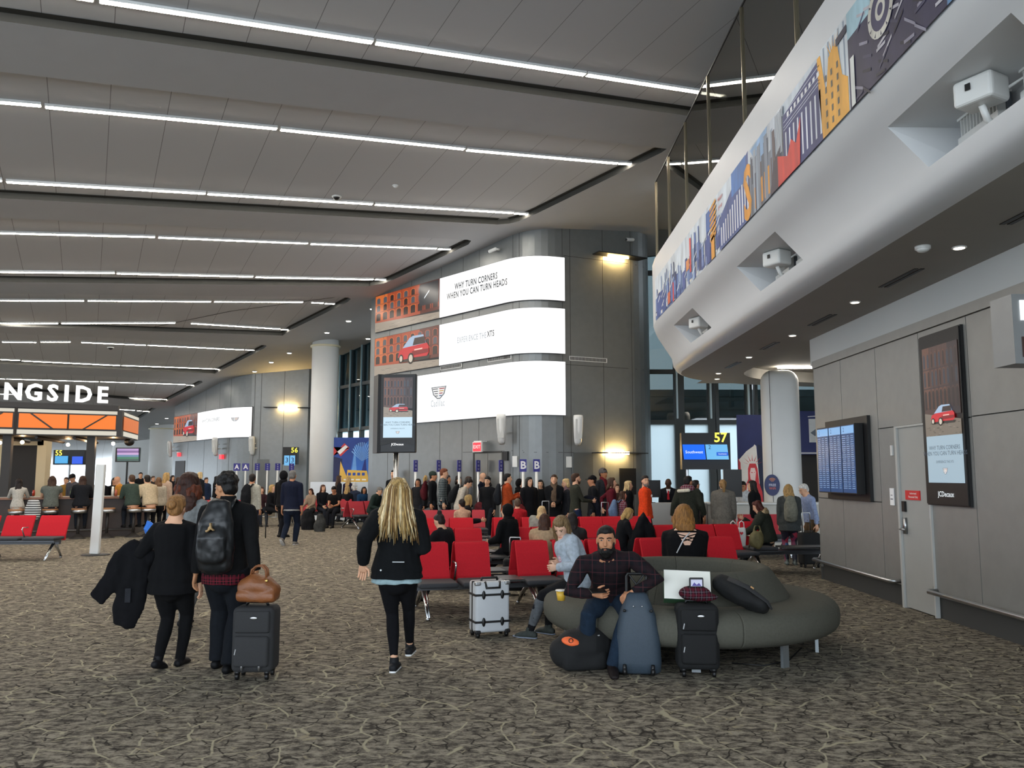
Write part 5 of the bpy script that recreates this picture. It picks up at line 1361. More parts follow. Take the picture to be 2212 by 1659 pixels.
monitor(3.1, 18.6, 1.04, .44, .38, .3, 'black monitor back on the counter beside the man in orange')
monitor(5.0, 18.9, 1.04, .4, .62, -.2, 'black tall monitor back on the counter under gate 57')
# wifi sign on the pillar
p = onY(1668, 1048, Yp-.33); b = MB().use(mat('wifi_navy', '#27305f', .5)); n = 28
b.prism([(.17*math.cos(2*PI*k/n), .24*math.sin(2*PI*k/n)) for k in range(n)], lambda u, v, q_: Vector((p.x+u, p.y-.0+q_, p.z+v)), -.02, .03)
b.use(mat('wifi_orange', '#d9884a', .5))
for r0 in (.03, .06, .09):
    for k in range(6):
        a0, a1 = PI*.25+PI*.5*k/6, PI*.25+PI*.5*(k+1)/6; b.poly([(p.x+r_*math.cos(a), p.y-.022, p.z+.06+r_*math.sin(a)) for r_, a in ((r0, a0), (r0+.014, a0), (r0+.014, a1), (r0, a1))])
for tx, dz, c0 in (('FREE', -.0, '#d8dcea'), ('WiFi', -.075, '#d9684a')): V, F = text2d(tx, .08, .004); b.use(mat('wifi_t'+tx, c0, .5)); b.add(V, F, lambda q_: Vector((p.x+q_.x, p.y-.023, p.z+dz+q_.y)))
tag(b.build('wifi_sign'), 'oval navy free wifi sign on the white pillar', 'sign')
p = onY(1706, 1096, Yp-.34); b = MB().use(mat('wifi_navy', '#27305f', .5)); b.prism([(-.2, .2), (-.1, .24), (.05, .15), (.16, -.02), (.2, -.2), (0, -.24), (-.14, -.1)], lambda u, v, q_: Vector((p.x+u, p.y+q_, p.z+v)), -.02, .03); tag(b.build('pillar_decal'), 'navy leaf shaped panel low on the white pillar', 'sign')

# ------------------------------------------------------------------ bar at the left
O = Vector(((262-1106)/FPX*22.8, 22.8, 0))
SV = Vector((-.262, .965, 0))
def Bp(s, t_, z): return O-LD*s+SV*t_+Vector((0, 0, z))
M_bk = mat('bar_bronze', '#2e2a27', .5, .2)
M_or = mat('lightbox_orange', '#331500', .5, emit='#e8741c', estr=.62); M_or2 = mat('lightbox_orange_dim', '#331500', .5, emit='#b95c22', estr=.7); M_cr = mat('lightbox_cream', '#33312c', .5, emit='#d8d2c2', estr=.5)
zc0, zc1 = 2.70, 3.42
t = thing('bar_canopy', 'orange backlit canopy with dark truss frame above the bar', 'canopy')
def obox(mb, s0, s1, t0, t1, za, zb):
    P = [Bp(s0, t0, 0), Bp(s1, t0, 0), Bp(s1, t1, 0), Bp(s0, t1, 0)]; n = len(mb.v)
    for z in (za, zb): mb.v += [(p_.x, p_.y, z) for p_ in P]
    for f in ((0,3,2,1),(4,5,6,7),(0,1,5,4),(1,2,6,5),(2,3,7,6),(3,0,4,7)): mb.face([n+i for i in f])
b = MB().use(M_bk); obox(b, 0, 9, .03, 2.7, zc0, zc1); obox(b, .1, 9, .0, .2, zc1, zc1+.14); b.build('frame', t)
H = zc1-zc0
r = MB()
def FR(m_, s0, s1, a, c_, off=.0): r.use(m_); r.poly([Bp(s0, off, zc0+a*H), Bp(s1, off, zc0+a*H), Bp(s1, off, zc0+c_*H), Bp(s0, off, zc0+c_*H)])
bays = [(.12, 2.48), (2.56, 5.0), (5.08, 7.5)]
for s0, s1 in bays:
    FR(M_cr, s0, s1, .04, .2, .02); FR(M_cr, s0, s1, .84, .96, .02); FR(M_or, s0+.03, s1-.03, .27, .79, .02)
r.build('front_lightbox', t, fix=False)
r = MB().use(M_bk)
def bar_(s0, z0_, s1, z1_, w_=.045):
    a, c_ = Bp(s0, .0, zc0+z0_*H), Bp(s1, .0, zc0+z1_*H); r.tube([a, c_], w_*.6, 4)
for s0, s1 in bays:
    sm_ = (s0+s1)/2; bar_(sm_, .24, sm_, .8); bar_(sm_-.35 if s0 < 3 else sm_+.4, .24, s0+.25, .8) if True else 0; bar_(sm_+.35, .24, s1-.3, .8)
for s0, s1 in bays: bar_(s1+.04, 0, s1+.04, 1)
r.build('truss_bars', t)
r = MB()
def SR(m_, t0, t1, a, c_): r.use(m_); r.poly([Bp(-.02, t0, zc0+a*H), Bp(-.02, t1, zc0+a*H), Bp(-.02, t1, zc0+c_*H), Bp(-.02, t0, zc0+c_*H)])
SR(M_cr, .2, 2.6, .04, .22); SR(M_cr, .2, 2.6, .84, .96); SR(M_or2, .2, 2.6, .27, .79); r.build('side_lightbox', t, fix=False)
for s0 in (.78, 2.75, 6.6):
    b = MB().use(M_bk); obox(b, s0-.1, s0+.1, .25, .45, 1.08, zc0); b.build('post', t)
p = Bp(.05, 1.6, zc0-.08); b = MB().use(M_black, True); b.ell(p, (.14, .14, .12)); b.build('dome_camera', t)
# sign letters
t = thing('bar_sign', 'white illuminated capital letters standing on the orange canopy', 'sign')
M_let = mat('letter_white', '#888', .4, emit='#ffffff', estr=.8)
for ch, px_, adv in (('E', 219, 0), ('D', 178, 0), ('I', 141, 0), ('S', 111, 0), ('G', 70, 0), ('N', 25, 0)):
    # find s whose projection is px_
    lo, hi = -1, 9
    for _ in range(40):
        m_ = (lo+hi)/2; q_ = Bp(m_, 0, 3.7); xx = 1106+FPX*q_.x/(q_.y*math.cos(PIT)+(q_.z-CAMH)*math.sin(PIT))
        if xx > px_: lo = m_
        else: hi = m_
    s0 = lo; V, F = text2d(ch, .56, .025); hh_ = .52
    r = MB().use(M_let)
    for off in (-.04, .05): r.add(V, F, lambda q_, off=off: Bp(s0-q_.x, .1+off, 3.82+q_.y*1.1))
    # side skin
    from collections import Counter
    ec = Counter(); 
    for f in F:
        for i in range(len(f)): ec[tuple(sorted((f[i], f[(i+1) % len(f)])))] += 1
    n0 = 0; nv = len(V)
    for (i, j), c_ in ec.items():
        if c_ == 1: r.face((i, j, nv+j, nv+i))
    r.build('letter', t)
# counter
t = thing('bar_counter', 'long dark wood bar counter with copper lit edge', 'bar counter')
b = MB().use(mat('bar_wood', '#3a2a20', .45, noise_=.1, scale=8)); obox(b, -.35, 9, .12, .45, 0, 1.02); obox(b, -.35, .0, .45, 2.6, 0, 1.02); b.build('front_panel', t)
b = MB().use(mat('bar_top_wood', '#8a5a3a', .35, noise_=.1, scale=10)); obox(b, -.5, 9, -.05, .6, 1.02, 1.075); obox(b, -.5, .15, .6, 2.6, 1.02, 1.075); b.use(mat('bar_top_white', '#b9b5a8', .3)); obox(b, -.48, 9, .0, .58, 1.075, 1.085); b.build('worktop', t)
b = MB().use(M_steel, True); b.tube([Bp(-.4, -.1, .2), Bp(9, -.1, .2)], .025, 8); b.build('foot_rail', t)
def bar_at(px_, t_):
    lo, hi = -2, 12
    for _ in range(40):
        m_ = (lo+hi)/2; q_ = Bp(m_, t_, 1.0); xx = 1106+FPX*q_.x/(q_.y*math.cos(PIT)+(q_.z-CAMH)*math.sin(PIT))
        if xx > px_: lo = m_
        else: hi = m_
    return Bp(lo, t_, 0)
M_stool = mat('stool_leather', '#9b6a42', .5)
def stool(x, y, lb):
    t = thing('bar_stool', lb, 'stool', (x, y, 0), 0, 'round bar stools')
    b = MB().use(M_stool, True); b.cyl((0, 0, .745), (0, 0, .785), .19, .18, 24); b.build('seat', t)
    b = MB().use(M_steel, True); b.cyl((0, 0, .66), (0, 0, .745), .18, .19, 24); b.build('seat_ring', t)
    b = MB().use(M_bk, True); b.cyl((0, 0, .0), (0, 0, .67), .035, .04, 12); b.build('pedestal', t)
    b = MB().use(M_bk, True); b.tube([(0, 0, .0), (0, 0, .03), (0, 0, .12)], [.22, .16, .04], 20); b.build('foot', t)
for k, (x, lb) in enumerate(((36, 'bar stool under the long haired guest in white'), (110, 'bar stool under the broad guest in a grey vest'), (172, 'bar stool under the guest in black by the white post'), (234, 'empty bar stool just right of the white post'), (291, 'bar stool under the guest in the green sweater'), (322, 'bar stool under the guest in the cream sweater'))):
    p = bar_at(x, -.42); stool(p.x, p.y, lb)
# cream frame wall and dark menu wall behind the bar
t = thing('back_bar', 'cream framed dark wall panel behind the bar', 'back bar')
b = MB().use(mat('cream_paint', '#c4b492', .6)); obox(b, 4.4, 5.0, 2.6, 2.9, 0, 2.75) if False else None
def pxbox(mb, x0, y0, x1, y1, Y, d): a, c_ = onY(x0, y0, Y), onY(x1, y1, Y); mb.box(((a.x+c_.x)/2, Y+d/2, (a.z+c_.z)/2), (c_.x-a.x, d, a.z-c_.z))
pxbox(b, 20, 942, 94, 962, 26.5, .3); pxbox(b, 82, 942, 94, 1075, 26.5, .3); b.build('frame', t)
b = MB().use(mat('menu_dark', '#231f1c', .7)); pxbox(b, 20, 960, 84, 1076, 26.6, .2); b.build('dark_panel', t)
b = MB().use(M_black); pxbox(b, 24, 941, 86, 953, 26.3, .1); b.use(screenm('#2e8aa0', .6)); pxbox(b, 26, 942, 84, 948, 26.28, .02); b.build('menu_screen', t)
b = MB().use(mat('cream_paint', '#c4b492', .6)); pxbox(b, -60, 942, 6, 1076, 26.6, .2); b.build('cream_panel', t)
b = MB().use(M_bk)
for k in range(9): a = Bp(1.2+.9*k, .3, 2.66); c_ = Bp(1.2+.9*k, 3.2, 2.64); b.tube([a, c_], .05, 4)
b.build('ceiling_beams', t)
r = MB().use(mat('warm_bulb', '#fff', .5, emit='#ffd09a', estr=60))
for k in range(8): p = Bp(.4+.75*k, 1.2+.8*(k % 3), 2.55); r.ell(p, (.05, .05, .05), 8)
r.build('bulbs', t)
# back bar gate display and tv
a, c_ = onY(118, 974, 34), onY(180, 1004, 34)
t = thing('gate_display', 'far gate display with blue screens seen between the bar posts', 'display', (0, 0, 0))
r = MB().use(M_dark); pxbox(r, 116, 972, 180, 1004, 34.1, .3); r.build('housing', t)
r = MB().use(screenm('#46a4de', .95)); pxbox(r, 119, 985, 145, 1001, 34, .05); r.use(screenm('#1b52d8', 1)); pxbox(r, 156, 986, 177, 1002, 34, .05); r.build('screen', t)
r = MB().use(screenm('#fff04a', 1.6)); V, F = text2d('55', .3, .01); q0_ = onY(127, 979, 33.9); r.add(V, F, lambda q_: q0_+Vector((q_.x, 0, q_.y))); r.build('gate_number', t, fix=False)
r = MB().use(M_steel); q0_ = onY(150, 1004, 34.2); r.cyl((q0_.x, 34.2, 0), (q0_.x, 34.2, q0_.z), .05); r.build('post', t)
t = thing('television', 'television with a violet picture on a thin pole beyond the bar', 'television')
r = MB().use(M_black); pxbox(r, 250, 967, 300, 998, 27, .1); r.build('housing', t)
r = MB()
for k, c0 in enumerate(('#b79ad0', '#7d5f9c', '#c8a6d8', '#5f86a8', '#2f7a5c', '#26504c')): r.use(screenm(c0, .8)); pxbox(r, 253, 969+4.5*k, 299, 969+4.5*(k+1), 26.97, .02)
r.build('picture', t)
r = MB().use(M_black); q0_ = onY(275, 998, 27.1); r.cyl((q0_.x, 27.1, 0), (q0_.x, 27.1, q0_.z), .03); r.build('pole', t)
# things on the counter
for k, (x, y0, y1, Y, c0, lb) in enumerate(((154, 1055, 1072, 22.6, '#5d7d34', 'green bottle on the bar between two guests'), (243, 1052, 1073, 22.6, '#e9e2d2', 'tall white cup on the bar near the green sweater guest'), (250, 1060, 1074, 22.7, '#c96a4a', 'red and white carton on the bar near the green sweater guest'), (73, 1048, 1060, 23.2, '#c8452c', 'red cup on the bar by the white dressed guest'))):
    p0, p1 = onY(x, y1, Y), onY(x, y0, Y); r = MB().use(mat('bar_item_%d' % k, c0, .3), True); zb = 1.085; hh_ = p1.z-p0.z
    r.tube([(p0.x, Y, zb), (p0.x, Y, zb+hh_*.6), (p0.x, Y, zb+hh_*.8), (p0.x, Y, zb+hh_)], [.035, .035, .03 if k else .014, .03 if k else .013], 12)
    tag(r.build(['bottle', 'cup', 'carton', 'cup'][k]), lb, ['bottle', 'cup', 'carton', 'cup'][k])

# ------------------------------------------------------------------ people
def ik(a, t, l1, l2, pole):
    d = t-a; L_ = d.length
    if L_ > (l1+l2)*.999: t = a+d*((l1+l2)*.999/L_); d = t-a; L_ = d.length
    if L_ < abs(l1-l2)+.02: L_ = abs(l1-l2)+.02
    x = (l1*l1-l2*l2+L_*L_)/(2*L_); h = math.sqrt(max(0, l1*l1-x*x))
    dn = d.normalized(); p = Vector(pole)-dn*Vector(pole).dot(dn)
    if p.length < 1e-5: p = Vector((0, 0, 1))
    return a+dn*x+p.normalized()*h, t
def lerpl(a, b, n): return [a.lerp(b, k/n) for k in range(n+1)]
SK = {'l': '#d9a888', 'm': '#bd8462', 't': '#a06a48', 'd': '#3d2619', 'p': '#e3b79c'}
HR = {'black': '#0e0c0b', 'dark': '#1e1511', 'brown': '#3d2718', 'lbrown': '#6b4a2e', 'blonde': '#b08f5a', 'lblonde': '#c9ad7c', 'red': '#6e3a22', 'grey': '#6d6a66', 'white': '#c9c6c0'}
NP = 0
def hand_geo(b, wrist, d, side, s, curl=.35, palm=None, spread=1.0, seg=6):
    """palm, four unequal bent fingers and a thumb; d = pointing direction, palm = direction the palm faces"""
    d = d.normalized(); pn = Vector(palm) if palm is not None else Vector((-side, 0, 0))
    pn = (pn-d*pn.dot(d)); pn = pn.normalized() if pn.length > 1e-4 else Vector((0, 1, 0))
    w = d.cross(pn).normalized()*side   # toward the thumb for side=+1 handled below
    # thumb side: forward for a hanging hand
    tw = w
    b.tube([wrist-d*.015*s, wrist+d*.03*s, wrist+d*.065*s, wrist+d*.088*s], [(.026*s, .018*s), (.036*s, .017*s), (.042*s, .015*s), (.040*s, .012*s)], 10, ref=w, round_=False)
    for k in range(4):
        base = wrist+d*.082*s+w*((1.5-k)*.0205*s*spread)
        ln = (.066, .074, .07, .055)[k]*s; dd = d.copy(); pts = [base-d*.01*s]; p = base
        c_ = curl*(1+.12*k)
        for j, f in enumerate((.45, .32, .27)):
            a = c_*(.6 if j == 0 else 1.0); dd = (dd*math.cos(a)+pn*math.sin(a)).normalized()
            pn2 = pn; p = p+dd*ln*f; pts.append(p)
        b.tube(pts, [.0095*s, .009*s, .0082*s, .0068*s], seg, ref=w, round_=True)
    tb = wrist+d*.03*s+w*.03*s
    t1 = tb+(d*.6+w*.75+pn*.25).normalized()*.032*s; t2 = t1+(d*.85+w*.35+pn*(.3+curl*.6)).normalized()*.03*s; t3 = t2+(d*.9+pn*(.35+curl)).normalized()*.022*s
    b.tube([tb-w*.012*s, t1, t2, t3], [.0125*s, .0115*s, .0098*s, .008*s], seg, round_=True)

def human(lb, x, y, yaw=0, H=1.72, z=0.0, pose='stand', sex='m', fat=1.0, vox=.02, seat=.45, lean=0, side=0, twist=0, hyaw=0, hpitch=0,
          hl=None, hr=None, pl=None, pr=None, fl_=None, fr_=None, knees=None, top='#222222', topm=None, hem=.0, sleeve=1.0, loose=.012, bottom='#20242c', bottomm=None, legw=.010,
          shoes='#1a1a1a', sole=None, skin='l', hair='short', hc='dark', face=True, hat=None, hatc='#222', beard=None, collar=None, bare_shin=0.0, group=None, curl=(.35, .35), handm=(None, None), shoulders=1.0, extra=None, skirt=False, headz=0, undershirt=None, nudge=(0, 0), hscale=1.0, hood=False, seat_fwd=.44, hair_len=.3, tex=.006, toes=(0, 0)):
    """one person: continuous skin, with clothing, hair and shoes as children. local frame: facing +y, right is +x"""
    global NP; NP += 1
    s = H/1.75
    root = thing('person', lb, 'person', (x, y, z), -math.radians(yaw), group)
    V3 = Vector
    m = 1 if sex == 'm' else 0
    # spine
    if pose == 'sit': P = V3((0, 0, seat+.10*s))
    else: P = V3((nudge[0], nudge[1], (.525 if pose == 'stand' else .515)*H))
    lr, sr = math.radians(lean), math.radians(side)
    U = V3((math.sin(sr), math.sin(lr)*math.cos(sr), math.cos(lr)*math.cos(sr)))
    U0 = (U+V3((0, 0, 1))*.6).normalized()
    tL = .315*H
    def spine(f):
        if f < .4: return P+U0*(tL*f)
        return P+U0*(tL*.4)+U*(tL*(f-.4))
    tw = math.radians(twist); R0 = V3((1, 0, 0)); R1 = V3((math.cos(tw), -math.sin(tw), 0)); R1 = (R1-U*R1.dot(U)).normalized()
    def Rr(f): return R0.lerp(R1, min(1, max(0, f))).normalized()
    sw = (.108 if m else .097)*H*shoulders
    rings = [(-.22, .060, .055), (-.12, .088, .066), (0, .094 if m else .1, .068), (.2, .086 if m else .085, .062), (.38, .080 if m else .070, .056), (.6, .090 if m else .080, .062), (.8, .098 if m else .087, .062), (.9, .092 if m else .08, .052), (.97, .06, .04), (1.04, .036, .034)]
    fx = fat
    Sx = {}
    C = spine(.87)
    SL, SR = C-Rr(1)*sw, C+Rr(1)*sw
    F1 = U.cross(Rr(1)).normalized()   # forward (toward +y)
    if F1.y < 0: F1 = -F1
    # arms
    ua, fa = .172*H, .148*H
    def hand_default(sd): return V3((sd*(sw+.05*s), .03, P.z-.06*H)) if pose != 'sit' else V3((sd*.12, seat_fwd*.75, seat+.17))
    arms = []
    for sd, S_, h, pole in ((-1, SL, hl, pl), (1, SR, hr, pr)):
        tgt = V3(h) if h is not None else hand_default(sd)
        pole = pole or (sd*.35, -.9, -.35)
        e, w_ = ik(S_, tgt, ua, fa, pole); arms.append((S_, e, w_))
    # legs
    th, shn = .245*H, .245*H
    legs = []
    for sd, ft in ((-1, fl_), (1, fr_)):
        Hj = P+V3((sd*.052*H, 0, -.01 if pose != 'sit' else .0))
        if ft is None:
            ft = (sd*.048*H, 0 if pose != 'sit' else seat_fwd+.02, 0) if pose != 'sit' else (sd*.09, seat_fwd, 0)
        an = V3((ft[0], ft[1], (ft[2] if len(ft) > 2 else 0)+.045*H))
        pole = (sd*.05, 1, .02) if knees is None else knees[0 if sd < 0 else 1]
        kn, an2 = ik(Hj, an, th, shn, pole); legs.append((Hj, kn, an2, ft[3] if len(ft) > 3 else 0))
    # head frame
    nb = spine(1.0); hy, hp = math.radians(hyaw), math.radians(hpitch)
    Rh = Matrix.Rotation(-hy, 3, 'Z') @ Matrix.Rotation(hp, 3, 'X')
    neckdir = (U*.7+V3((0, 0, .5))).normalized()
    hc0 = nb+neckdir*(.026*H)
    hq = s*(1.07 if m else 1.04)
    HC = hc0+Rh @ V3((0, .022*hq, .082*hq))+V3((0, 0, headz))
    def hpnt(p): return HC+Rh @ (V3(p)*hq)
    skin_m = skinm(SK.get(skin, skin))
    # ---- skin body
    b = MB().use(skin_m)
    b.tube([spine(f) for f, _, _ in rings], [(rx*H*fx, ry*H*fx) for _, rx, ry in rings], 14, ref=(1, 0, 0), round_=True)
    b.tube([spine(.93), hc0, hpnt((0, -.01, -.02))], [.04*H*(1.1 if m else .9), .033*H*(1.08 if m else .88), .033*H*(1.05 if m else .86)], 10, round_=True)
    b.ell(hpnt((0, -.012, .03)), (.074*hq, .094*hq, .088*hq), 16, Rh); b.ell(hpnt((0, .018, -.035)), (.058*hq, .066*hq, .078*hq), 14, Rh)
    b.ell(hpnt((0, .062, -.088)), (.026*hq, .022*hq, .024*hq), 10, Rh)
    b.ell(hpnt((0, .052, .0)), (.056*hq, .034*hq, .05*hq), 12, Rh)
    b.tube([hpnt((0, .082, .028)), hpnt((0, .094, .004)), hpnt((0, .104, -.018)), hpnt((0, .09, -.026))], [.009*hq, .010*hq, .0145*hq, .011*hq], 8, round_=True)
    if vox < .012:
        b.ell(hpnt((0, .078, .036)), (.046*hq, .012*hq, .010*hq), 10, Rh)
        for sd in (-1, 1): b.ell(hpnt((sd*.036, .062, -.022)), (.022*hq, .02*hq, .022*hq), 10, Rh)
        b.ell(hpnt((0, .082, -.052)), (.024*hq, .014*hq, .007*hq), 8, Rh); b.ell(hpnt((0, .080, -.063)), (.020*hq, .014*hq, .008*hq), 8, Rh)
    for sd in (-1, 1): b.ell(hpnt((sd*.074, -.006, -.002)), (.010*hq, .019*hq, .031*hq), 8, Rh)
    for S_, e, w_ in arms:
        b.tube([spine(1.02), spine(.96).lerp(S_, .5), S_], [.026*H, .026*H, .028*H], 10, round_=True)
        b.tube([S_, S_.lerp(e, .35), e, e.lerp(w_, .3), w_], [.028*H*min(fx, 1.12), .026*H*min(fx, 1.15), .021*H, .0215*H, .0145*H], 10, round_=True)
    for Hj, kn, an, ty in legs:
        b.tube([Hj, Hj.lerp(kn, .4), kn, kn.lerp(an, .3), an.lerp(kn, .12), an], [.052*H*fx, .045*H*fx, .031*H, .032*H, .020*H, .020*H], 12, round_=True)
    feet = []
    for i, (Hj, kn, an, ty) in enumerate(legs):
        fd = V3((math.sin(math.radians(ty)), math.cos(math.radians(ty)), 0)); pit_ = toes[i]
        fd = (fd*math.cos(math.radians(pit_))-V3((0, 0, math.sin(math.radians(pit_))))).normalized()
        upv = V3((0, 0, 1)); dn = fd.cross(V3((0, 0, 1)).cross(fd)).normalized(); dn = (upv-fd*upv.dot(fd)).normalized()
        base = an-dn*.022*H
        feet.append((base, fd, dn)); 
        b.tube([base-fd*.028*H, base+fd*.03*H, base+fd*.085*H], [(.013*H, .011*H), (.014*H, .009*H), (.013*H, .005*H)], 8, ref=fd.cross(dn), round_=True)
    hb = MB().use(skin_m, True)
    for i, (S_, e, w_) in enumerate(arms):
        d = (w_-e).normalized(); sd = -1 if i == 0 else 1
        hand_geo(hb, w_, d, sd, s, curl[i], handm[i], seg=6 if vox > .012 else 8)
    remesh(b, 'body', vox, 3, root, extra=hb)
    # ---- top garment
    tm = topm or cloth(top); g = MB().use(tm); L0 = loose
    hemf = -.16-hem/.3/H*1.0
    tr_ = [(f, rx, ry) for f, rx, ry in rings if f > -.15 and f < 1.0]
    bl = [(spine(f), (rx*H*fx+L0, ry*H*fx+L0)) for f, rx, ry in tr_]
    dn0 = V3((0, 0, -1)) if pose != 'sit' else (V3((0, .5, -.8)).normalized())
    start = []
    if hem > 0 and pose != 'sit':
        hemz = P.z-hem
        for k in range(3, 0, -1): 
            zz = P.z-.02-(hem)*k/3; start.append((V3((P.x, P.y, zz)), (.095*H*fx+L0+.005*k, .070*H*fx+L0+.005*k)))
    pts = start+bl
    g.tube([p for p, _ in pts], [r for _, r in pts], 16, ref=(1, 0, 0))
    for S_, e, w_ in arms:
        g.tube([spine(1.0), spine(.955).lerp(S_, .5), S_, S_.lerp(e, .12)], [.028*H+L0*.4, .028*H+L0*.6, .030*H*min(fx, 1.1)+L0*.7, .030*H*min(fx, 1.1)+L0*.8], 12, round_=True)
        if sleeve > 0:
            if sleeve > .55: end = e.lerp(w_, min(1, (sleeve-.5)*2)*.97); g.tube([S_, S_.lerp(e, .5), e, e.lerp(w_, .5) if sleeve > .9 else e.lerp(end, .5), end], [.029*H*min(fx, 1.12)+L0*.8, .027*H*min(fx, 1.12)+L0*.8, .024*H+L0*.75, .021*H+L0*.7, .018*H+L0*.5], 10)
            else: g.tube([S_, S_.lerp(e, .4), S_.lerp(e, sleeve*1.6)], [.031*H*fx+L0, .029*H*fx+L0*1.2, .027*H*fx+L0*1.3], 10)
    g.tube([spine(.86), spine(.96), spine(1.03)], [(.07*H, .05*H), (.052*H, .042*H), (.040*H, .038*H)], 12, ref=(1, 0, 0))
    if collar: g.tube([spine(.96), spine(1.04), spine(1.12)+F1*.0], [(.05*H, .044*H), (.043*H, .042*H), (.040*H, .040*H)], 12, ref=(1, 0, 0))
    if hood:
        g.ell(spine(.98)-F1*.05*s, (.09*s, .06*s, .07*s), 12)
    jk = remesh(g, 'jacket' if hem > .05 else 'shirt', vox if vox > .012 else .011, 2, root, disp=tex*(1 if vox < .015 else .8), dscale=9, seed=NP*3.1)
    if undershirt:
        g = MB().use(cloth(undershirt)); zz = P.z-hem-.02
        g.tube([V3((P.x, P.y, zz+.08)), V3((P.x, P.y, zz)), V3((P.x, P.y, zz-.04))], [(.09*H*fx+L0*.4, .066*H*fx+L0*.4), (.094*H*fx+L0*.8, .070*H*fx+L0*.8), (.094*H*fx+L0+.010, .070*H*fx+L0+.010)], 16, ref=(1, 0, 0)); remesh(g, 'undershirt', .014, 2, root, disp=.008, dscale=12)
    # ---- trousers
    bm_ = bottomm or cloth(bottom); g = MB().use(bm_); q_ = legw
    g.tube([spine(-.2) if pose != 'sit' else P-V3((0, 0, .05*H)), P, spine(.2), spine(.3)], [(.07*H*fx+q_, .06*H*fx+q_), (.094*H*fx+q_*.8, .070*H*fx+q_*.8), (.086*H*fx+q_*.5, .063*H*fx+q_*.5), (.082*H*fx+q_*.2, .058*H*fx+q_*.2)], 14, ref=(1, 0, 0), round_=True)
    for Hj, kn, an, ty in legs:
        end = an.lerp(kn, -.04+bare_shin*1.2)
        g.tube([Hj, Hj.lerp(kn, .4), kn, kn.lerp(end, .35), kn.lerp(end, .75), end], [.053*H*fx+q_, .046*H*fx+q_, .032*H+q_, .032*H+q_, .024*H+q_, .021*H+q_], 12)
    remesh(g, 'trousers', vox if vox > .012 else .012, 2, root, disp=tex*.8, dscale=10, seed=NP*1.7)
    # ---- shoes
    for base, fd, dn in feet:
        g = MB().use(cloth(shoes, .6), True); rx = fd.cross(dn)
        g.tube([base-fd*.03*H-dn*.002*H, base+fd*.02*H-dn*.000*H, base+fd*.07*H-dn*.006*H, base+fd*.098*H-dn*.014*H], [(.023*H, .023*H), (.026*H, .025*H), (.027*H, .019*H), (.022*H, .012*H)], 12, ref=rx, round_=True)
        g.tube([base+dn*.01*H, base+dn*.046*H], [(.026*H, .029*H), (.0245*H, .026*H)], 10, ref=rx)
        sh = remesh(g, 'shoe', max(.008, vox*.6), 2, root)
        if sole:
            g = MB().use(mat('sole_'+sole.strip('#'), sole, .6), True)
            g.tube([base-fd*.045*H-dn*.02*H, base+fd*.02*H-dn*.02*H, base+fd*.07*H-dn*.021*H, base+fd*.118*H-dn*.017*H], [(.018*H, .006*H), (.024*H, .007*H), (.027*H, .006*H), (.014*H, .005*H)], 12, ref=rx, round_=True); g.build('sole', sh)
    # ---- face
    if face:
        e1 = MB().use(mat('eye_white', '#a39a90', .3), True); e2 = MB().use(mat('eye_dark', '#1c120c', .2), True); e3 = MB().use(hairm(HR.get(hc, hc)) if hc not in ('white', 'lblonde') else hairm(HR['lbrown']), True); e4 = MB().use(mat('lips_'+str(skin).strip('#'), tuple(a*f for a, f in zip(rgb(SK.get(skin, skin)), (.72, .42, .42))), .5), True)
        for sd in (-1, 1):
            if vox < .012: e1.ell(hpnt((sd*.031, .079, .018)), (.0125*hq, .008*hq, .0058*hq), 10, Rh)
            e2.ell(hpnt((sd*.031+(.002 if vox < .012 else 0), .0855 if vox < .012 else .082, .018)), (.0055*hq if vox < .012 else .011*hq, .004*hq, .0055*hq), 8, Rh)
            e3.tube([hpnt((sd*.014, .090, .034)), hpnt((sd*.03, .088, .040)), hpnt((sd*.05, .072, .034))], [(.003*hq, .0045*hq)]*3, 6, round_=True)
        e4.tube([hpnt((-.022, .083, -.057)), hpnt((0, .095, -.055)), hpnt((.022, .083, -.057))], [(.003*hq, .003*hq), (.004*hq, .0065*hq), (.003*hq, .003*hq)], 8, round_=True)
        if vox < .012: e1.build('eye_whites', root)
        e2.build('eyes', root); e3.build('eyebrows', root); e4.build('lips', root)
    # ---- hair
    hq0 = hq; hq = hq*hscale
    hm = hairm(HR.get(hc, hc)); hv = max(.008, vox*.7)
    g = MB().use(hm)
    if hair != 'bald':
        k = 1.0
        g.ell(hpnt((0, -.026, .044)), (.080*hq, .092*hq, .086*hq), 16, Rh)
        g.ell(hpnt((0, -.05, .0)), (.074*hq, .062*hq, .075*hq), 12, Rh)
        g.ell(hpnt((0, .012, .085)), (.062*hq, .066*hq, .045*hq), 12, Rh)
        if hair == 'short': pass
        if hair == 'crop': pass
        if hair in ('curly', 'messy', 'afro'):
            rr = random.Random(NP); R_ = .03 if hair == 'messy' else .036
            for _ in range(34):
                a = rr.uniform(0, 2*PI); el = rr.uniform(-.3, 1.4); d = V3((math.cos(a)*math.cos(el), math.sin(a)*math.cos(el), math.sin(el)))
                if d.y > .35 and d.z < .5: continue
                g.ell(hpnt((d.x*.072, -.026+d.y*.085, .046+d.z*.08)), (R_*hq*.8,)*3, 8)
            if hair == 'curly':
                for _ in range(16): a = rr.uniform(PI*.95, PI*2.05); g.ell(hpnt((math.cos(a)*.085, -.03+math.sin(a)*.06, rr.uniform(-.09, .0))), (R_*hq,)*3, 8)
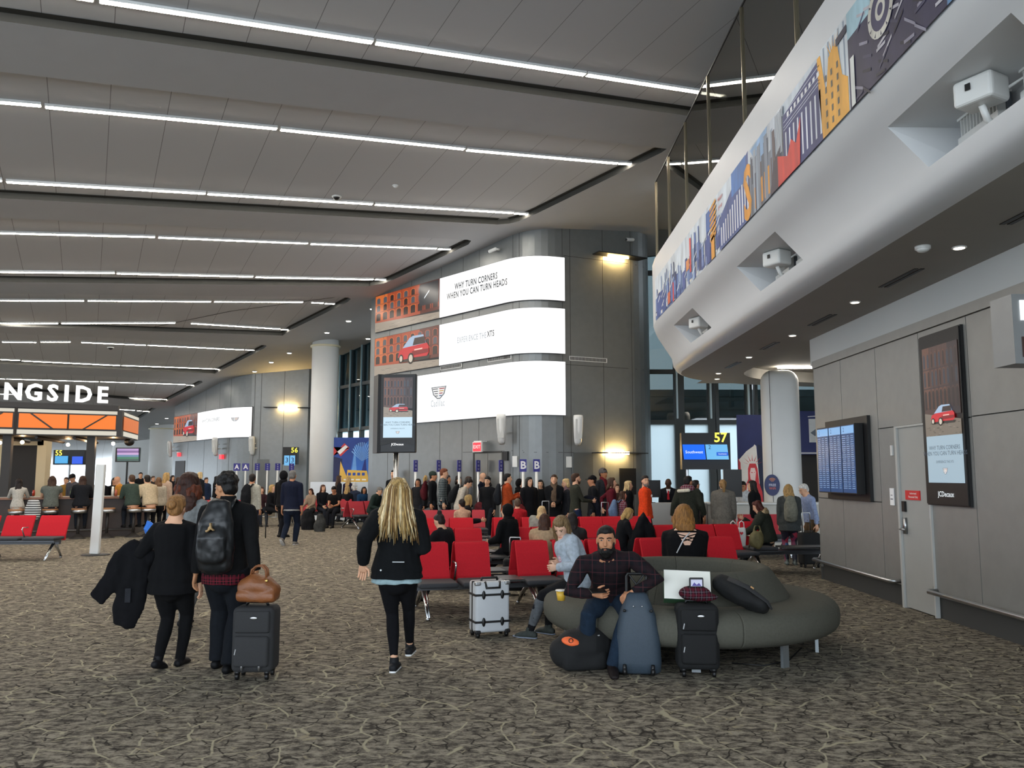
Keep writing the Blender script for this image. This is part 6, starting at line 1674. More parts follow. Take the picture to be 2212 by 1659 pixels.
        if hair in ('long', 'bob', 'wavy'):
            L_ = hair_len if hair != 'bob' else .10
            down = V3((0, 0, -1)); bk = -(Rh @ V3((0, 1, 0)))
            p0 = hpnt((0, -.05, .04)); p1 = hpnt((0, -.062, -.05)); p2 = p1+down*(L_*.5)+bk*(.035 if pose != 'x' else 0)-U*0; p3 = p1+down*L_+bk*(.05+.3*math.sin(max(0, -lr)))
            wv = 1.25 if hair == 'wavy' else 1.0
            g.tube([p0, p1, p2, p3], [(.083*hq, .06*hq), (.082*hq*wv, .05*hq), (.092*hq*wv, .042*hq), (.068*hq*wv, .022*hq)], 14, ref=Rh @ V3((1, 0, 0)), round_=True)
            for sd in (-1, 1):
                g.tube([hpnt((sd*.06, .0, .07)), hpnt((sd*.08, .008, .0)), hpnt((sd*.078, .0, -.08)), hpnt((sd*.07, -.02, -.1))+down*(L_*.5)], [.02*hq, .022*hq*wv, .024*hq*wv, .014*hq], 8, round_=True)
        if hair in ('bun', 'topbun'):
            g.ell(hpnt((.0, -.125, .03) if hair == 'bun' else (0, -.07, .14)), (.046*hq, .036*hq, .042*hq), 10, Rh)
        if hair == 'ponytail':
            g.tube([hpnt((0, -.11, .06)), hpnt((0, -.15, .02)), hpnt((0, -.14, -.1)), hpnt((0, -.12, -.2))], [.022*hq, .036*hq, .034*hq, .012*hq], 10, round_=True)
        remesh(g, 'hair', hv, 2, root, disp=.007*(1 if hair not in ('short',) else .5), dscale=26, seed=NP)
    elif hc in ('grey', 'white', 'lbrown'):
        pass
    hq = hq0
    if beard:
        g = MB().use(hairm(HR.get(beard, beard)))
        g.ell(hpnt((0, .05, -.075)), (.052*hq, .045*hq, .038*hq), 12, Rh)
        for sd in (-1, 1): g.tube([hpnt((sd*.066, .012, -.01)), hpnt((sd*.062, .028, -.05)), hpnt((sd*.035, .062, -.085))], [.008*hq, .012*hq, .022*hq], 8, round_=True); g.tube([hpnt((0, .097, -.044)), hpnt((sd*.028, .084, -.05)), hpnt((sd*.034, .07, -.075))], [(.005*hq, .005*hq), (.006*hq, .006*hq), (.009*hq, .009*hq)], 6, round_=True)
        if vox < .012: g.ell(hpnt((0, .045, -.105)), (.045*hq, .04*hq, .035*hq), 12, Rh)
        remesh(g, 'beard', .007 if vox < .012 else .012, 2, root, disp=.004, dscale=40)
    if hat:
        g = MB().use(cloth(hatc), True)
        if hat == 'beanie': g.ell(hpnt((0, -.022, .058)), (.09*hq, .104*hq, .085*hq), 14, Rh); g.tube([hpnt((0, -.02, .03)), hpnt((0, -.02, .055))], [(.09*hq, .104*hq)]*2, 16, ref=Rh @ V3((1, 0, 0)))
        if hat == 'cap': g.ell(hpnt((0, -.018, .055)), (.086*hq, .1*hq, .08*hq), 14, Rh); g.tube([hpnt((0, .05, .05)), hpnt((0, .12, .04)), hpnt((0, .15, .032))], [(.07*hq, .008), (.065*hq, .007), (.045*hq, .006)], 10, ref=Rh @ V3((1, 0, 0)))
        if hat == 'hood': g.ell(hpnt((0, -.04, .03)), (.105*hq, .11*hq, .125*hq), 14, Rh); g.tube([hpnt((0, -.06, -.08)), spine(.9)-F1*.02], [.1*hq, .11*hq], 12)
        remesh(g, {'beanie': 'beanie', 'cap': 'cap', 'hood': 'hood'}[hat], max(.01, vox*.7), 2, root, disp=.005, dscale=14)
    M = Matrix.Translation((x, y, z)) @ Matrix.Rotation(-math.radians(yaw), 4, 'Z')
    info = dict(root=root, M=M, spine=spine, F=F1, R=Rr(1), U=U, hand=[a[2] for a in arms], elbow=[a[1] for a in arms], sh=[a[0] for a in arms], hp=hpnt, Rh=Rh, P=P, s=s, H=H, legs=legs, HC=HC)
    return info
def world_frame(info, f, back=0.0, rx=0.0):
    """matrix with origin on the person's back (or front) at spine fraction f"""
    p = info['spine'](f)-info['F']*back+info['R']*rx; R = info['R']; U = info['U']; F = U.cross(R).normalized()
    if F.dot(info['F']) < 0: F = -F
    M = Matrix((R, F, U)).transposed().to_4x4(); M.translation = p
    return info['M'] @ M
def backpack(info, lb, col, w=.3, h=.42, d=.16, f=.55, detail=False, m=None, logo=None, straps=True):
    s = info['s']; Mx = world_frame(info, f, .070*info['H']+d/2+.012)
    t = empty('backpack'); t.matrix_world = Mx; tag(t, lb, 'backpack')
    t.location = Mx.to_translation(); t.rotation_euler = Mx.to_euler()
    m = m or cloth(col); b = MB().use(m)
    b.tube([(0, 0, -h/2), (0, -.01, -h*.25), (0, -.01, h*.2), (0, .015, h/2)], [(w*.46, d*.42), (w*.5, d*.52), (w*.46, d*.45), (w*.3, d*.28)], 18, ref=(1, 0, 0), round_=True)
    b.tube([(0, -d*.45, -h*.38), (0, -d*.5, -.02), (0, -d*.4, h*.12)], [(w*.36, d*.22), (w*.38, d*.25), (w*.3, d*.15)], 14, ref=(1, 0, 0), round_=True)
    remesh(b, 'bag_body', .010 if detail else .02, 2, t, disp=.010, dscale=11)
    if straps:
        for sd in (-1, 1):
            b = MB().use(m, True); b.tube([(sd*.07*s, d*.4, h*.42), (sd*.085*s, d*.5+.05, h*.55+.02), (sd*.095*s, d/2+.15*s+.02, h*.42), (sd*.10*s, d/2+.17*s+.02, .02), (sd*.12*s, d/2+.08*s, -h*.3)], [(.028, .008)]*5, 8, ref=(1, 0, 0)); b.build('strap', t)
    b = MB().use(m, True); b.tube([(-.03, d*.2, h*.5), (0, d*.2, h*.58), (.03, d*.2, h*.5)], .009, 6); b.build('grab_loop', t)
    return t
def carried(name, lb, cat, info, side_, col, kind='tote', drop=.0, m=None, w=.26, h=.24, d=.12, rz=0.0, off=(0, 0, 0)):
    p = info['M'] @ (info['hand'][side_]+Vector((0, 0, -.09)))
    p = p+Vector(off)
    t = thing(name, lb, cat, (p.x, p.y, p.z-h-.06), rz)
    m = m or cloth(col); b = MB().use(m)
    b.tube([(0, 0, .02), (0, 0, h*.5), (0, 0, h)], [(w*.46, d*.5), (w*.5, d*.5), (w*.36, d*.25)], 14, ref=(1, 0, 0), round_=True); remesh(b, 'bag_body', .016, 2, t, disp=.012, dscale=9)
    b = MB().use(m, True); b.tube([(-.06, 0, h), (-.05, 0, h+.07), (.05, 0, h+.07), (.06, 0, h)], .009, 6); b.build('handle', t)
    return t
def px(x, D, z=.95): return (x-1106)/FPX*(D*math.cos(PIT)+(z-CAMH)*math.sin(PIT))
# ---- four walkers in the foreground
A = human('woman seen from behind in black with her hair in a low bun, carrying a coat', -2.95, 7.35, 4, H=1.50, pose='walk', sex='f', fat=1.26, vox=.010, top='#0b0b0d', hem=.12, loose=.026, bottom='#0a0a0c', legw=.010, shoes='#141416', skin='l', hair='bun', hc='#8a6238', hscale=1.1, face=False, hpitch=-6,
   hl=(-.27, .14, .84), pl=(-.4, -.9, 0), hr=(.24, .02, .68), fl_=(-.05, -.10, .02), fr_=(.05, .10, 0), toes=(14, 0), side=0)
B = human('man with curly black hair in a black jacket pulling luggage, seen from behind', -2.46, 7.25, 3, H=1.70, pose='walk', sex='m', vox=.010, top='#101011', hem=.04, loose=.03, bottom='#12151a', legw=.034, shoes='#0e0e10', skin='#b98560', hair='messy', hc='black', face=True, hyaw=-62, hpitch=-10, collar=True,
   hl=(-.27, .02, .80), hr=(.31, -.12, .84), pr=(.2, -.9, 0), fl_=(-.09, .12, 0), fr_=(.08, -.06, .0), toes=(0, 0), curl=(.35, 1.0))
g = MB().use(plaid('plaid_red', '#1a0d10', '#5c1422', '#8c2b38', 18, 18)); P_ = B['P']; g.tube([P_+Vector((0, 0, -.01)), P_+Vector((0, 0, -.08)), P_+Vector((0, 0, -.15))], [(.19, .145), (.205, .155), (.20, .15)], 16, ref=(1, 0, 0)); remesh(g, 'shirt_tail', .014, 2, B['root'], disp=.01, dscale=10)
M_leath = mat('backpack_leather', '#141618', .38, noise_=.15, scale=9, bump=.6, bscale=9, spec=.5)
bp_ = backpack(B, 'shiny black backpack with a small gold jumping figure emblem on the man', '#141618', .33, .50, .19, .52, True, M_leath)
g = MB().use(mat('emblem_gold', '#c9a878', .4, .4), True)
em = [(-.035, -.015), (-.015, -.008), (-.012, .012), (.0, .02), (-.002, .045), (.006, .046), (.008, .02), (.012, .004), (.034, -.012), (.03, -.018), (.008, -.006), (-.005, -.014), (-.02, -.028), (-.03, -.03)]
g.prism(em, lambda u, v, q_: Vector((u, -.135+q_-.02*0, .06+v)), -.012, .03); g.build('emblem', bp_)
C = human('woman with long dark auburn hair in a grey sweater walking away', -3.60, 9.3, 8, H=1.68, pose='walk', sex='f', fat=1.05, vox=.012, top='#7d8080', hem=.10, loose=.03, bottom='#6e706f', legw=.02, shoes='#121214', skin='t', hair='wavy', hc='#33190f', hscale=1.3, hair_len=.2, face=False, fl_=(-.06, .12, 0), fr_=(.07, -.12, .02), toes=(0, 15))
for k in (1,):
    g = MB().use(hairm('#5a2a15')); rr = random.Random(4)
    for _ in range(46): a = rr.uniform(PI*.9, 2.1*PI); q_ = C['hp']((math.cos(a)*.13, -.04+math.sin(a)*.09, rr.uniform(-.28, .0))); g.ell(q_, (.035, .035, .05), 8)
    remesh(g, 'hair_curls', .012, 2, C['root'], disp=.012, dscale=20)
D = human('woman with long blonde hair in a black jacket walking away in the middle', -.99, 7.25, 2, H=1.64, pose='walk', sex='f', fat=1.12, vox=.010, top='#0d0f11', hem=.05, loose=.042, bottom='#0c0c10', legw=.004, shoes='#1a1b1e', sole='#e6e6e6', skin='l', hair='long', hc='#a78955', hscale=1.16, hair_len=.33, face=False, hpitch=-8,
   hl=(-.27, -.10, .90), pl=(-.2, -1, 0), hr=(.17, .20, 1.02), pr=(.35, -.9, -.4), fl_=(-.01, .0, 0), fr_=(.06, .40, .03), undershirt='#8fa6ab', bare_shin=.13, toes=(0, 0), curl=(.5, .8), handm=((0, -1, 0), None))
# blonde strands
g = MB(); rr = random.Random(2)
for k in range(170):
    a = rr.uniform(PI*.96, PI*2.04); r0 = rr.uniform(1.1, 1.32)
    p0 = D['hp']((math.cos(a)*.055, -.03+math.sin(a)*.05, .135+rr.uniform(-.012, .008))); p1 = D['hp']((math.cos(a)*.09*r0, -.036+math.sin(a)*.098*r0, .03)); p2 = D['hp']((math.cos(a)*.10*r0, -.055+math.sin(a)*.08*r0, -.08))
    out = math.cos(a); p3 = p2+Vector((out*rr.uniform(.01, .06), -rr.uniform(.02, .045), -rr.uniform(.12, .17))); ln = rr.uniform(.08, .2); p4 = p3+Vector((out*rr.uniform(.0, .06)+rr.uniform(-.02, .02), -rr.uniform(.0, .02), -ln))
    g.use(hairm(rr.choice(['#a78955', '#c9b184', '#8a6c3f', '#d8c49a', '#7a5c36', '#b99a62'])), True); g.tube([p0, p1, p2, p3, p4], [.004, .008, .009, .008, .002], 5)
g.build('hair_strands', D['root'])
g = MB().use(M_steel); Pz = D['P']
g.box((.05, -.215, .93), (.1, .004, .006)); g.build('back_zip', D['root'])
g = MB().use(mat('reflector', '#d9dbd9', .3), True); g.ell((-.10, -.20, .86), (.008, .004, .008)); g.build('snap_button', D['root'])
# coat over the bun woman's arm
t = thing('coat', 'black coat slung over the arm of the woman with the bun', 'coat', (-3.28, 7.35, 0), .05)
g = MB().use(cloth('#0c0c0f'))
g.tube([(.1, .03, .92), (-.02, .02, 1.0), (-.10, .0, .92), (-.2, -.03, .72), (-.30, -.04, .60)], [(.09, .07), (.10, .06), (.12, .05), (.09, .035), (.075, .02)], 12, ref=(0, 0, 1), round_=True)
g.tube([(.02, .0, .95), (.0, .0, .75), (-.04, .0, .52), (-.07, .0, .36)], [(.10, .06), (.13, .06), (.13, .045), (.10, .025)], 12, ref=(1, 0, 0), round_=True)
remesh(g, 'coat_cloth', .014, 2, t, disp=.022, dscale=8)
g = MB().use(cloth('#26272b')); g.rbox((-.03, -.06, .62), (.05, .01, .12), .004); g.build('belt_tab', t)
# brown holdall on black case
hp_ = B['M'] @ B['hand'][1]
cx_, cy_ = px(556, 7.05, .3), 7.02
case = rolling_case('black soft suitcase with a brown holdall on top, pulled by the walking man', cx_, cy_, 0, .34, .24, .58, M_char, detail=True)
for sx in (-.07, .07):
    g = MB().use(M_steel, True); g.ell((sx, -.14, .12), (.012, .012, .04)); g.build('skid', case)
t = thing('holdall', 'tan brown leather holdall sitting on the black suitcase', 'bag', (cx_+.02, cy_-.04, .615), .0)
g = MB().use(mat('tan_leather', '#7d4a26', .45, noise_=.12, scale=10, bump=.3, bscale=60))
g.tube([(-.09, 0, .115), (-.04, 0, .13), (.05, 0, .12), (.10, 0, .09)], [(.085, .09), (.10, .11), (.095, .11), (.085, .09)], 16, ref=(0, 0, 1), round_=True); g.rbox((.0, 0, .05), (.33, .21, .10), .04); remesh(g, 'bag_body', .011, 3, t, disp=.010, dscale=8)
for sy in (-.03, .03):
    g = MB().use(mat('tan_leather', '#7d4a26', .45), True); g.tube([(-.07, sy, .17), (-.055, sy, .26), (-.02, sy, .29), (.03, sy, .29), (.06, sy, .26), (.07, sy, .17)], .009, 8); g.build('handle', t)
for sx in (-.07, .08): g = MB().use(mat('brass', '#b99a5a', .3, 1)); g.ell((sx, -.07, .175), (.014, .01, .014), 8); g.build('buckle', t)
g = MB().use(M_black, True); g.tube([(cx_-.05, cy_+.09, .6), (cx_-.05, cy_+.09, .98), (cx_+.07, cy_+.09, .98), (cx_+.07, cy_+.09, .6)], .011, 8); g.build('pull_handle').parent = case
for o_ in [case.children[-1]]: o_.location = (-cx_, -cy_, 0)
# ---- bearded man on the sofa
PLD = plaid('plaid_dark', '#141418', '#24171b', '#47262a', 9.5, 9.5)
E = human('bearded man in a dark plaid shirt and jeans on the sofa holding a phone', .90, 7.62, 184, H=1.70, pose='sit', sex='m', fat=1.12, vox=.0075, seat=.44, lean=43, side=7, top='#222', topm=PLD, hem=.02, loose=.020, bottom='#1a2838', legw=.018, shoes='#1a1414', skin='#bf8764', hair='short', hc='black', beard='black', hyaw=6, hpitch=-4, shoulders=1.12, collar=True,
   hl=(-.15, .42, .66), pl=(-1, -.1, .5), hr=(.17, .38, .64), pr=(.9, -.4, -.3), fl_=(.03, .50, 0, -4), fr_=(.24, .22, 0, 10), curl=(1.0, .95), seat_fwd=.4, handm=((.2, -.4, -1), (-1, 0, .1)), headz=-.0, knees=((-.25, 1, .3), (.25, 1, .3)))
ph = E['M'] @ (E['hand'][1]+Vector((-.03, .07, .035)))
t = thing('phone', 'black phone in the hand of the bearded man', 'phone', ph, .3); g = MB().use(M_black); g.rbox((0, 0, 0), (.14, .075, .009), .004, Matrix.Rotation(.35, 3, 'X')); g.build('body', t)
# ---- woman in the pale hoodie
F_ = human('woman in a pale blue hoodie on the left side of the sofa looking down', .70, 8.62, 292, H=1.58, pose='sit', sex='f', fat=1.18, vox=.012, seat=.46, lean=24, top='#aeb8c2', hem=.02, loose=.03, bottom='#17171a', legw=.006, shoes='#3c413e', sole='#8b93a6', skin='p', hair='long', hc='#7a6243', hscale=1.06, hair_len=.2, hyaw=-88, hpitch=-34, hood=True,
   hl=(-.16, .2, .72), hr=(.1, .24, .74), fl_=(-.14, .50, 0, 5), fr_=(.14, .40, 0, 20), knees=((-.1, 1, .5), (.1, 1, .6)), twist=-40, bare_shin=0, seat_fwd=.5)
for i in (0,):
    Hj, kn, an, ty = F_['legs'][i]; g = MB().use(cloth('#5b5e62')); g.tube([kn.lerp(an, .12), kn.lerp(an, .5), kn.lerp(an, .86)], [.062, .058, .044], 12); remesh(g, 'grey_sock', .014, 2, F_['root'])
g = MB().use(plaid('plaid_pink', '#d9d3d6', '#c76a78', '#b8404f', 40, 40), True); g.ell(F_['spine'](.62)+F_['F']*.118+F_['R']*-.02, (.075, .03, .07), 12); g.build('shirt_print', F_['root'])
# ---- woman with criss cross back
G_ = human('woman with short golden hair in a black top with a criss cross open back', px(1477, 9.5), 9.42, 4, H=1.68, pose='sit', sex='f', fat=1.5, shoulders=1.2, hscale=1.25, vox=.011, seat=.42, lean=6, top='#0c0c0e', hem=.0, loose=.022, bottom='#15161a', shoes='#222', skin='p', hair='bob', hc='#8a5f2e', face=False, hpitch=-14)
Mx = world_frame(G_, .74, .098*1.68*.62+.062)
g = MB().use(skinm(SK['p'])); pts = []
def bk(u, v): # point on the back
    q_ = G_['spine'](.72+v)-G_['F']*(.062*1.68*1.5+.032-.30*u*u)+G_['R']*u; return q_
n = 8
for i in range(n):
    for j in range(n):
        def gp(a, b_): v = .26*(1-b_/n)-.06; hw = .105*(.28+.72*(1-b_/n)); return bk((a/n*2-1)*hw, v)
        g.poly([gp(i, j), gp(i+1, j), gp(i+1, j+1), gp(i, j+1)])
g.sm = True; o_ = g.build('open_back_skin', G_['root'])
g = MB().use(cloth('#0c0c0e'), True)
for (u0, v0, u1, v1) in ((-.10, .17, .07, .08), (.10, .17, -.07, .08), (-.08, .10, .05, .02), (.08, .10, -.05, .02)): g.tube([bk(u0, v0)-G_['F']*.008, bk((u0+u1)/2, (v0+v1)/2)-G_['F']*.01, bk(u1, v1)-G_['F']*.008], .0055, 6)
g.build('back_straps', G_['root'])
g = MB().use(mat('strap_white', '#cfd0d2', .6), True); g.tube([bk(.03, .2)-G_['F']*.01, bk(-.04, .06)-G_['F']*.02, bk(-.12, -.22)-G_['F']*.02], .007, 6); g.build('bag_strap', G_['root'])
# ---- man in navy walking away, and the one beside him
human('man in a navy sweater and jeans walking away past the seats', px(630, 20.0), 20.0, 5, H=1.80, pose='walk', vox=.016, top='#151a2c', hem=.06, loose=.025, bottom='#141c2b', legw=.02, shoes='#77736c', sole='#cfcfcf', skin='m', hair='short', hc='grey', face=False, fl_=(-.1, -.28, .08), fr_=(.07, .1, 0), toes=(35, 0), undershirt='#9a9a98', sleeve=.85)
human('person in black with a hood walking just ahead of the man in navy', px(612, 22.5), 22.5, 20, H=1.78, pose='walk', vox=.02, top='#0d0d10', hem=.1, loose=.03, bottom='#101116', hair='short', hc='black', face=False, hat='hood', hatc='#0d0d10')
I_ = human('traveller in a light grey long sleeved shirt walking away with a dark backpack', px(543, 20.5), 20.5, 20, H=1.72, pose='walk', vox=.02, top='#a8a496', hem=.06, loose=.02, bottom='#222a3c', skin='m', hair='short', hc='dark', face=False, hyaw=-30)
backpack(I_, 'dark backpack on the traveller in light grey', '#121316', .3, .42, .15, .55)
# ---- the boarding queue: (label, px, top y, D, yaw, options)
def Hof(yt, D): return max(1.1, min(1.95, CAMH+(1027-yt)*D/FPX))
Qd = [
 ('man in a black coat behind the display pole at the queue end', 850, 1014, 25.2, 200, dict(top='#0e0f12', hem=.2, hair='short', hc='dark', lean=0)),
 ('dark haired woman with red scarf at the queue end beside the pole', 872, 1024, 25.6, 185, dict(sex='f', top='#3a1418', hem=.2, hair='wavy', hc='dark')),
 ('woman in a charcoal coat facing the camera in the queue', 903, 1032, 23.9, 195, dict(sex='f', top='#1d1e21', hem=.25, hair='long', hc='dark', skin='m')),
 ('woman with a blonde ponytail turned away in the queue', 921, 1024, 24.4, 30, dict(sex='f', top='#18181b', hem=.15, hair='ponytail', hc='blonde', face=False)),
 ('person in a green beanie and black jacket in the queue', 934, 1017, 23.3, 100, dict(top='#141619', hem=.12, hat='beanie', hatc='#2f3a34', skin='m', _bp=('maroon backpack on the person in the green beanie', '#4a161d'))),
 ('tall reddish haired man in a black and white checked shirt', 956, 1010, 22.8, 85, dict(topm='CHK', hem=.1, hair='short', hc='red', hpitch=-8)),
 ('woman with curly dark hair and glasses in the queue', 972, 1025, 23.6, 170, dict(sex='f', top='#15171b', hem=.15, hair='curly', hc='black', skin='t')),
 ('dark haired person with a striped collar behind the bent young man', 990, 1027, 23.2, 120, dict(sex='f', top='#22242a', hem=.1, hair='curly', hc='dark')),
 ('young man in a cream hoodie bending his head with a black backpack', 1001, 1034, 20.9, 95, dict(top='#b5ad9f', hem=.12, hair='messy', hc='dark', lean=22, hpitch=-32, loose=.03, bottom='#20242b', _bp=('large black backpack on the young man in the cream hoodie', '#16181b'))),
 ('woman with long brown hair in a grey patterned jacket', 1011, 1027, 22.2, 110, dict(sex='f', top='#7a7c80', hem=.1, hair='long', hc='brown')),
 ('bald man in a navy sweater looking down in the queue', 1040, 1018, 22.4, 110, dict(top='#151a2a', hem=.1, hair='bald', skin='l', hpitch=-18, fat=1.08, hl=(-.1, .3, 1.05), hr=(.1, .3, 1.02))),
 ('curly haired woman in a black coat with a dull red bag', 1053, 1028, 21.0, 200, dict(sex='f', top='#131417', hem=.35, hair='curly', hc='black', _bag=('dull red shoulder bag on the curly haired woman in the queue', '#5e2327'))),
 ('man in a burnt orange jacket with a dark backpack in the queue', 1095, 1021, 20.6, 80, dict(top='#a0411d', hem=.12, hair='short', hc='black', loose=.028, hl=(-.1, .34, 1.2), hr=(.1, .32, 1.15), _bp=('dark bulky backpack on the man in burnt orange', '#1a1d22'))),
 ('dark haired person just behind the man in burnt orange', 1109, 1031, 22.3, 100, dict(top='#101114', hem=.15, hair='short', hc='black')),
 ('person in a black hood beside the first letter B sign', 1123, 1034, 21.2, 120, dict(top='#0c0c0f', hem=.3, hair='short', hat='hood', hatc='#0c0c0f', face=False)),
 ('woman in a long black puffer coat with a dark red bag', 1143, 1028, 19.7, 150, dict(sex='f', top='#0e0e12', hem=.4, hair='long', hc='black', loose=.04, _bag=('small dark red bag hanging on the long black coat', '#5a1f20'))),
 ('man with thinning hair behind the second letter B sign', 1150, 1019, 21.9, 170, dict(top='#17181c', hem=.1, hair='bald', skin='l')),
 ('dark haired woman in black right of the letter B signs', 1168, 1034, 20.9, 190, dict(sex='f', top='#111215', hem=.25, hair='wavy', hc='black')),
 ('woman in a black coat and brown patterned scarf in the queue', 1197, 1024, 19.7, 185, dict(sex='f', top='#101114', hem=.35, hair='messy', hc='brown', loose=.035, hl=(-.03, .26, .98), hr=(.04, .26, .98), _scarf='#5a4a3c', hpitch=12)),
 ('older woman with pale blond hair and a black backpack', 1223, 1033, 19.9, 250, dict(sex='f', top='#23252a', hem=.2, hair='curly', hc='lblonde', _scarf='#8a6f74')),
 ('bearded man in an olive sweater holding a dark coat', 1243, 1020, 18.6, 80, dict(top='#2f3128', hem=.06, hair='short', hc='brown', beard='brown', bottom='#1f2a44', hl=(-.1, .36, 1.08), hr=(.12, .36, 1.08))),
 ('man in a black cap and dark jacket facing left in the queue', 1281, 1025, 19.2, 265, dict(top='#14161a', hem=.12, hair='short', hat='cap', hatc='#101012', skin='m')),
 ('tall person in a grey beanie and maroon scarf in the queue', 1303, 1010, 20.6, 140, dict(top='#2a2c30', hem=.2, hat='beanie', hatc='#5a5654', skin='t', _scarf='#5e1a20')),
 ('woman in a maroon coat leaning on her trolley handle', 1321, 1029, 18.4, 95, dict(sex='f', top='#56141f', hem=.25, hair='bob', hc='brown', hl=(-.15, -.2, .92), pl=(-.6, -.8, 0))),
 ('small brown haired person between the maroon coat and the blonde', 1332, 1043, 20.2, 160, dict(sex='f', top='#3b2a22', hem=.2, hair='bob', hc='brown')),
 ('child in a plaid shirt with a blue backpack in the queue', 1345, 1058, 17.9, 80, dict(sex='f', topm='PLK', hem=.08, hair='bob', hc='brown', _bp=('small grey and blue backpack on the child', '#5a6f8c'))),
 ('blonde woman all in black near the counter', 1357, 1036, 18.9, 100, dict(sex='f', top='#0f1013', hem=.35, hair='long', hc='lblonde', hair_len=.15, loose=.03)),
 ('man in a bright orange sweatshirt looking back at the camera', 1394, 1025, 17.4, 100, dict(top='#d8431a', hem=.09, hair='short', hc='dark', hyaw=62, bottom='#101114', fat=1.08, beard='grey', loose=.028, vox=.014)),
 ('staff member in a dark suit with a red tie behind the counter', 1445, 1030, 19.8, 195, dict(top='#121419', hem=.1, hair='bald', skin='d', hc='black', hpitch=-20, lean=6, _tie=True)),
 ('traveller in an olive parka with a red plaid hood at the counter', 1487, 1026, 17.0, 25, dict(top='#2a2c24', hem=.25, hair='short', hc='black', hyaw=30, loose=.045, fat=1.05, bottom='#14161b', skin='m', hood=True, vox=.016, hr=(.3, .1, .85), hl=(-.33, .0, .82))),
 ('person partly hidden beyond the olive parka', 1503, 1035, 18.0, 60, dict(top='#1c1e22', hem=.15, hair='short', hc='dark', skin='m')),
 ('woman in a grey wool poncho with a ponytail at the counter', 1563, 1033, 17.0, 5, dict(sex='f', top='#6b665e', hem=.28, hair='ponytail', hc='#8a6a42', face=False, loose=.06, bottom='#1a1c20', vox=.016)),
 ('staff member in a white shirt behind the right counter', 1607, 1037, 19.5, 210, dict(top='#c9cdd0', hem=.0, hair='short', hc='black', skin='m', hpitch=-20)),
 ('brunette in a black coat leaning at the right counter', 1630, 1035, 17.6, 300, dict(sex='f', top='#0e0f12', hem=.3, hair='long', hc='dark', hair_len=.16, loose=.035, vox=.016, lean=8)),
 ('blonde woman in a grey jacket and colourful leggings seen from behind', 1705, 1043, 15.6, 10, dict(sex='f', top='#3c3f3e', hem=.14, hair='wavy', hc='#9a7a4a', hair_len=.14, face=False, bottomm='FLOR', shoes='#6b7472', vox=.014, fat=1.12, loose=.03, _bp=('light grey slouchy backpack on the woman in colourful leggings', '#6f6e62'))),
 ('white haired man in a light blue shirt by the wall corner', 1747, 1045, 15.9, 262, dict(top='#8f9dbd', hem=.02, hair='short', hc='white', hpitch=-26, lean=14, bottom='#5b4a36', vox=.014, fat=1.08)),
]
CHK = plaid('plaid_black_white', '#23282c', '#4a5356', '#c3ccca', 16, 16); PLK = plaid('plaid_wine_white', '#3c1a26', '#7a2f42', '#d8cfd0', 22, 22)
FLOR = None
m, nt, pb = newmat('floral_leggings'); L = nt.links
tc = N(nt, 'ShaderNodeTexCoord'); vo = N(nt, 'ShaderNodeTexVoronoi'); vo.inputs['Scale'].default_value = 9; L.new(tc.outputs['Object'], vo.inputs['Vector'])
rp = N(nt, 'ShaderNodeValToRGB'); e_ = rp.color_ramp.elements; rp.color_ramp.interpolation = 'CONSTANT'
while len(e_) < 5: e_.new(.5)
for k, (p_, c_) in enumerate(((0, '#1b1c2c'), (.35, '#7a2a4a'), (.55, '#1e2436'), (.7, '#3a5a86'), (.85, '#a8364a'))): e_[k].position = p_; e_[k].color = (*rgb(c_), 1)
sp = N(nt, 'ShaderNodeSeparateColor'); L.new(vo.outputs['Color'], sp.inputs[0]); L.new(sp.outputs[0], rp.inputs[0]); L.new(rp.outputs[0], pb.inputs['Base Color']); FLOR = m
QI = {}
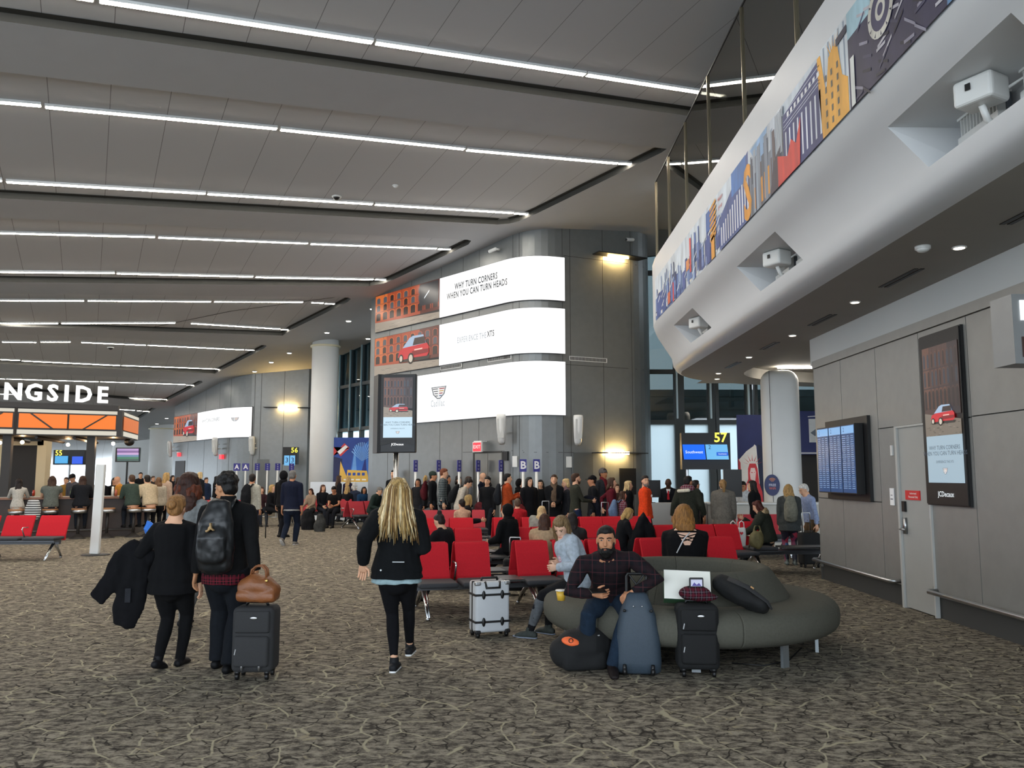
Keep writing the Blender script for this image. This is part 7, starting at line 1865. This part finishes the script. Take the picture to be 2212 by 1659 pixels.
for lb, x, yt, D_, yaw, op in Qd:
    op = dict(op); ex = {k: op.pop(k) for k in list(op) if k.startswith('_')}
    for key in ('topm', 'bottomm'):
        if key in op: op[key] = {'CHK': CHK, 'PLK': PLK, 'FLOR': FLOR}[op[key]]
    H_p = Hof(yt, D_)
    lean = op.get('lean', 0)
    if lean > 10: H_p /= (1-.45*(1-math.cos(math.radians(lean))))*.985
    vx = op.pop('vox', .019)
    H_p *= 1/1.0
    I = human(lb, px(x, D_)-(math.sin(math.radians(yaw))*math.sin(math.radians(lean))*.3), D_-math.cos(math.radians(yaw))*math.sin(math.radians(lean))*.3, yaw, H=H_p/1.008, vox=vx, **op)
    QI[lb] = I
    if '_bp' in ex: backpack(I, ex['_bp'][0], ex['_bp'][1], .3*I['s'], .44*I['s'], .17, .55)
    if '_bag' in ex:
        Mx = world_frame(I, .2, .06, .22); p = Mx.to_translation(); t = thing('shoulder_bag', ex['_bag'][0], 'bag', (p.x, p.y-.1, p.z-.12)); g = MB().use(cloth(ex['_bag'][1])); g.ell((0, 0, 0), (.15, .08, .16), 12); remesh(g, 'bag_body', .02, 2, t, disp=.02); g = MB().use(cloth(ex['_bag'][1]), True); g.tube([(-.08, 0, .13), (-.02, .0, .42), (.08, 0, .13)], .01, 6); g.build('strap', t)
    if '_scarf' in ex:
        g = MB().use(cloth(ex['_scarf'])); g.tube([I['spine'](.93), I['spine'](1.06)], [(.1, .1), (.085, .085)], 12, round_=True); g.tube([I['spine'](.98)+I['F']*.08, I['spine'](.6)+I['F']*.15, I['spine'](.25)+I['F']*.15], [(.07, .03)]*3, 10, ref=(1, 0, 0), round_=True); remesh(g, 'scarf', .018, 2, I['root'], disp=.012, dscale=14)
    if '_tie' in ex:
        g = MB().use(cloth('#a8232c')); f = I['F']; g.tube([I['spine'](.95)+f*.07, I['spine'](.8)+f*.135, I['spine'](.5)+f*.14], [(.012, .006), (.02, .006), (.03, .006)], 8, ref=(1, 0, 0)); g.build('tie', I['root']); g = MB().use(cloth('#d8d8d8')); g.poly([I['spine'](.98)+f*.085+I['R']*-.05, I['spine'](.98)+f*.085+I['R']*.05, I['spine'](.6)+f*.136]); g.build('shirt_front', I['root'])
g = MB().use(PLK); I = QI['traveller in an olive parka with a red plaid hood at the counter']; g.ell(I['spine'](1.0)-I['F']*.05, (.16, .11, .09), 12); remesh(g, 'plaid_collar', .018, 2, I['root'], disp=.01); g = MB().use(cloth('#cfc8b4')); g.tube([I['spine'](.9)-I['F']*.16-I['R']*.15, I['spine'](.93)-I['F']*.17+I['R']*.05], .035, 8, round_=True); g.build('fleece_lining', I['root'])
I = QI['bearded man in an olive sweater holding a dark coat']; p = I['M'] @ ((I['hand'][0]+I['hand'][1])/2); t = thing('coat', 'dark navy coat folded over the arm of the man in olive', 'coat', (p.x, p.y, p.z)); g = MB().use(cloth('#12151f')); g.tube([(-.1, 0, .05), (.1, 0, .02), (.16, 0, -.2), (.2, 0, -.5)], [(.06, .09), (.08, .1), (.12, .07), (.1, .04)], 12, ref=(0, 1, 0), round_=True); remesh(g, 'coat_cloth', .02, 2, t, disp=.03)
g = MB().use(mat('shirt_print_white', '#f0e4dc', .7), True); I = QI['man in a bright orange sweatshirt looking back at the camera']; g.ell(I['spine'](.68)+I['F']*.125, (.09, .03, .035), 10); g.build('chest_print', I['root'])
# trolleys in the queue
for (lb, x, D_, col, hh) in (('black trolley case pulled beside the olive parka, nearer one', 1475, 16.9, M_blk, .45), ('small black trolley case with raised handle right of the olive parka', 1523, 17.2, M_blk, .5), ('grey trolley case with raised handle beside the maroon coat', 1309, 18.2, mat('case_silver', '#8d949a', .4), .5), ('black upright trolley case at the wall corner', 1745, 15.2, M_blk, .35), ('dark trolley case in front of the scarf woman', 1180, 19.1, M_blk, .5)):
    rolling_case(lb, px(x, D_), D_, 10, .36, .22, .56 if 'corner' not in lb else .62, col, handle=hh, detail=False, hm=M_steel)
t = rolling_case('silver handled case standing between the second row seats', px(1113, 11.6), 11.75, 0, .34, .2, .5, M_blk, handle=.28, detail=False, hm=M_steel)
p = at0(1217, 1140); b = MB().use(mat('paper_bag', '#d9d4c0', .8)); b.box((px(1219, 17.6), 17.6, .5), (.09, .02, .22)); b.use(M_black); b.rbox((px(1219, 17.6)+.1, 17.7, .3), (.3, .15, .6), .05); tag(b.build('shopping_bag'), 'black shopping bag with a cream panel at the edge of the seats', 'bag')
# ---- people sitting on the benches, at the bar and far away
def sit(lb, x, yt, D_, yaw, **op):
    zt = CAMH-(yt-1027)*D_/FPX; sh = op.pop('seat', .46)
    lean = op.get('lean', 6); op['lean'] = lean
    H_ = op.pop('H', None) or max(1.35, min(1.9, (zt-sh)/(.522-.315*(1-math.cos(math.radians(lean))))))
    op.setdefault('vox', .018)
    yr = math.radians(yaw); off = .30*H_*math.sin(math.radians(lean))
    return human(lb, px(x, D_)-math.sin(yr)*off, D_-math.cos(yr)*off, yaw, H=H_, pose='sit', seat=sh, **op)
S1 = sit('woman in a dark green fur collared parka sitting at the end of the right bench', 1642, 1080, 14.75, 290, sex='f', top='#2b2e26', hem=.0, loose=.045, bottom='#17191c', shoes='#4a2f2a', hair='bob', hc='#4a2018', lean=16, hpitch=-25, vox=.014, hl=(-.2, .42, .62), hr=(.05, .42, .88), fl_=(-.12, .42, 0), fr_=(.14, .55, 0), fat=1.08)
g = MB().use(hairm('#a08a68')); p = S1['spine'](.98)-S1['F']*.07; g.ell(p, (.15, .07, .07), 12); remesh(g, 'fur_collar', .016, 2, S1['root'], disp=.02, dscale=30)
sit('blonde woman in black sitting with a coat on her lap, facing right', 1352, 1100, 13.2, 80, sex='f', top='#121316', loose=.02, bottom='#17181c', hair='bob', hc='#a8874f', lean=14, hpitch=-30, vox=.015)
t = thing('coat', 'black coat held up beside the seated blonde woman in black', 'coat', (px(1386, 13.1), 13.05, .5)); g = MB().use(cloth('#0f1013')); g.tube([(-.12, 0, 0), (-.06, 0, .25), (.02, 0, .48), (.1, 0, .3), (.16, 0, .05)], [(.12, .1), (.12, .1), (.1, .09), (.1, .09), (.09, .08)], 12, round_=True); remesh(g, 'coat_cloth', .018, 2, t, disp=.03)
sit('woman with long brown hair and a tan coat seen from behind between the rows', 1176, 1108, 10.75, 8, sex='f', top='#a98f70', loose=.04, bottom='#2a2a2a', hair='long', hc='#3f2416', hair_len=.14, face=False, lean=4, vox=.013, hpitch=-14)
sit('dark haired person just behind the woman in the pale hoodie', 1236, 1118, 11.1, 10, sex='f', top='#222', loose=.03, hair='bob', hc='dark', face=False, hpitch=-10)
sit('blonde woman tilting her head to the right in the third bench row', 1152, 1089, 13.9, 20, sex='f', top='#8c8a80', loose=.03, hair='long', hc='lblonde', hair_len=.08, face=False, side=22)
sit('person with short grey brown hair and a red top in the rows', 1118, 1077, 16.9, 0, top='#a52027', hair='short', hc='#5b4a3a', face=False)
sit('person in a black coat with a big furry hood sitting sideways', 1095, 1091, 12.9, 300, top='#0c0c0e', loose=.05, bottom='#0f0f12', shoes='#1b1c1e', hat='hood', hatc='#0b0b0c', hair='short', face=False, lean=12, vox=.014, fl_=(-.1, .7, .1), fr_=(.1, .6, .05), tex=.012)
sit('blonde person in black sitting in the rows facing right, hands clasped', 1012, 1069, 17.3, 85, sex='f', top='#15161b', hair='bob', hc='#a88a55', lean=18, hl=(-.05, .4, .72), hr=(.05, .4, .72), loose=.03, face=False, hyaw=-40)
sit('dark haired woman with pale bare shoulders seen from behind', 999, 1079, 16.9, 345, sex='f', top='#c79f82', loose=.006, sleeve=.2, hair='messy', hc='dark', face=False, hyaw=-30, hpitch=-10)
S10 = sit('dark haired woman with a messy bun in a black sweater resting on the seat back', 957, 1107, 10.9, 300, sex='f', top='#0f1013', loose=.03, hair='topbun', hc='dark', hyaw=10, hpitch=-26, lean=12, side=-6, vox=.012, hl=(-.1, .42, .80), hr=(.12, .44, .80), fat=1.12)
sit('blonde woman in dark clothes sitting with crossed legs left of the navy sweater man', 587, 1047, 27.2, 100, sex='f', top='#121317', hair='bob', hc='blonde', bottom='#16171b', lean=8)
sit('brown haired person sitting at the left of the far red bench', 565, 1052, 27.4, 150, sex='f', top='#3a2226', hair='bob', hc='brown')
sit('woman in a beige sweater sitting by the white column', 672, 1055, 27.6, 200, sex='f', top='#8f7c6a', hair='bob', hc='#3a1f16', hpitch=-10, bottom='#2a2a2e', loose=.025)
sit('long haired woman in dark clothes beside the beige sweater', 697, 1047, 27.8, 140, sex='f', top='#16171c', hair='long', hc='#4a2a1a', hair_len=.2)
sit('man in a black t shirt bent over his phone', 722, 1050, 26.6, 190, top='#0f1012', sleeve=.35, hair='short', hc='black', skin='m', lean=16, hpitch=-28, bottom='#14161c', hl=(-.08, .4, .68), hr=(.08, .4, .68), fat=1.08)
sit('fair haired person in black seen from behind right of the black t shirt', 750, 1050, 28.6, 20, top='#15161a', hair='bob', hc='blonde', face=False)
sit('white haired person behind the far red bench', 766, 1044, 29.3, 20, top='#2a3346', hair='curly', hc='white', face=False)
sit('dark haired person in a blue jacket on the far bench', 786, 1052, 27.9, 150, top='#1c3a5a', hair='wavy', hc='black', skin='m', lean=10, loose=.03)
sit('man in a dark green jacket bent over at the far bench', 817, 1052, 25.6, 110, top='#23302c', hair='short', hc='grey', lean=26, hpitch=-28, loose=.035, bottom='#2a2f33')
for lb, x, yt, D_, yaw, op in (
 ('person in dark clothes standing at the service counter, left', 731, 1027, 30.0, 60, dict(top='#17181d', hair='wavy', hc='brown', face=False, hem=.1)),
 ('woman with long blonde hair standing at the service counter', 752, 1028, 29.8, 20, dict(sex='f', top='#1b1730', hair='long', hc='blonde', face=False)),
 ('bald man in a white shirt behind the service counter', 770, 1025, 31.9, 250, dict(top='#b9c2cc', hair='bald', skin='m')),
 ('blonde woman in black standing near the far building', 430, 1019, 31.0, 30, dict(sex='f', top='#17181c', hair='bob', hc='lblonde', face=False)),
 ('woman with long blonde hair in a cream jacket at the end of the bar', 357, 1020, 24.6, 30, dict(sex='f', top='#b9a08c', hair='long', hc='blonde', hair_len=.22, face=False, bottom='#101114', loose=.03)),
 ('woman in a cream hooded coat with a shoulder strap beside the bar', 341, 1030, 23.8, 320, dict(sex='f', top='#b4a996', hair='bob', hc='#6e4f34', face=False, hood=True, loose=.035, bottom='#15161a')),
 ('barman in a cap leaning over the bar', 160, 1022, 25.8, 190, dict(top='#4a4a50', hat='cap', hatc='#15161a', hpitch=-20, lean=10)),
 ('person with tied hair behind the bar counter', 141, 1030, 26.6, 170, dict(sex='f', top='#8c6a2e', hair='bun', hc='brown')),
 ('bar guest with long hair beyond the bar posts', 190, 1026, 26.2, 200, dict(sex='f', top='#2c2d33', hair='long', hc='brown')),
 ('bar guest in black facing the camera across the bar', 217, 1030, 25.6, 180, dict(top='#15161a', hair='short', hc='dark')),
 ('dark haired bar guest in black beside the yellow shirt', 245, 1031, 25.8, 150, dict(sex='f', top='#15161a', hair='long', hc='black')),
 ('balding man in a yellow shirt leaning on the bar', 264, 1030, 25.2, 230, dict(top='#c48a3a', hair='bald', lean=16, hpitch=-15, fat=1.1)),
):
    D_ = D_; H_p = Hof(yt, D_)
    if op.get('lean', 0) > 12: H_p /= .97
    human(lb, px(x, D_), D_, yaw, H=H_p, vox=.022, **op)
# bar guests on the stools
def barsit(lb, xs, yt, **op):
    p = bar_at(xs, -.42); zt = CAMH-(yt-1027)*p.y/FPX
    lean = op.setdefault('lean', 8); H_ = max(1.5, min(1.92, (zt-.80)/(.522-.315*(1-math.cos(math.radians(lean))))))
    human(lb, p.x, p.y, op.pop('yaw', -26), H=H_, pose='sit', seat=.79, vox=.017, fl_=(-.1, .36, .24), fr_=(.1, .36, .24), hl=(-.16, .42, 1.12), hr=(.16, .42, 1.12), seat_fwd=.4, face=op.pop('face', False), **op)
barsit('bar guest with long dark hair in a white top', 38, 1040, sex='f', top='#b3aea4', hair='long', hc='dark', hair_len=.24, bottom='#b9b4aa')
barsit('broad bar guest in a grey vest with bare forearms', 110, 1028, top='#5e625c', fat=1.2, hair='wavy', hc='brown', sleeve=.3)
barsit('bar guest in black with long hair next to the white post', 176, 1027, sex='f', top='#1a1b1f', fat=1.12, hair='long', hc='#3a2418', hair_len=.2, loose=.04)
barsit('bar guest in a dark green sweater leaning on the bar', 287, 1026, top='#37433b', fat=1.15, hair='short', hc='#4a3424', lean=20, loose=.03, yaw=-40)
barsit('bar guest in a cream sweater leaning forward', 325, 1027, top='#bba88a', fat=1.1, hair='short', hc='dark', lean=28, loose=.035, yaw=-50)
# far crowd beyond the bar
rr = random.Random(5)
far = [(281, 1028, '#2b3346', 'short', 'dark'), (302, 1020, '#101114', 'short', 'black'), (318, 1034, '#15161c', 'wavy', 'brown'), (329, 1028, '#2d2a2a', 'short', 'brown'), (371, 1026, '#1c1c22', 'bob', 'dark'), (383, 1030, '#3b1f22', 'bob', 'brown'), (392, 1027, '#111318', 'short', 'black'), (404, 1033, '#5a564c', 'long', 'brown'), (417, 1029, '#16181d', 'short', 'dark'), (444, 1031, '#24304a', 'short', 'brown'), (466, 1028, '#17171a', 'wavy', 'black')]
wd = ['navy jacket, first head from the television pole', 'black coat, tallest near the television pole', 'black top with wavy brown hair', 'dark top with short brown hair', 'dark top and dark bob beside the far doorway', 'dark red top and brown bob', 'black jacket and short black hair', 'beige top with long brown hair', 'black jacket behind the auburn haired woman', 'blue jacket right of the auburn haired woman', 'black top left of the curly haired man']
for k, (x, yt, c_, hs, hc_) in enumerate(far):
    D_ = rr.uniform(31, 36); human('distant standing traveller in '+wd[k], px(x, D_), D_, rr.choice([90, 120, 200, 60, 150]), H=Hof(yt, D_), vox=.03, top=c_, hem=.12, loose=.03, hair=hs, hc=hc_, sex='f' if hs != 'short' else 'm', group='distant travellers beyond the bar')
# bags by the seats
for lb, x, D_, w, h, c_, nm in (('large black bag on the floor before the far red bench', 668, 25.6, .42, .5, '#131417', 'travel_bag'), ('grey and black backpack on the floor by the man in a t shirt', 693, 24.8, .34, .42, '#3a3b3a', 'backpack')):
    t = thing(nm, lb, 'bag' if nm == 'travel_bag' else 'backpack', (px(x, D_), D_, 0)); g = MB().use(cloth(c_)); g.tube([(0, 0, .03), (0, 0, h*.5), (0, 0, h)], [(w*.5, .17), (w*.52, .17), (w*.3, .1)], 14, ref=(1, 0, 0), round_=True); remesh(g, 'bag_body', .02, 2, t, disp=.03); g = MB().use(M_black, True); g.tube([(-.06, 0, h-.02), (0, 0, h+.07), (.06, 0, h-.02)], .01, 6); g.build('handle', t)
p = onZ(71, 1110, .5); t = thing('tote_bag', 'black and white striped bag hanging by the bar stools behind the left red seats', 'bag', (px(72, 20.7), 20.7, .62), 0)
m, nt, pb = newmat('stripes'); L = nt.links; tc = N(nt, 'ShaderNodeTexCoord'); sp = N(nt, 'ShaderNodeSeparateXYZ'); L.new(tc.outputs['Object'], sp.inputs[0]); a = N(nt, 'ShaderNodeMath', operation='MULTIPLY'); a.inputs[1].default_value = 18; L.new(sp.outputs[2], a.inputs[0]); f = N(nt, 'ShaderNodeMath', operation='FRACT'); L.new(a.outputs[0], f.inputs[0]); q_ = N(nt, 'ShaderNodeMath', operation='LESS_THAN'); q_.inputs[1].default_value = .5; L.new(f.outputs[0], q_.inputs[0]); mx = N(nt, 'ShaderNodeMix', data_type='RGBA'); L.new(q_.outputs[0], mx.inputs[0]); mx.inputs[6].default_value = (.02, .02, .022, 1); mx.inputs[7].default_value = (.6, .6, .58, 1); L.new(mx.outputs[2], pb.inputs['Base Color'])
g = MB().use(m); g.tube([(0, 0, .03), (0, 0, .2), (0, 0, .38)], [(.2, .1), (.2, .1), (.15, .06)], 14, ref=(1, 0, 0), round_=True); remesh(g, 'bag_body', .02, 2, t, disp=.02)
t = thing('shopping_bag', 'bright blue carrier bag over a dark case by the bun woman', 'bag', (px(330, 12.5), 12.5, .0)); g = MB().use(mat('bag_blue', '#1f6fd0', .5)); g.tube([(0, 0, .72), (-.03, 0, .84), (.02, 0, .93)], [(.06, .05), (.11, .06), (.12, .02)], 6, ref=(1, 0, 0)); remesh(g, 'bag_body', .012, 0, t, disp=.01, dscale=12); g = MB().use(M_blk, True); g.rbox((.02, 0, .37), (.36, .24, .7), .05); g.build('case_below', t)
